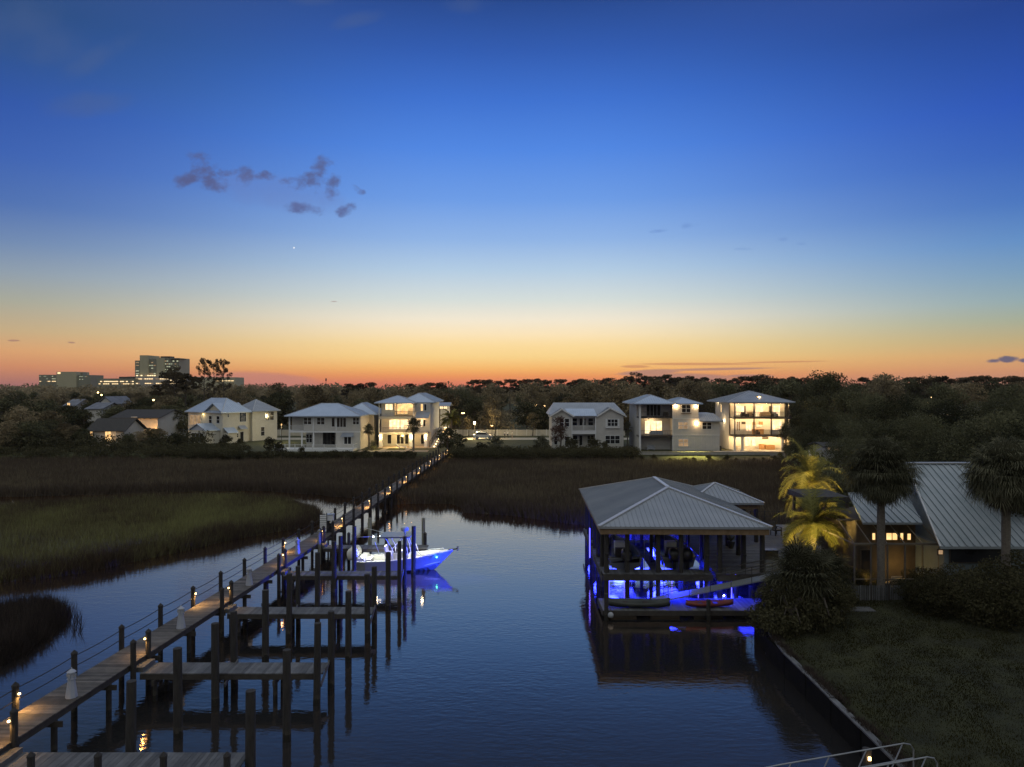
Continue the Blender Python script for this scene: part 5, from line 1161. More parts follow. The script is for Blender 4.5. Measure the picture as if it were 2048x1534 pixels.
# ---- house 2: white two-storey house with deck ---------------------------------------------------
h = House('hip_roof_house', 'white two-storey house with a broad blue-grey hipped roof and white deck rails', 134, 350, 680, 5.11, u0=1500)
zt = h.z(776); a, b_, c = h.x(1160), h.x(1640), h.x(1890); D = 2.2; zf = h.z(928)
xw = h.x(1310)
m = MB(); m.box(a,h.Yf+D,zf-.2,xw,h.Yf+9,zt); m.box(xw,h.Yf+.4,zf-.35,c,h.Yf+9,zt); m.box(xw,h.Yf+D,1.4,c,h.Yf+9,zf-.3); m.box(b_,h.Yf+.4,1.4,c,h.Yf+D,zf-.35); m.build('wall', M['siding'], h.root)
m = MB(); m.box(a,h.Yf+.35,zf-.35,xw,h.Yf+D,zf-.02); m.build('balcony_slab', M['trim'], h.root)
m = MB(); 
for u in (1162, 1290, 1410): m.box(h.x(u)-.12,h.Yf+.36,1.5,h.x(u)+.12,h.Yf+.6,(zf-.35) if u != 1162 else zt)
for u in (1408, 1642): m.box(h.x(u)-.1,h.Yf+.30,zf,h.x(u)+.1,h.Yf+.4,zt)
m.build('post', M['trim'], h.root)
m = MB(); railing(m, a, xw, h.Yf+.45, zf, .95, .16); m.build('railing', M['trim'], h.root)
m = MB(); m.box(a,h.Yf+.3,h.z(785),c,h.Yf+.42,h.z(776)); m.box(xw,h.Yf+.32,zf-.35,c,h.Yf+.39,zf-.1); m.build('trim', M['trim'], h.root)
h.window(1318, 795, 1393, 860, .4, 'glass', 2, 1); h.window(1453, 795, 1528, 862, .4, 'glass', 2, 1); h.window(1602, 795, 1632, 885, .4, 'glass', 1, 0, name='door'); h.window(1655, 795, 1748, 888, .4, 'glass', 3, 0, name='sliding_door'); h.window(1820, 795, 1880, 862, .4, 'glass', 2, 1)
h.window(1343, 965, 1400, 1045, D, 'glass', 2, 1, rec=D); h.window(1515, 940, 1632, 1068, D, 'glassd', 3, 0, rec=D, name='sliding_door'); h.window(1730, 992, 1800, 1062, .4, 'glass', 2, 0)
m = MB(); m.slab([(h.x(1695),h.Yf-.5,h.z(985)),(h.x(1830),h.Yf-.5,h.z(985)),(h.x(1820),h.Yf+.4,h.z(950)),(h.x(1705),h.Yf+.4,h.z(950))], (0,0,-.08)); m.build('awning', M['roofg'], h.root)
hip_roof(h.x(1125), h.x(1905), 133.3, 144.5, h.z(774), 2.25, h.root, M['roof'], M['cap'], sp=.45, capw=.12)
m = MB(); m.box(h.x(1600),h.Yf+9,1.4,c+.9,h.Yf+20,h.z(772)-.1); m.build('rear_wall', M['sidingc'], h.root)
hip_roof(h.x(1560), c+1.8, 142.0, 155.0, h.z(772)-.05, 2.2, h.root, M['roof'], M['cap'], sp=.45, capw=.12, name='rear_roof')
m = MB(); m.box(h.x(1080),h.Yf-3.4,1.5,h.x(1860),h.Yf+.38,1.95); m.build('deck', M['white'], h.root)
m = MB(); railing(m, h.x(1080), h.x(1700), h.Yf-3.3, 1.95, .85, .2)
for u in (1080,1180,1280,1370,1455,1570,1690,1860): m.box(h.x(u)-.06,h.Yf-3.36,1.95,h.x(u)+.06,h.Yf-3.24,2.9)
for q in (h.x(1080), h.x(1860)): m.box(q-.03,h.Yf-3.3,2.74,q+.03,h.Yf+.3,2.8)
m.build('deck_railing', M['trim'], h.root)
m = MB(); m.box(h.x(1080),h.Yf-3.42,1.2,h.x(1860),h.Yf-3.4,1.5); m.build('skirt', M['trim'], h.root)
# ---- house 1: cream house turned to the right ----------------------------------------------------
t = thing('cream_house', 'cream house with blue-grey roofs turned sideways, first tall house from the left', 'house', (0,0,0))
Yc = 150; cx_ = PX(445, Yc); ang = R(-33)
Mh = Matrix.Translation((cx_, Yc, 0)) @ Matrix.Rotation(ang, 4, 'Z')      # origin: nearest corner; -x along left front, +y along right side
zE = PZ(825, Yc); gz1 = 1.4
m = MB(Mh); m.box(-12.3,0,gz1,0,6.2,zE); m.slab([(-5.6,0,zE),(0,0,zE),(-2.8,0,zE+1.7)], (0,3,0)); m.build('wall', M['sidingc'], t)
Mw = Matrix.Translation((cx_, Yc, 0)) @ Matrix.Rotation(ang, 4, 'Z')
m = MB(Mh); m.box(-6.2,7.2,gz1,.3,13.8,zE+.1); m.box(-6,6.2,gz1,-.7,7.2,zE); m.build('wing_wall', M['sidingc'], t)
hip_roof(-12.9, .5, -.5, 7.4, zE, 3.0, t, M['roof'], M['cap'], Mh, sp=.45, capw=.12)
hip_roof(-6.9, .8, 6.9, 14.4, zE+.1, 2.5, t, M['roofg'], M['cap'], Mh, sp=.45, capw=.12, name='wing_roof')
m = MB(Mh)
for pl in ([(-6.1,-.5,zE-.1),(-6.1,5,zE-.1),(-2.8,5,zE+1.85),(-2.8,-.5,zE+1.85)], [(.5,-.5,zE-.1),(.5,6,zE-.1),(-2.8,6,zE+1.85),(-2.8,-.5,zE+1.85)]): m.slab(pl, (0,0,.12)); plane_seams(m, [(p[0],p[1],p[2]+.12) for p in pl], (pl[0][0],pl[0][1],pl[0][2]+.12), (pl[1][0],pl[1][1],pl[1][2]+.12), .45)
m.build('gable_roof', M['roof'], t)
def mwin(xa, xb, z0, z1, face, mt='glass', n=1, hb=1):      # face 'f': left front (y=const), 's': right side (x=const)
    m = MB(Mh); p = MB(Mh); yo = face[1]
    if face[0] == 'f':
        m.box(xa-.08,yo-.06,z0-.08,xb+.08,yo-.01,z1+.08); p.box(xa,yo-.085,z0,xb,yo-.065,z1)
        for i in range(1, n): q = xa+(xb-xa)*i/n; m.box(q-.05,yo-.1,z0,q+.05,yo-.06,z1)
        if hb: m.box(xa,yo-.1,(z0+z1)/2-.03,xb,yo-.06,(z0+z1)/2+.03)
    else:
        m.box(yo+.01,xa-.08,z0-.08,yo+.06,xb+.08,z1+.08); p.box(yo+.065,xa,z0,yo+.085,xb,z1)
        for i in range(1, n): q = xa+(xb-xa)*i/n; m.box(yo+.06,q-.05,z0,yo+.1,q+.05,z1)
        if hb: m.box(yo+.06,xa,(z0+z1)/2-.03,yo+.1,xb,(z0+z1)/2+.03)
    f = m.build('window', M['trim'], t); p.build('pane', M[mt], f)
for xa in (-4.6,-1.9): mwin(xa, xa+.9, 5.7, 7.2, ('f', 0))
mwin(-11.6,-7.6,5.2,7.3,('f',0),'litdim',3,0)
mwin(1.2,1.5,7.0,7.6,('s',0)); mwin(4.2,5.7,5.9,7.8,('s',0),'glass',3,0); mwin(3.0,3.8,2.6,3.4,('s',0)); mwin(9.4,10.3,2.6,4.5,('s',.3)); mwin(10.6,12.8,6.0,7.9,('s',.3),'glass',2,1)
m = MB(Mh); m.box(-6.6,-3.2,gz1,-1.0,0,4.3); m.box(0,.4,gz1,1.3,2.6,3.7); m.build('bay_wall', M['sidingc'], t)
m = MB(Mh); m.slab([(-6.9,-3.5,4.2),(-6.9,0,4.2),(-3.8,0,5.6),(-3.8,-3.5,5.6)], (0,0,.12)); m.slab([(-.7,-3.5,4.2),(-.7,0,4.2),(-3.8,0,5.6),(-3.8,-3.5,5.6)], (0,0,.12)); m.slab([(-6.6,-3.2,4.3),(-1,-3.2,4.3),(-3.8,-3.2,5.5)], (0,3,0)); m.slab([(1.6,.2,3.65),(1.6,2.8,3.65),(0,2.8,4.7),(0,.2,4.7)], (0,0,.1)); m.build('bay_roof', M['roof'], t)
mwin(-5.9,-1.8,1.9,3.7,('f',-3.2),'glass',3,0)
m = MB(Mh); m.slab([(.9,3.8,4.3),(.9,5.6,4.3),(0,5.6,5.0),(0,3.8,5.0)], (0,0,.08)); m.build('door_awning', M['roofg'], t); mwin(4.3,5.1,1.6,3.7,('s',0),'glass',1,0)
m = MB(Mh); m.ball((-6.6,-.12,7.5), .1); m.build('wall_lamp', M['bulb'], t)
p_ = Mh @ Vector((-6.6,-.6,7.3)); light('lamp_light', 'POINT', p_, 22, (1,.75,.35), t, size=.1)
light('yard_light', 'POINT', (PX(563,151),150.7,5.6), 900, (1,.85,.45), size=.4)  # pole lamp added in the gap to warm the cream walls
ylamp = thing('added_yard_lamp', 'added warm lamp on a pole between the cream house and the white hipped house', 'lamp', (PX(563,151),151,1.5))
m = MB(); m.tube((PX(563,151),151,1.5), (PX(563,151),151,5.3), .05, n=6); m.build('pole', M['darkmetal'], ylamp); m = MB(); m.lathe(PX(563,151), 151, [(.12,5.3),(.16,5.5),(.02,5.62)], 8); m.build('lantern', M['lit'], ylamp)
M['roofd'] = mat('weathered_metal_roof', (.12,.13,.15), (.20,.21,.24), scale=1, rough=.7)
# ---- far left cottages ---------------------------------------------------------------------------
def cottage(label, pxa, pxb, pye, pyr, Y, wallm, roofm, dep=9, ridge='x', lits=(), base=1.5, name='cottage'):
    x0, x1 = PX(pxa, Y), PX(pxb, Y); ze = PZ(pye, Y); zr = PZ(pyr, Y+dep/2) if ridge == 'x' else PZ(pyr, Y)
    t = thing(name, label, 'house', ((x0+x1)/2, Y, base))
    m = MB(); m.box(x0+.3,Y,base-.3,x1-.3,Y+dep,ze)
    if ridge == 'x':
        for q in (x0+.3, x1-.5): m.slab([(q,Y,ze),(q,Y+dep,ze),(q,Y+dep/2,zr-.1)], (.2,0,0))
    else: m.slab([(x0+.3,Y,ze),(x1-.3,Y,ze),((x0+x1)/2,Y,zr-.12)], (0,.3,0))
    m.build('wall', wallm, t)
    m = MB()
    if ridge == 'x': pls = [[(x0-.3,Y-.4,ze-.1),(x1+.3,Y-.4,ze-.1),(x1+.3,Y+dep/2,zr),(x0-.3,Y+dep/2,zr)], [(x0-.3,Y+dep+.4,ze-.1),(x1+.3,Y+dep+.4,ze-.1),(x1+.3,Y+dep/2,zr),(x0-.3,Y+dep/2,zr)]]
    else: pls = [[(x0-.3,Y-.4,ze-.1),(x0-.3,Y+dep,ze-.1),((x0+x1)/2,Y+dep,zr),((x0+x1)/2,Y-.4,zr)], [(x1+.3,Y-.4,ze-.1),(x1+.3,Y+dep,ze-.1),((x0+x1)/2,Y+dep,zr),((x0+x1)/2,Y-.4,zr)]]
    for pl in pls: m.slab(pl, (0,0,.15))
    m.build('roof', roofm, t)
    for u0, v0, u1, v1, mt in lits:
        a, b2, z0, z1 = PX(u0, Y), PX(u1, Y), PZ(v1, Y), PZ(v0, Y)
        m = MB(); m.box(a-.08,Y-.06,z0-.08,b2+.08,Y-.01,z1+.08); m.box((a+b2)/2-.04,Y-.1,z0,(a+b2)/2+.04,Y-.05,z1); f = m.build('window', M['trim'], t)
        m = MB(); m.box(a,Y-.085,z0,b2,Y-.065,z1); m.build('pane', M[mt], f)
    return t
q = cottage('long dark-roofed house with an orange-lit gable wall behind the trees at left', 222, 318, 836, 820, 158, M['sidingc'], M['shingle'], 14, 'x', ((263,834,274,848,'litdim'),(300,856,303,866,'litdim')))
light('wall_light', 'POINT', (PX(250,155),156,3.4), 320, (1,.50,.18), q, size=.2); light('wall_light', 'POINT', (PX(300,155),156.4,3.6), 260, (1,.50,.18), q, size=.2)
q = cottage('small hut with a dark pointed roof and a glowing doorway, far left by the marsh', 175, 250, 862, 838, 143, M['siding'], M['shingle'], 8, 'x', ((211,862,222,882,'lit'),(224,862,232,884,'litdim'),(181,862,185,872,'lit')), name='hut')
light('wall_light', 'POINT', (PX(218,142),142.3,3.2), 40, (1,.55,.2), q, size=.2)
cottage('white gabled roof peeking over the trees behind the hut at left', 196, 226, 808, 794, 185, M['siding'], M['roofd'], 10, 'y', ())
cottage('low white-walled house among the dark trees at left, behind the long dark-roofed house', 172, 204, 818, 806, 178, M['siding'], M['roofd'], 10, 'x', ())
cottage('small grey-roofed house with one lit window at the far left among trees', 128, 150, 812, 799, 200, M['siding'], M['roofd'], 9, 'x', ((135,806,140,811,'lit'),))
cottage('low house glimpsed behind the palm at the end of the boardwalk, with lit windows', 878, 898, 812, 806, 165, M['siding'], M['roofg'], 6, 'x', ((880,811,886,817,'lithot'),(888,811,894,817,'lithot')))
cottage('long low pale roof among the dark trees at far right', 1900, 1960, 812, 805, 190, M['siding'], M['rooft'], 10, 'x', ())
cottage('second pale roof among the trees at far right, under the street lamp', 1978, 2022, 811, 804, 195, M['siding'], M['rooft'], 10, 'x', ())
cottage('small house with three lit windows hidden in the trees at right', 1828, 1905, 825, 818, 160, M['siding'], M['shingle'], 9, 'x', ((1832,827,1836,830,'lit'),(1858,825,1866,832,'lit'),(1892,827,1899,829,'lit')))
cottage('pale shed glowing between the trees just left of the big fan palm', 1648, 1692, 893, 886, 92, M['siding'], M['shingle'], 4, 'x', ((1655,893,1663,899,'litdim'),(1668,894,1677,901,'litdim')), base=1.4, name='shed')
# ---- hospital and office block on the skyline ----------------------------------------------------
def block(root, name, pxa, pxb, pyt, Y, mt, dep=20, base=3.0):
    m = MB(); m.box(PX(pxa,Y),Y,base,PX(pxb,Y),Y+dep,PZ(pyt,Y)); return m.build(name, mt, root)
def rowlights(root, pxa, pxb, py, hh, Y, n, mt, p=.7, seed=1, name='window'):
    r = random.Random(seed); w = (pxb-pxa)/n
    for i in range(n):
        if r.random() < p:
            m = MB(); m.box(PX(pxa+w*i+w*.12,Y),Y-.25,PZ(py+hh,Y),PX(pxa+w*(i+.88),Y),Y-.05,PZ(py,Y)); m.build(name, M[mt if r.random() < .75 else 'litdim'], root)
M['hosp'] = mat('hospital_wall', (.42,.39,.26), (.50,.46,.31), scale=.05, rough=.9); M['hospg'] = mat('hospital_glass', (.22,.22,.17), (.28,.28,.21), scale=.05, rough=.4)
hs = thing('hospital_tower', 'tall hospital tower with rows of lit windows on the left skyline', 'building', (PX(315,600),600,3))
block(hs, 'tower', 279.5, 296, 710.5, 600, M['hosp']); block(hs, 'side_wing', 270, 279.4, 721, 601, M['hospg']); block(hs, 'curved_wing', 296.1, 313, 718, 602, M['hospg']); block(hs, 'stair_core', 313.1, 328, 715.5, 600, M['hosp']); block(hs, 'east_wing', 328.1, 358, 716, 602, M['hospg']); block(hs, 'roof_plant', 321, 340, 712.5, 605, M['darkmetal'], 8); block(hs, 'podium', 255, 375, 753, 598, M['concrete'], 30)
m = MB(); m.box(PX(340,601),599.5,PZ(718.5,600),PX(361,601),612,PZ(717.3,600)); m.build('roof_slab', M['darkmetal'], hs)
for k, (py, hh) in enumerate(((724,2.2),(730,1.8),(735.5,1.8),(741,1.8),(746.5,1.6))):
    rowlights(hs, 271, 279, py, hh, 601, 1, 'litwhite', .95, k); rowlights(hs, 297, 312, py, hh, 602, 3, 'litwhite', .75, 20+k); rowlights(hs, 329, 357, py-3, hh, 602, 7, 'litwhite', .62, 40+k)
rowlights(hs, 272, 312, 750, 2.2, 598, 9, 'lithot', .85, 60); rowlights(hs, 258, 372, 757, 1.6, 598, 26, 'lithot', .8, 61)
hl = thing('hospital_annex', 'long low lit building spreading along the treeline under the hospital tower', 'building', (PX(330,590),590,3))
block(hl, 'main_block', 195, 270, 757, 592, M['hospg'], 20); block(hl, 'east_block', 388, 470, 754.5, 590, M['hosp'], 20); block(hl, 'link', 270, 388, 762, 594, M['concrete'], 10); block(hl, 'roof_plant', 238, 268, 753.5, 596, M['darkmetal'], 8)
rowlights(hl, 196, 268, 762, 1.8, 592, 18, 'lithot', .85, 70); rowlights(hl, 197, 268, 767, 1.4, 592, 16, 'lithot', .8, 72); rowlights(hl, 272, 386, 766, 1.6, 594, 26, 'lithot', .75, 71); rowlights(hl, 430, 468, 761, 1.2, 590, 6, 'lithot', .9, 73); rowlights(hl, 340, 350, 760, 3, 590, 3, 'lithot', .9, 75)
ob = thing('office_block', 'low grey office block with a few lit windows at the far left skyline', 'building', (PX(130,640),640,3))
block(ob, 'left_wing', 78, 113, 749.5, 640, M['hospg']); block(ob, 'core', 113.1, 152, 743.5, 638, M['hosp']); block(ob, 'right_wing', 152.1, 181.5, 750, 640, M['hospg']); block(ob, 'roof_plant', 157, 166, 745, 645, M['hospg'], 6)
rowlights(ob, 79, 112, 752, 1.2, 640, 12, 'litwhite', .4, 80); rowlights(ob, 79, 112, 757, 1.2, 640, 12, 'litwhite', .35, 81); rowlights(ob, 79, 112, 762, 1.2, 640, 12, 'lithot', .6, 82); rowlights(ob, 153, 180, 752.5, 1.2, 640, 10, 'litwhite', .45, 83); rowlights(ob, 153, 180, 758, 1.2, 640, 10, 'litwhite', .35, 84)
m = MB(); m.box(PX(115.5,638),637.7,PZ(747.5,638),PX(121,638),637.9,PZ(744.5,638)); m.build('lit_sign', M['bulbw'] if False else M['lithot'], ob)
tw = thing('radio_mast', 'thin mast rising from the treeline left of centre', 'mast', (PX(652,520),520,3))
m = MB(); m.tube((PX(652,520),520,3), (PX(652,520),520,PZ(756,520)), .3, .15, 6); m.build('pole', M['darkmetal'], tw); m = MB(); m.box(PX(651,520),519.5,PZ(762,520),PX(653.2,520),520.5,PZ(757,520)); m.build('antenna', M['darkmetal'], tw)
# ---------------------------------------------------------------- trees
def leafcloud(name, mt, parent, clumps, n, size, seed, flat=.75):
    """clumps: (x,y,z,r) ; many small leaf quads spread through each clump's volume"""
    g = np.random.default_rng(seed); c = np.array(clumps, float); w = c[:,3]**2; w /= w.sum()
    k = g.choice(len(c), n, p=w); ct = g.uniform(.12, .88, len(c))
    d = g.normal(size=(n, 3)); d /= np.linalg.norm(d, axis=1)[:,None]; rad = g.uniform(.35, 1.06, n)**.6
    p = c[k,:3]+d*(rad*c[k,3])[:,None]*np.array([1,1,flat])
    a = g.normal(size=(n, 3)); a /= np.linalg.norm(a, axis=1)[:,None]; b = np.cross(a, g.normal(size=(n, 3))); b /= np.linalg.norm(b, axis=1)[:,None]
    s = size*g.uniform(.6, 1.4, n)[:,None]; v = np.empty((n, 4, 3)); v[:,0] = p-a*s*.5; v[:,1] = p-b*s*.28; v[:,2] = p+a*s*.5; v[:,3] = p+b*s*.28
    me = bpy.data.meshes.new(name); me.vertices.add(n*4); me.vertices.foreach_set('co', v.ravel()); me.loops.add(n*4); me.loops.foreach_set('vertex_index', np.arange(n*4, dtype=np.int32))
    me.polygons.add(n); me.polygons.foreach_set('loop_start', np.arange(0, n*4, 4, dtype=np.int32)); me.update(calc_edges=True)
    at = me.attributes.new('tone', 'FLOAT', 'FACE'); at.data.foreach_set('value', np.clip(ct[k]*.7+.15+g.normal(0, .13, n), 0, 1).astype(np.float32))
    me.materials.append(mt); o = bpy.data.objects.new(name, me); C.objects.link(o); o.parent = parent; return o
PROTO = {}
def broadleaf(key, name, h, w, n, size, seed, mt='leaf', low=.25, nc=26):
    r = random.Random(seed); t = thing(name, 'x', 'tree', (0,0,0)); cl = []
    for i in range(nc):
        a = r.uniform(0, 6.28); q = r.random()**.55; zz = r.uniform(low, .9); lim = math.sin(math.pi*min(1, max(.12, (zz-low+.12)/(1.12-low))))**.6
        cl.append((w/2*.78*q*lim*math.cos(a), w/2*.78*q*lim*math.sin(a), h*zz, w*r.uniform(.12, .22)))
    cl.append((0,0,h*.86,w*.2))
    m = MB(); b = (r.uniform(-.3,.3), r.uniform(-.3,.3), h*.42); m.tube((0,0,-.3), b, w*.035, w*.026, 7)
    for c in cl[::3]:
        mid = ((b[0]+c[0])/2, (b[1]+c[1])/2, (b[2]+c[2])/2+.3); m.tube(b, mid, w*.016, w*.011, 5); m.tube(mid, c[:3], w*.011, w*.004, 5)
    m.build('trunk', M['trunk'], t); leafcloud('crown', M[mt], t, cl, n, size, seed)
    PROTO[key] = proto_tree(t); return t
def pinetree(key, h, w, n, size, seed, bare=.5, nc=16):
    r = random.Random(seed); t = thing('pine_tree', 'x', 'pine tree', (0,0,0)); cl = []; m = MB(); x = y = 0; pts = [(0,0,-.3)]
    for i in range(1, 7): x += r.uniform(-.12,.12); y += r.uniform(-.12,.12); pts.append((x, y, h*i/6*.97))
    for i in range(6): m.tube(pts[i], pts[i+1], .26*(1-i/7.5), .26*(1-(i+1)/7.5), 6)
    for i in range(nc):
        zz = r.uniform(bare, .97); a = r.uniform(0, 6.28); q = w/2*r.uniform(.35, 1)*(1-((zz-bare)/(1-bare))**2*.55)
        bx, by = pts[min(6, int(zz*6))][:2]; c = (bx+q*math.cos(a), by+q*math.sin(a), h*zz+q*.12); m.tube((bx,by,h*zz-q*.25), c, .07, .03, 5)
        cl.append((c[0], c[1], c[2]+.2, w*(r.uniform(.035, .085) if key.startswith('slim') else r.uniform(.06, .13))))
    if key.startswith('slim'): cl += [(x+w*r.uniform(-.2,.2), y+w*r.uniform(-.2,.2), h*r.uniform(.86,.98), w*r.uniform(.05,.1)) for _ in range(9)]
    else: cl.append((x, y, h*.97, w*.16))
    m.build('trunk', M['trunk'], t); leafcloud('crown', M['pine'], t, cl, n, size, seed, .75); PROTO[key] = proto_tree(t); return t
def palm_fan(key, h, cr, seed, nf=70, mt='sabal', rt=.17, seg=15, drop=1.0, name='fan_palm', skirt=14, bw=.035, bl=1.0):
    r = random.Random(seed); t = thing(name, 'x', 'palm tree', (0,0,0)); m = MB(); prof = [(rt*1.25,-.3),(rt*1.1,.3)]
    for i in range(1, 9): prof.append((rt*(1+.06*(i % 2)), h*i/8*.98))
    m.lathe(0, 0, prof, 9); m.build('trunk', M['palmtrunk'], t)
    def fans(nm, n, e0, e1, mat_, sc):
        m = MB()
        for i in range(n):
            a = r.uniform(0, 6.28); el = r.uniform(e0, e1); L0 = cr*r.uniform(.22, .62+.25*(1-bl))*sc; st_ = Vector((0, 0, h))
            d = Vector((math.cos(a)*math.cos(el), math.sin(a)*math.cos(el), math.sin(el))); c = st_+d*L0; m.tone = r.random()
            m.add([tuple(st_+Vector((0,0,.03))), tuple(st_-Vector((0,0,.03))), tuple(c)], [(0,1,2)])
            side = d.cross(Vector((0,0,1))); side = side.normalized() if side.length > .01 else Vector((1,0,0)); upv = side.cross(d).normalized()
            for k in range(seg):
                q = -1.9+3.8*k/(seg-1); L1 = cr*r.uniform(.42, .58)*sc*bl*(1-.12*abs(q)); dd = (d*math.cos(q)+side*math.sin(q)).normalized()
                mid = c+dd*L1*.6+upv*.05*cr; e = c+dd*L1*.97-Vector((0,0,1))*L1*.32*drop*r.uniform(.2, 1.9)+side*L1*r.uniform(-.12,.12); wv = dd.cross(upv)*cr*bw
                m.add([tuple(c), tuple(mid-wv), tuple(e), tuple(mid+wv)], [(0,1,2,3)], min(1, max(0, m.tone+r.uniform(-.2,.2))))
        m.build(nm, mat_, t)
    fans('crown', nf, -.75, 1.5, M[mt], 1.0)
    if skirt: fans('dead_fronds', skirt, -1.4, -.8, M['thatch'], .8)
    PROTO[key] = proto_tree(t); return t
def palm_feather(key, h, cr, seed, nf=44, mt='date', rt=.2, nl=38, name='feather_palm', e0=-.5, e1=1.4, width=.045):
    r = random.Random(seed); t = thing(name, 'x', 'palm tree', (0,0,0)); m = MB(); prof = [(rt*1.3,-.3),(rt*1.15,.3)]
    for i in range(1, 9): prof.append((rt*(1+.1*(i % 2)), h*i/8))
    prof.append((rt*1.5, h+.05)); m.lathe(0, 0, prof, 10); m.build('trunk', M['palmtrunk'], t); m = MB()
    for i in range(nf):
        a = r.uniform(0, 6.28); el = r.uniform(e0, e1); L0 = cr*r.uniform(.85, 1.1); p = Vector((0,0,h)); d = Vector((math.cos(a)*math.cos(el), math.sin(a)*math.cos(el), math.sin(el))); tn = r.uniform(.1,.9)
        pts = [p]; S_ = 10; bend = r.uniform(.10,.17)
        for k in range(S_): p = p+d*L0/S_; d = (d-Vector((0,0,bend*(1+k*.12)))).normalized(); pts.append(p)
        for k in range(nl):
            u_ = (k+.6)/nl; q = u_*S_; j = min(S_-1, int(q)); b = pts[j].lerp(pts[j+1], q-j); dd = (pts[j+1]-pts[j]).normalized(); sd = dd.cross(Vector((0,0,1))); 
            if sd.length < .01: continue
            sd.normalize(); ll = cr*.28*math.sin(math.pi*(.12+.85*u_))**.7
            for s_ in (-1, 1):
                e = b+(sd*s_*.85+dd*.55+Vector((0,0,r.uniform(-.35,.25)))).normalized()*ll; w_ = dd*cr*width*.5
                m.add([tuple(b-w_), tuple(e), tuple(b+w_)], [(0,1,2)], min(1, max(0, tn+r.uniform(-.2,.2))))
        for k in range(S_): m.bar(pts[k], pts[k+1], .03*(1-k/14), .03, tone=.9)
    m.build('crown', M[mt], t); PROTO[key] = proto_tree(t); return t
used = set()
def put(key, x, y, label, group=None, s=1.0, rz=None, z=None, sz=None, cat=None):
    fam = PROTO[key]
    if key in used: o = copy_family(fam)
    else: o = fam[0]; used.add(key)
    o.location = (x, y, gz(x, y)-.05 if z is None else z); o.rotation_euler = (0, 0, random.uniform(0, 6.28) if rz is None else rz)
    o.scale = (s, s, s if sz is None else sz); o['label'] = label
    if group: o['group'] = group
    elif 'group' in o: del o['group']
    if cat: o['category'] = cat
    return o
for i, (h_, w_) in enumerate(((11,11),(12,10),(10,12),(12.5,9),(9,9))): broadleaf('far%d' % i, 'broadleaf_tree', h_, w_, 4200, .50, 40+i, 'leaf' if i % 2 else 'leafo', nc=30)
for i, (h_, w_) in enumerate(((11,12),(10,10))): broadleaf('oak%d' % i, 'oak_tree', h_, w_, 26000, .22, 60+i, 'leafo', .18, 40)
broadleaf('skyoak', 'oak_tree', 12, 8.5, 15000, .26, 66, 'leafo', .2, 46)
for i, (h_, w_) in enumerate(((17,8),(16,7),(18,9))): pinetree('pine%d' % i, h_, w_, 4200, .38, 70+i, .58 if i != 1 else .7, 34)
pinetree('slimpine', 17, 8, 5200, .24, 84, .40, 44); pinetree('slimpineb', 17, 7, 4200, .24, 87, .34, 34); pinetree('bigpine', 17, 8, 6500, .26, 81, .40, 44)
broadleaf('shrub0', 'shrub', 2.2, 3.0, 1500, .20, 90, 'bush', .12, 12); broadleaf('shrub1', 'shrub', 1.5, 2.6, 1200, .18, 91, 'bush', .1, 10); broadleaf('shrub2', 'shrub', 3.0, 3.2, 2000, .2, 92, 'leafo', .12, 14)
broadleaf('redtree', 'red_leaved_tree', 6.0, 4.2, 3000, .17, 95, 'red', .22, 22); broadleaf('youngtree', 'young_tree', 4.5, 3.0, 1500, .16, 96, 'leaf', .45, 14)
broadleaf('gardenbush', 'garden_bush', 1.7, 2.3, 9000, .075, 98, 'bush', .1, 26)
palm_fan('sabal_far', 5.0, 2.0, 100, 46, seg=9, skirt=6); palm_fan('sabal_low', 1.6, 2.1, 101, 46, seg=9, skirt=4)
palm_fan('sabal_big', 6.9, 2.3, 102, 620, rt=.2, seg=19, skirt=150, drop=.8, bw=.0085, bl=.72); palm_fan('palmetto', 2.3, 2.35, 103, 150, seg=15, drop=.25, skirt=30, bw=.013)
palm_feather('date_near', 3.0, 2.7, 110, 46, rt=.2, nl=62, e0=-.45, e1=1.35, width=.016); palm_feather('date_far', 5.2, 2.9, 111, 40, rt=.28, nl=26, e0=-.2, e1=1.35, width=.06)
# the wood behind the houses
rows = [(172,13,24),(196,13,26),(222,12.5,30),(252,12.5,34),(288,12.5,36),(330,12.8,38),(385,12.8,40)]
glabel = 'dark round-crowned tree standing in the wood behind the houses'; cnt = 0; rr = random.Random(12)
for Y, hh, n in rows:
    for i in range(n):
        x = (-.76+1.52*(i+.5+rr.uniform(-.4,.4))/n)*Y; y = Y+rr.uniform(-9, 9); px = 1024+x/y*F
        if abs(y-163) < 9: y += 10
        s = rr.uniform(.78, 1.12)*hh/12.5
        if px > 1150: s *= 1.10 if Y < 240 else 1.24
        if 1000 < px <= 1150 and Y > 240: s *= 1.1
        if px > 1560: s *= 1.04
        if px < 480: s *= .90
        if px < 330 and Y < 215: s *= .72
        if 900 < px < 1110 and Y < 235: s *= .82
        if 560 < px < 900 and Y > 250: s *= 1.03
        k = rr.randrange(5); put('far%d' % k, x, y, glabel, 'trees of the wood behind the houses', s, rr.uniform(0, 6.28), z=1.4, sz=s*rr.uniform(.92, 1.08)); cnt += 1
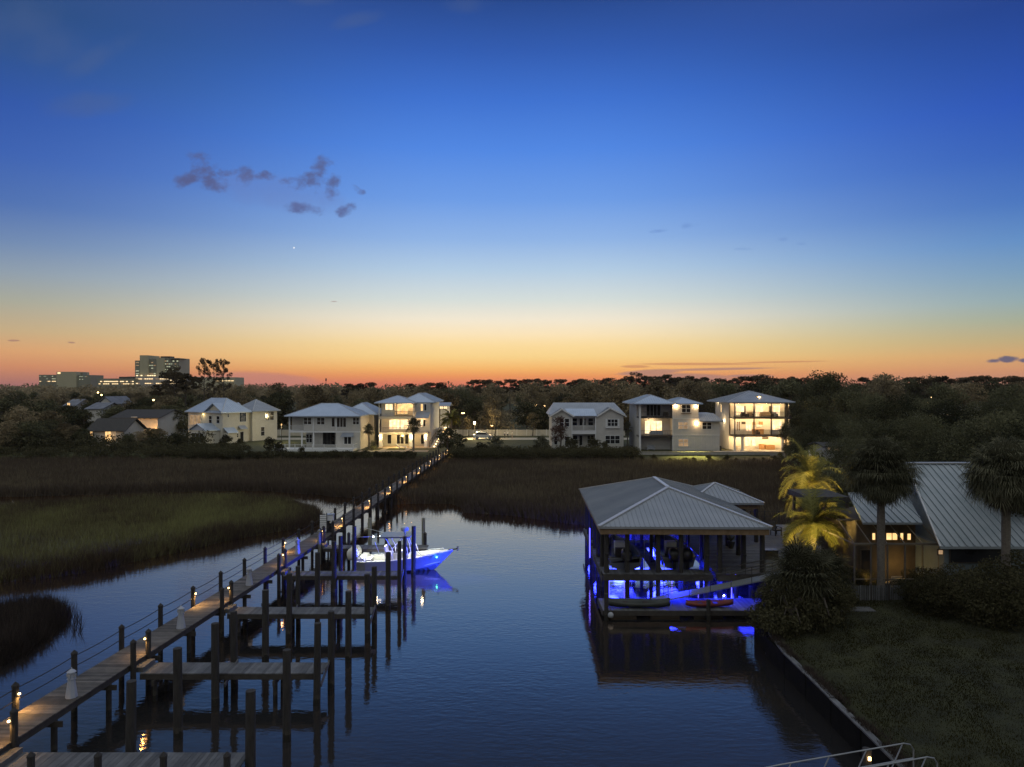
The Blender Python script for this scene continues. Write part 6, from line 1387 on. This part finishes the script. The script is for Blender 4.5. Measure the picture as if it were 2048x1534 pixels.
# pines rising out of the wood
plist = [(408,712,190),(428,717,195),(447,714,192),(350,728,200),(372,742,210),(338,740,215),(1272,742,300),(1290,748,305),(1238,757,330),(1345,752,300),(1378,748,310),(1395,756,320),(1198,757,330),(1150,757,340),(1120,756,345),(1165,755,350),(978,756,330),(960,757,335),(1000,759,340),(1040,758,345),(1055,756,345),(1510,748,290),(1530,756,300),(1545,753,300),(1608,752,250),(1632,757,260),(1885,749,240),(1862,752,245),(1905,754,250),(1965,748,250),(2020,748,240),(2040,750,235),(1780,757,260),(740,762,330),(720,764,330),(820,765,340),(1215,753,350),(1255,749,345),(1310,750,355),(1330,746,350),(1360,751,360),(1410,752,350),(1440,754,345),(1470,753,350),(1490,750,340),(1565,754,345),(1585,750,330),(1725,752,300),(1750,756,310),(1810,753,300),(1830,751,290),(1930,752,280),(1945,749,270),(1990,752,280),(1090,757,350),(1075,754,345),(1020,756,350),(945,757,350),(880,762,350),(860,763,345),(700,765,340)]
def where(px): return 'far left' if px < 300 else 'left' if px < 600 else 'left of centre' if px < 950 else 'centre' if px < 1150 else 'right of centre' if px < 1500 else 'right' if px < 1800 else 'far right'
names_p = {0:'tallest of the three slim pines over the cream house, beside the hospital',1:'middle one of the three slim pines over the cream house',2:'right-hand slim pine with drooping side branches over the cream house',3:'broad dark pine standing in front of the hospital tower',4:'small pine just right of the hospital tower',5:'low pine crown in front of the hospital podium'}
for i, (px, py, Y) in enumerate(plist):
    top = PZ(py, Y)-1.4; key = 'slimpine' if i in (0,2) else 'slimpineb' if i == 1 else 'bigpine' if i in (3,6) else 'pine%d' % (i % 3); hh = {'bigpine':17.8,'slimpine':17.2,'slimpineb':17.2,'pine0':18,'pine1':17,'pine2':19}[key]
    s = top/hh; w = s*(.72 if i < 3 else 1.1 if i == 3 else 1.35)
    lab = names_p.get(i, 'slim pine whose crown rises above the treeline'); put(key, PX(px, Y), Y, lab, None if i in names_p else 'pines rising above the treeline', w if i != 3 else s*1.05, rr.uniform(0, 6.28), z=1.4, sz=s)
# near dark canopy on the right bank
oaks = [(1660,738,128,'tall dark tree rising above the skyline right of the brightly lit house'),(1625,760,138,'rounded dark tree between the brightly lit house and the tall skyline tree'),(1700,775,118,None),(1742,790,110,None),(1790,800,104,None),(1845,800,112,None),(1900,812,100,None),(1955,806,108,None),(2010,800,104,None),(2050,812,96,None),(1640,822,112,None),(1690,840,96,None),(1740,846,88,None),(1800,842,84,None),(1850,836,80,'dark oak crown above the ridge of the metal roof'),(1905,858,70,None),(1960,840,66,None),(2015,826,62,'green oak at the right edge above the metal roof'),(2060,850,56,None),(1625,868,104,None),(1600,880,112,None),(1650,882,96,None),(1700,878,80,None),(1590,872,118,None),(1760,892,70,None),(2075,880,48,None)]
for i, (px, py, Y, lab) in enumerate(oaks):
    k = 'oak%d' % (i % 2) if i > 2 else 'skyoak'; z0 = 1.3; s = (PZ(py, Y)-z0)/(10.6 if k == 'oak0' else 9.8 if k == 'oak1' else 12); s = max(.35, s)
    put(k, PX(px, Y), Y, lab or 'dark oak in the dense canopy along the right bank', None if lab else 'oaks of the right bank', s*1.12 if s < .9 else s*.95, z=z0, sz=s)
for i, (px, py, Y) in enumerate(((5,800,150),(40,812,142),(70,806,152),(100,820,148),(140,812,156),(168,822,150),(15,842,130),(55,846,131),(148,850,137),(166,858,134),(255,868,138),(278,862,141),(300,858,146),(318,856,144),(345,812,168),(232,812,175),(262,800,182),(290,806,178),(330,790,176),(352,868,136),(190,800,196),(160,796,205),(95,842,140),(125,846,140))):
    k = 'far%d' % (i % 5); s = (PZ(py, Y)-1.2)/((11,12,10,12.5,9)[i % 5]*.98); put(k, PX(px, Y), Y, 'dark tree among the cottages at the far left', 'trees among the far left cottages', max(s, .3)*1.1, z=1.2, sz=max(s, .25))
# undergrowth so that no bare ground shows between trunks
def mass(name, label, n, box, hgt, size, mt, seed, keep=None, lim=.8):
    g = np.random.default_rng(seed); cl = []
    while len(cl) < n:
        x, y = g.uniform(box[0], box[2]), g.uniform(box[1], box[3])
        if abs(x) > lim*y: continue
        if keep and not keep(x, y): continue
        cl.append((x, y, 1.2+hgt*g.uniform(.2, .75), hgt*g.uniform(.45, .8)))
    t = thing('tmp', 'x', 'x'); o = leafcloud(name, M[mt], t, cl, n*160, size, seed); o.parent = None; bpy.data.objects.remove(t); tag(o, label, 'undergrowth', kind='stuff'); return o
mass('woodland', 'far-off wood closing the horizon behind everything', 1100, (-520,430,520,720), 12.2, 1.9, 'leaf', 5)
mass('woodland', 'mass of trees beyond the far left houses', 420, (-330,160,-110,330), 10.5, 1.1, 'leaf', 15, lambda x, y: x < -.72*y, 1.3)
mass('woodland', 'mass of trees beyond the right bank', 260, (110,150,330,330), 10.5, 1.1, 'leaf', 16, lambda x, y: x > .74*y, 1.3)
mass('undergrowth', 'dark undergrowth filling the ground between the trees behind the houses', 900, (-200,176,210,300), 4.2, .7, 'leaf', 6)
mass('undergrowth', 'dark undergrowth beneath the oaks of the right bank', 320, (26,60,100,150), 3.4, .45, 'leafo', 7, lambda x, y: x > 24+(y-60)*.42 and y > 62 and not (x < 56 and 128 < y < 147))
mass('scrub', 'dark hedge of scrub in front of the empty lot and the gabled house', 330, (-11,121.5,22,127), 1.5, .2, 'bush', 28)
mass('scrub', 'low dark scrub in front of the cream and white houses', 240, (-56,121.5,-17,126), .9, .18, 'bush', 29)
mass('scrub', 'low brown scrub between the marsh and the cottages at left', 420, (-105,123,-50,137), 1.5, .22, 'bush', 18)
mass('undergrowth', 'dark scrub at the far left edge of the marsh', 260, (-125,126,-62,172), 3.0, .4, 'bush', 8, lambda x, y: not (-93 < x < -68 and y > 139))
# shrubs fringing the yards
sg = 'shrubs fringing the yards'
for i in range(46):
    px = 330+1240*(i+.5+rr.uniform(-.4,.4))/46; Y = rr.uniform(122.5, 127)
    if 700 < px < 880: Y = rr.uniform(123, 125)
    s = rr.uniform(.55, 1.05)
    if 1260 < px < 1560: s *= .6; Y = 123.3
    if 560 < px < 900: s *= .6
    put('shrub%d' % rr.randrange(2), PX(px, Y), Y, 'low dark shrub in the fringe between marsh and yards', sg, s)
put('shrub0', PX(538,132), 132, 'rounded dark bush on the lawn between the cream house and the white hipped house', s=1.15)
put('shrub1', PX(452,140), 140, 'dark bush in front of the cream house', s=1.5); put('shrub1', PX(480,141), 141, 'lower bush beside the cream house door', s=1.0)
for px, Y, s in ((960,125,1.2),(1000,124,1.0),(1140,128,1.25),(1185,129,1.2),(1210,129,.9)): put('shrub0', PX(px, Y), Y, 'thick dark bush in front of the gabled house lot', 'bushes before the empty lot', s)
put('shrub2', PX(897,128), 128, 'big green bush lit from the left at the end of the boardwalk', s=1.5); put('shrub2', PX(915,131), 131, 'second green bush right of the boardwalk end', s=1.1)
put('redtree', PX(1120,132), 132, 'reddish tree hiding the left corner of the unlit gabled house', s=1.12)
put('youngtree', PX(937,168), 168, 'thin young tree before the pale fence, left of the street lamp', s=1.1)
put('youngtree', PX(990,160), 160, 'spreading dark tree beside the parked white car', s=1.6); put('youngtree', PX(1065,172), 172, 'young tree by the fence left of the gabled house', s=1.3)
put('sabal_far', PX(827,131), 131, 'dark fan palm in front of the lit stair house', s=1.02, sz=.95)
put('sabal_far', PX(738,135), 135, 'fan palm between the white hipped house and the lit stair house', s=.75)
put('sabal_far', PX(1255,138), 138, 'thin fan palm in the gap beside the stepped house', s=.62, sz=.8)
put('sabal_far', PX(1572,127), 127, 'fan palm at the right corner of the brightly lit house', s=1.0)
put('sabal_low', PX(990,128), 128, 'squat fan palm in front of the parked car', s=1.0); put('sabal_low', PX(1083,130), 130, 'squat fan palm left of the gabled house', s=.95)
put('sabal_low', PX(1560,126), 126, 'small fan palm by the patio of the brightly lit house', s=.5)
put('date_far', PX(902,150), 150, 'uplit feather palm behind the boardwalk end, beside the stair house', s=.98, sz=1.0)
light('palm_uplight', 'SPOT', (PX(902,150),148.8,2.0), 260, (1,.60,.25), size=.1, rot=aim((PX(902,150),148.4,2.0), (PX(902,150),150,7.5)), spot=75)
put('sabal_low', PX(746,134), 134, 'bright green lit plant beside the terrace of the lit stair house', s=.55)
light('plant_light', 'POINT', (PX(748,133),132.6,2.2), 40, (1,.85,.2), size=.08)
# front palms on the right bank
put('sabal_big', PX(1762,39.5), 39.5, 'tall dark fan palm standing before the metal-roofed house', s=1.0, rz=.4, z=1.6)
put('sabal_big', PX(2012,37), 37, 'shaggy dark fan palm at the right edge of the picture', s=1.02, rz=2.0, z=1.6)
put('palmetto', PX(1600,36.6), 36.6, 'large dark palmetto clump on the bank beside the floating dock', s=.9, z=1.5)
put('gardenbush', PX(1632,36.0), 36.0, 'big rounded dark shrub growing against the large palmetto clump', s=2.0, z=.9)
put('gardenbush', PX(1578,35.6), 35.6, 'rounded dark shrub at the water edge before the large palmetto clump', s=1.7, z=.8)
put('palmetto', PX(1552,38.6), 38.6, 'smaller palmetto leaning over the end of the floating dock', s=.5, z=1.0)
put('palmetto', PX(1655,39.3), 39.3, 'palmetto between the big clump and the slatted fence', s=.7, z=1.3)
put('date_near', PX(1625,44.8), 44.8, 'lower feather palm glowing yellow from an uplight beside the deck', s=1.0, z=1.75, rz=.3)
put('date_near', PX(1622,52.5), 52.5, 'higher feather palm glowing yellow behind the dark beam', s=.98, z=2.0, rz=1.9, sz=1.45)
for x, y, z, pw in ((PX(1634,42.6),42.6,1.95,480),(PX(1596,43.0),43.0,1.95,260),(PX(1645,50.2),50.2,2.2,420),(PX(1598,50.4),50.4,2.2,300)):
    u_ = thing('garden_uplight', 'small garden uplight at the foot of the %s feather palm, %s side' % ('lower' if y < 48 else 'higher', 'left' if pw in (260,300) else 'right'), 'garden light', (x,y,z-.3)); m = MB(); m.lathe(x, y, [(.06,-.3),(.08,-.05)], 8, z0=z); m.build('housing', M['darkmetal'], u_)
    light('palm_uplight', 'SPOT', (x,y,z), pw*5.5, (1,.70,.17), u_, size=.08, rot=aim((x,y,z), (PX(1624,y+1),y+1.0,z+3.2)), spot=88, blend=.6)
for i, (px, py, Y, s) in enumerate(((1790,1180,39.6,.6),(1815,1170,40.6,.8),(1850,1165,39.0,.9),(1725,1180,41.4,.7),(1700,1170,41,.8),(1905,1140,37,1.5),(1950,1140,36,1.45),(1870,1120,38,1.2),(1990,1150,35.5,1.7),(2035,1120,36.5,1.9),(1845,1150,37.5,1.3))):
    put('gardenbush', PX(px, Y), Y, 'dark garden bush in front of the metal-roofed house', 'garden bushes at right', s, z=1.5)
for i, (px, Y, s) in enumerate(((1530,38.2,.55),(1575,36.6,.9),(1640,36.4,1.0),(1668,37.6,.9),(1600,35.4,.75),(1690,38.8,.8))): put('gardenbush', PX(px, Y), Y, 'dark bush at the foot of the palmetto clump on the bank', 'bushes round the palmetto clump', s, z=.9)
broadleaf('nearoak', 'oak_tree', 9, 5.5, 9000, .16, 97, 'leafo', .55, 22)
put('nearoak', PX(2035,41.5), 41.5, 'oak whose leafy branch hangs over the ridge of the metal roof', s=.95, z=1.6)
# ---------------------------------------------------------------- metal-roofed house at right
HAZE = .00009
M['tealwall'] = siding('dark_teal_siding', (.12,.15,.16), (.16,.19,.20))
M['darksiding'] = mat('brown_stained_wall', (.055,.042,.03), (.09,.068,.048), scale=2, rough=.9)
h = thing('metal_roof_house', 'house at right with a steep standing-seam metal roof behind the palms', 'house', (26,42,1.6))
Ye, Yr = 38.9, 45.4; ze = PZ(1093, Ye); zr = PZ(927, Yr)
EL = (PX(1881,Ye),Ye,ze); ER = (PX(2200,Ye),Ye,ze); RL = (PX(1812,Yr),Yr,zr); RR = (PX(2200,Ye),Yr,zr)
m = MB(); pl = [EL,ER,RR,RL]; m.slab(pl, (0,0,-.14)); plane_seams(m, pl, EL, ER, .42, .05, .06, .1)
pb = [(EL[0]+1.6,Yr+6,ze),(ER[0],Yr+6,ze),RR,RL]; m.slab(pb, (0,0,-.14)); 
rf = m.build('roof', M['rooft'], h); m = MB(); m.bar((RL[0]-.05,Yr,zr+.04), (RR[0],Yr,zr+.04), .3, .08); m.bar((EL[0],Ye,ze-.02),(RL[0],Yr,zr+.03),.08,.10); m.build('ridge_cap', M['cap'], rf)
# lower connecting roof to the left
Yq = 42.3; q = [(PX(1690,44.5),41.2,PZ(1046,41.2)),(PX(1843,Yq)+.3,41.2,PZ(1046,41.2)),(PX(1812,45)+.6,44.6,PZ(1000,44.6)),(PX(1700,44.6),44.6,PZ(1000,44.6))]
m = MB(); q = [(PX(1726,41.0),41.0,PZ(1045,41.0)),(PX(1845,41.0),41.0,PZ(1045,41.0)),(PX(1812,44.4),44.4,PZ(985,44.4)),(PX(1696,44.4),44.4,PZ(985,44.4))]; m.slab(q, (0,0,-.12)); plane_seams(m, q, q[0], q[1], .42, .05, .06, .1); m.build('side_roof', M['rooft'], h)
m = MB(); m.box(EL[0]+.5,39.4,1.5,ER[0]-.4,51,ze-.1); m.slab([(EL[0]+.6,39.4,ze-.1),(EL[0]+1.6,51,ze-.1),(RL[0]+.5,Yr,zr-.2)], (.2,0,0)); m.build('wall', M['tealwall'], h)
m = MB(); m.box(PX(1716,42),42.2,1.5,EL[0]+.5,47,PZ(1045,41)-.12); m.build('side_wall', M['darksiding'], h)
def hw(px0, py0, px1, py1, Y, mt, n=1):
    m = MB(); x0, x1, z0, z1 = PX(px0,Y), PX(px1,Y), PZ(py1,Y), PZ(py0,Y); m.box(x0-.06,Y-.05,z0-.06,x1+.06,Y-.005,z1+.06); f = m.build('window', M['darkwood'], h)
    m = MB(); m.box(x0,Y-.075,z0,x1,Y-.055,z1); m.build('pane', M[mt], f)
for a in ((1744,1066,1749,1079),(1772,1066,1782,1079),(1784,1066,1793,1079),(1800,1066,1805,1079),(1814,1067,1820,1079)): hw(*a, 42.1, 'lit')
for a in ((1850,1098,1858,1110),(1862,1100,1872,1112),(1876,1100,1884,1108)): hw(*a, 39.3 if a[0] > 1870 else 42.1, 'litdim')
for a in ((1722,1100,1740,1150),): hw(*a, 42.1, 'litdim' if a[0] > 1800 else 'glass')
hw(1900,1098,2000,1124, 39.35, 'glass'); 
# dark beam / flat roof edge left of it
t = thing('pergola', 'dark flat pergola roof between the lit palms and the metal-roofed house', 'pergola', (PX(1650,46.5),46.5,1.6))
zb = PZ(994, 46.5); m = MB(); m.box(PX(1619,46.5),46.5,zb-.35,PX(1700,46.5),50.2,zb); m.build('roof', M['shingle'], t)
for px in (1628,1694):
    for y in (46.7,50): m = MB(); m.box(PX(px,46.7)-.08,y-.08,1.5,PX(px,46.7)+.08,y+.08,zb-.35); m.build('post', M['darkwood'], t)
# screened porch with thin frame
sc = thing('screen_enclosure', 'dark screened enclosure with thin sloping frame bars in front of the house', 'screen enclosure', (PX(1780,39.8),39.8,1.6))
Ya, Yb = 39.9, 42.2; xa, xb = PX(1709,Ya), PX(1880,Ya); zt = PZ(1088,Ya); z2 = zt+.95
m = MB()
for px in (1709,1742,1775,1810,1845,1878): x = PX(px,Ya); m.box(x-.035,Ya-.035,1.5,x+.035,Ya+.035,zt); m.bar((x,Ya,zt),(x+.1,Yb-.1,z2),.05,.05)
m.box(xa,Ya-.05,zt-.05,xb,Ya+.05,zt+.05); m.box(xa,Ya-.03,2.5,xb,Ya+.03,2.56); m.box(xa,Yb-.14,z2-.04,xb,Yb-.05,z2+.04); m.box(xa-.02,Ya,zt-.04,xa+.03,Yb+2.4,zt+.03)
m.build('frame', mat('bronze_frame', (.10,.085,.06), (.14,.12,.09), rough=.6), sc)
for pw, px, z in ((34,1800,2.9),(26,1850,2.4),(24,1730,2.2)): light('porch_light', 'POINT', (PX(px,41.4),41.3,z), pw*.75, (1,.62,.16), sc, size=.1)
m = MB(); m.ball((PX(1835,41.5),41.5,1.9), .09); m.ball((PX(1852,41.3),41.3,2.05), .09); m.build('lantern', M['bulb'], sc)
# slatted fence
f = thing('picket_fence', 'pale slatted fence in front of the screened enclosure', 'fence', (PX(1704,39.2),39.2,1.6)); r = random.Random(4)
m = MB(); x = PX(1706,39); 
while x < PX(1850,39): m.box(x,38.98,1.55,x+.085,39.01,2.42+r.uniform(-.015,.015),r.random()); x += .125
m.build('pickets', M['pile'] if False else M['deckw'], f); m = MB(); m.box(PX(1706,39),39.01,1.75,PX(1850,39),39.06,1.83); m.box(PX(1706,39),39.01,2.2,PX(1850,39),39.06,2.28)
for px in (1706,1742,1778,1814,1850): m.box(PX(px,39)-.05,38.97,1.5,PX(px,39)+.05,39.09,2.5)
m.build('rails', M['beam'], f)
m = MB(); x = PX(1706,39)
for k in range(14): m.box(x-.02-k*.10,39.1+k*.12,1.55,x+.0-k*.10,39.19+k*.12,2.3)
m.build('return_pickets', M['deckw'], f)
p = thing('stone_slab', 'pale low step on the dark lawn below the slatted fence', 'step', (PX(1712,37.6),37.6,1.5))
m = MB(); m.box(PX(1676,37.4),37.2,1.45,PX(1748,37.4),37.9,1.60); m.build('tread', M['deckw'], p)
# garden chairs in the enclosure
for i, px in enumerate((1785,1828,1860)): chair(PX(px,40.8), 40.8, 1.62, ('left','middle','right')[i]+' one of the garden chairs inside the screened enclosure', M['tan'], R(180+i*20), 1.0)
sl = thing('sail_shade', 'small pale pointed banner behind the higher feather palm', 'banner', (PX(1618,58),58,2)); m = MB(); x = PX(1618,58); zt_ = PZ(900,58)
m.tube((x,58,1.6),(x,58,zt_),.03,n=6); m.build('pole', M['trim'], sl); m = MB(); m.slab([(x+.04,58,zt_-.05),(x+.55,58,PZ(924,58)),(x+.04,58,PZ(922,58))],(0,.02,0)); m.build('cloth', M['trim'], sl)
# ---------------------------------------------------------------- street scene behind the empty lot
lp = thing('street_lamp', 'lit street lamp on a dark post beside the parked white car', 'street lamp', (PX(949,163),163,1.6)); x = PX(949,163); zt_ = PZ(846,163)
m = MB(); m.lathe(x, 163, [(.14,0),(.08,.5),(.05,.8),(.045,zt_-1.75)], 8, z0=1.6); m.build('post', M['darkmetal'], lp)
m = MB(); m.lathe(x, 163, [(.12,0),(.2,.12),(.2,.36),(.05,.5)], 10, z0=zt_-.2); m.build('lantern', M['bulbhot'], lp); light('street_light', 'POINT', (x,162.6,zt_+.05), 2600, (1,.76,.36), lp, size=.2)
m = MB(); m.lathe(x, 163, [(.24,0),(.1,.15),(.02,.24)], 10, z0=zt_+.3); m.build('cap', M['darkmetal'], lp)
for px, py, Y, lab, pw in ((984,852,172,'orange lamp glowing in the trees behind the white car',60),(2026,793,190,'bright street lamp high over the pale roofs at far right',260),(926,827,168,'small warm lamp beside the uplit feather palm',25),(1322,843,160,'white lamp low between the gabled and stepped houses',20)):
    t = thing('street_lamp', lab, 'street lamp', (PX(px,Y),Y,1.5)); x = PX(px,Y); z = PZ(py,Y); m = MB(); m.tube((x,Y,1.4),(x,Y,z),.05,n=6); m.build('post', M['darkmetal'], t)
    m = MB(); m.box(x-.35,Y-.2,z,x+.35,Y+.2,z+.18); m.build('lantern', M['bulbhot' if pw > 100 else 'bulb'], t); light('street_light', 'POINT', (x,Y-.4,z+.1), pw, (1,.7,.35), t, size=.15)
for px, py, Y, lab in ((196,785,240,'tiny lit lamp among the trees left of the white gabled roof'),(203,790,236,'second tiny lamp among the trees left of the white gabled roof'),(307,800,210,'small warm lamp in the trees above the long dark-roofed house'),(21,811,180,'tiny lamp at the far left edge of the wood'),(32,841,160,'lower tiny lamp at the far left edge'),(1863,794,230,'tiny lamp among the trees at right, upper'),(1856,807,215,'greenish tiny lamp among the trees at right'),(1878,812,210,'tiny lamp just above the hidden house at right'),(1916,783,260,'tiny lamp high in the trees at far right'),(2009,835,130,'small red-orange lamp in the canopy at far right'),(1072,811,230,'left lamp of the orange pair behind the fence'),(1090,812,230,'right lamp of the orange pair behind the fence')):
    t = thing('distant_lamp', lab, 'lamp', (PX(px,Y),Y,2)); x = PX(px,Y); z = PZ(py,Y); m = MB(); m.ball((x,Y,z), .26 if px not in (1072,1090) else .4, 8, 5); m.build('globe', M['bulb'], t); m = MB(); m.tube((x,Y,1.4),(x,Y,z-.2),.06,n=5); m.build('post', M['darkmetal'], t)
fn = thing('boundary_fence', 'long pale fence behind the empty lot', 'fence', (0,173,1.5)); m = MB(); r = random.Random(9); x = -66.0
while x < 26: m.box(x,173,1.3,x+2.38,173.08,3.02+r.uniform(-.02,.02)); x += 2.4
m.build('panels', M['fence'], fn); m = MB(); x = -66.0
while x < 26: m.box(x-.07,172.95,1.3,x+.05,173.1,3.12); x += 2.4
m.build('posts', M['trim'], fn)
def car(name, label, x, y, z, body, rz=0, L_=4.6):
    t = thing(name, label, 'car', (x,y,z)); T = Matrix.Translation((x,y,z)) @ Matrix.Rotation(rz, 4, 'Z')
    prof = [(-2.3,.35),(-2.32,.75),(-2.2,1.05),(-1.95,1.1),(-1.6,1.6),(-1.2,1.68),(.2,1.66),(.55,1.55),(1.15,1.08),(2.05,.92),(2.28,.75),(2.3,.38)]
    m = MB(T); n = len(prof); v = []
    for yy, ins in ((-.92,0),(-.80,.02),(.80,.02),(.92,0)):
        for a, c in prof: k = 1 if abs(yy) < .9 else 0; v.append((a, yy*(1-.10*max(0, c-1.0)), c if k or c < 1.1 else c-.05))
    f = [(k*n+i, k*n+i+1, (k+1)*n+i+1, (k+1)*n+i) for k in range(3) for i in range(n-1)]+[tuple(range(n))[::-1], tuple(3*n+i for i in range(n))]+[(k*n+n-1, k*n, (k+1)*n, (k+1)*n+n-1) for k in range(3)]
    m.add(v, f); m.build('body', body, t)
    for s_ in (-1, 1):
        m = MB(T); yy = s_*.885; pts = [(-1.75,yy,1.1),(.95,yy,1.1),(.45,yy*.96,1.5),(-1.5,yy*.96,1.52)]; m.slab(pts if s_ > 0 else pts[::-1], (0,s_*.03,0)); m.build('side_window', M['glass'], t)
        for a in (-1.45, 1.45):
            m = MB(T); m.tube((a,s_*.72,.34),(a,s_*.95,.34),.34,n=16); w_ = m.build('wheel', M['black'], t); m = MB(T); m.tube((a,s_*.9,.34),(a,s_*.965,.34),.2,n=10); m.build('rim', M['cushion'], w_)
        m = MB(T); m.box(2.2,s_*.55,.66,2.33,s_*.88,.82); m.build('headlight', M['trim'], t); m = MB(T); m.box(-2.36,s_*.6,.8,-2.28,s_*.88,1.0); m.build('tail_light', M['red'], t)
    m = MB(T); m.slab([(.52,-.72,1.55),(1.13,-.8,1.12),(1.13,.8,1.12),(.52,.72,1.55)], (.03,0,.03)); m.build('windscreen', M['glass'], t); return t
M['carpaint'] = mat('white_car_paint', (.70,.68,.64), (.74,.72,.68), scale=1, rough=.2, coat=.5)
car('parked_car', 'white SUV parked on the road behind the lot, beside the street lamp', PX(967,161.3), 161.3, 1.58, M['carpaint'])
car('parked_car', 'pale car parked among dark bushes at far left, just above the marsh', PX(114,146), 146, 1.58, M['carpaint'], R(180))
# ---------------------------------------------------------------- three people by the road
M['skin'] = mat('skin', (.45,.28,.20), (.50,.32,.23), scale=8, rough=.6); M['shirtw'] = mat('white_shirt', (.66,.62,.58), (.72,.68,.62), scale=8, rough=.8); M['pants'] = mat('dark_trousers', (.03,.03,.035), (.05,.05,.055), scale=8, rough=.9); M['hair'] = mat('dark_hair', (.03,.02,.015), (.05,.035,.025), scale=20, rough=.9); M['shorts'] = mat('tan_shorts', (.36,.30,.22), (.42,.35,.26), scale=8, rough=.9)
def person(x, y, z, label, shirt, pants, rz=0, hgt=1.75, bend=.35):
    t = thing('person', label, 'person', (x,y,z)); k = hgt/1.75
    J = {'pel':(0,0,.95),'wst':(0,0,1.12),'chs':(0,.01,1.35),'nck':(0,0,1.48),'hed':(0,-.01,1.62),'top':(0,0,1.73)}
    E = [('pel','wst'),('wst','chs'),('chs','nck'),('nck','hed'),('hed','top')]; Rd = {'pel':(.15,.11),'wst':(.13,.10),'chs':(.16,.11),'nck':(.055,.055),'hed':(.085,.10),'top':(.05,.055)}
    for s_, n in ((-1,'l'),(1,'r')):
        J.update({n+'sh':(s_*.18,0,1.42),n+'el':(s_*.25,.02,1.14),n+'wr':(s_*(.25-bend*.3),-.12-bend*.25,.98+bend*.25),n+'hn':(s_*(.23-bend*.4),-.2-bend*.3,.95+bend*.3),n+'hp':(s_*.09,0,.90),n+'kn':(s_*.11,-.03,.50),n+'an':(s_*.12,.02,.09),n+'ft':(s_*.14,-.15,.04)})
        E += [('chs',n+'sh'),(n+'sh',n+'el'),(n+'el',n+'wr'),(n+'wr',n+'hn'),('pel',n+'hp'),(n+'hp',n+'kn'),(n+'kn',n+'an'),(n+'an',n+'ft')]
        Rd.update({n+'sh':(.065,.065),n+'el':(.045,.045),n+'wr':(.03,.03),n+'hn':(.035,.025),n+'hp':(.095,.095),n+'kn':(.06,.06),n+'an':(.04,.04),n+'ft':(.04,.03)})
        for q in range(4): fn_ = n+'f%d' % q; b = J[n+'hn']; J[fn_] = (b[0]+(q-1.5)*.02, b[1]-.08+.01*abs(q-1.5), b[2]-.02); E.append((n+'hn',fn_)); Rd[fn_] = (.009,.009)
        b = J[n+'hn']; J[n+'th'] = (b[0]-s_*.05, b[1]-.03, b[2]+.01); E.append((n+'hn',n+'th')); Rd[n+'th'] = (.01,.01)
    ks = list(J); me = bpy.data.meshes.new('body'); me.from_pydata([tuple(c*k for c in J[q]) for q in ks], [(ks.index(a), ks.index(b)) for a, b in E], []); o = bpy.data.objects.new('body', me); C.objects.link(o)
    sk = o.modifiers.new('skin', 'SKIN'); 
    if not me.skin_vertices: bpy.context.view_layer.objects.active = o
    lay = me.skin_vertices[0].data if me.skin_vertices else None
    if lay:
        for i, q in enumerate(ks): lay[i].radius = tuple(a*k for a in Rd[q]); lay[i].use_root = (q == 'pel')
    o.modifiers.new('sub', 'SUBSURF').levels = 1; o.modifiers['sub'].render_levels = 1
    dg = bpy.context.evaluated_depsgraph_get(); m2 = bpy.data.meshes.new_from_object(o.evaluated_get(dg)); bpy.data.objects.remove(o)
    m2.materials.clear()
    for q in (M['skin'], M[shirt], M[pants], M['hair'], M['black']): m2.materials.append(q)
    for p in m2.polygons:
        c = p.center/k; p.use_smooth = True; p.material_index = 0
        if c.z < .08: p.material_index = 4
        elif c.z < 1.0 and abs(c.x) < .2 and c.y > -.12 and not (pants == 'shorts' and c.z < .52): p.material_index = 2
        elif c.z < 1.47 and c.z > 1.0 and not (abs(c.x) > .17 and c.z < 1.22): p.material_index = 1
        elif c.z > 1.64 or (c.z > 1.55 and c.y > .04): p.material_index = 3
    b = bpy.data.objects.new('body', m2); C.objects.link(b); b.parent = t
    m = MB(); m.tube((x,y-.085*k,z+1.60*k),(x,y-.115*k,z+1.585*k),.014,.016,6); m.build('nose', M['skin'], t); m = MB()
    for s_ in (-1, 1): m.ball((x+s_*.032*k,y-.088*k,z+1.625*k),.010,6,4)
    m.build('eyes', M['black'], t); m = MB(); m.box(x-.022,y-.098*k,z+1.553*k,x+.022,y-.088*k,z+1.561*k); m.build('mouth', M['red'], t); m = MB()
    for s_ in (-1, 1): m.ball((x+s_*.088*k,y,z+1.61*k),.02,6,4)
    m.build('ears', M['skin'], t); t.rotation_euler = (0,0,rz); return t
person(PX(1009.5,164), 164, 1.57, 'person in a pale shirt and dark trousers, left one of the three by the road', 'shirtw', 'pants', R(60), 1.72)
person(PX(1015.3,163), 163, 1.57, 'tallest person in white shirt and dark trousers, middle of the three by the road', 'shirtw', 'pants', R(-20), 1.86)
person(PX(1024.5,163.5), 163.5, 1.57, 'person in a white shirt and light shorts, right one of the three by the road', 'shirtw', 'shorts', R(-70), 1.76)
# evening haze over the far trees
hm = bpy.data.materials.new('haze'); hm.use_nodes = True; nt = hm.node_tree; nt.nodes.clear(); ho = _n(nt, 'ShaderNodeOutputMaterial'); pv = _n(nt, 'ShaderNodeVolumePrincipled')
pv.inputs['Color'].default_value = (.95,.80,.62,1); pv.inputs['Density'].default_value = HAZE; pv.inputs['Anisotropy'].default_value = .35; nt.links.new(pv.outputs[0], ho.inputs['Volume'])
m = MB(); m.box(-1500,-90,-2.5,1500,1600,46); tag(m.build('haze', hm), 'thin warm evening haze over the far woods', 'haze', kind='stuff')
S.cycles.volume_bounces = 0
for ob in list(bpy.data.objects):
    if ob.type == 'EMPTY' and ob.get('label') == 'x': 
        for c in kids(ob): bpy.data.objects.remove(c)
        bpy.data.objects.remove(ob)
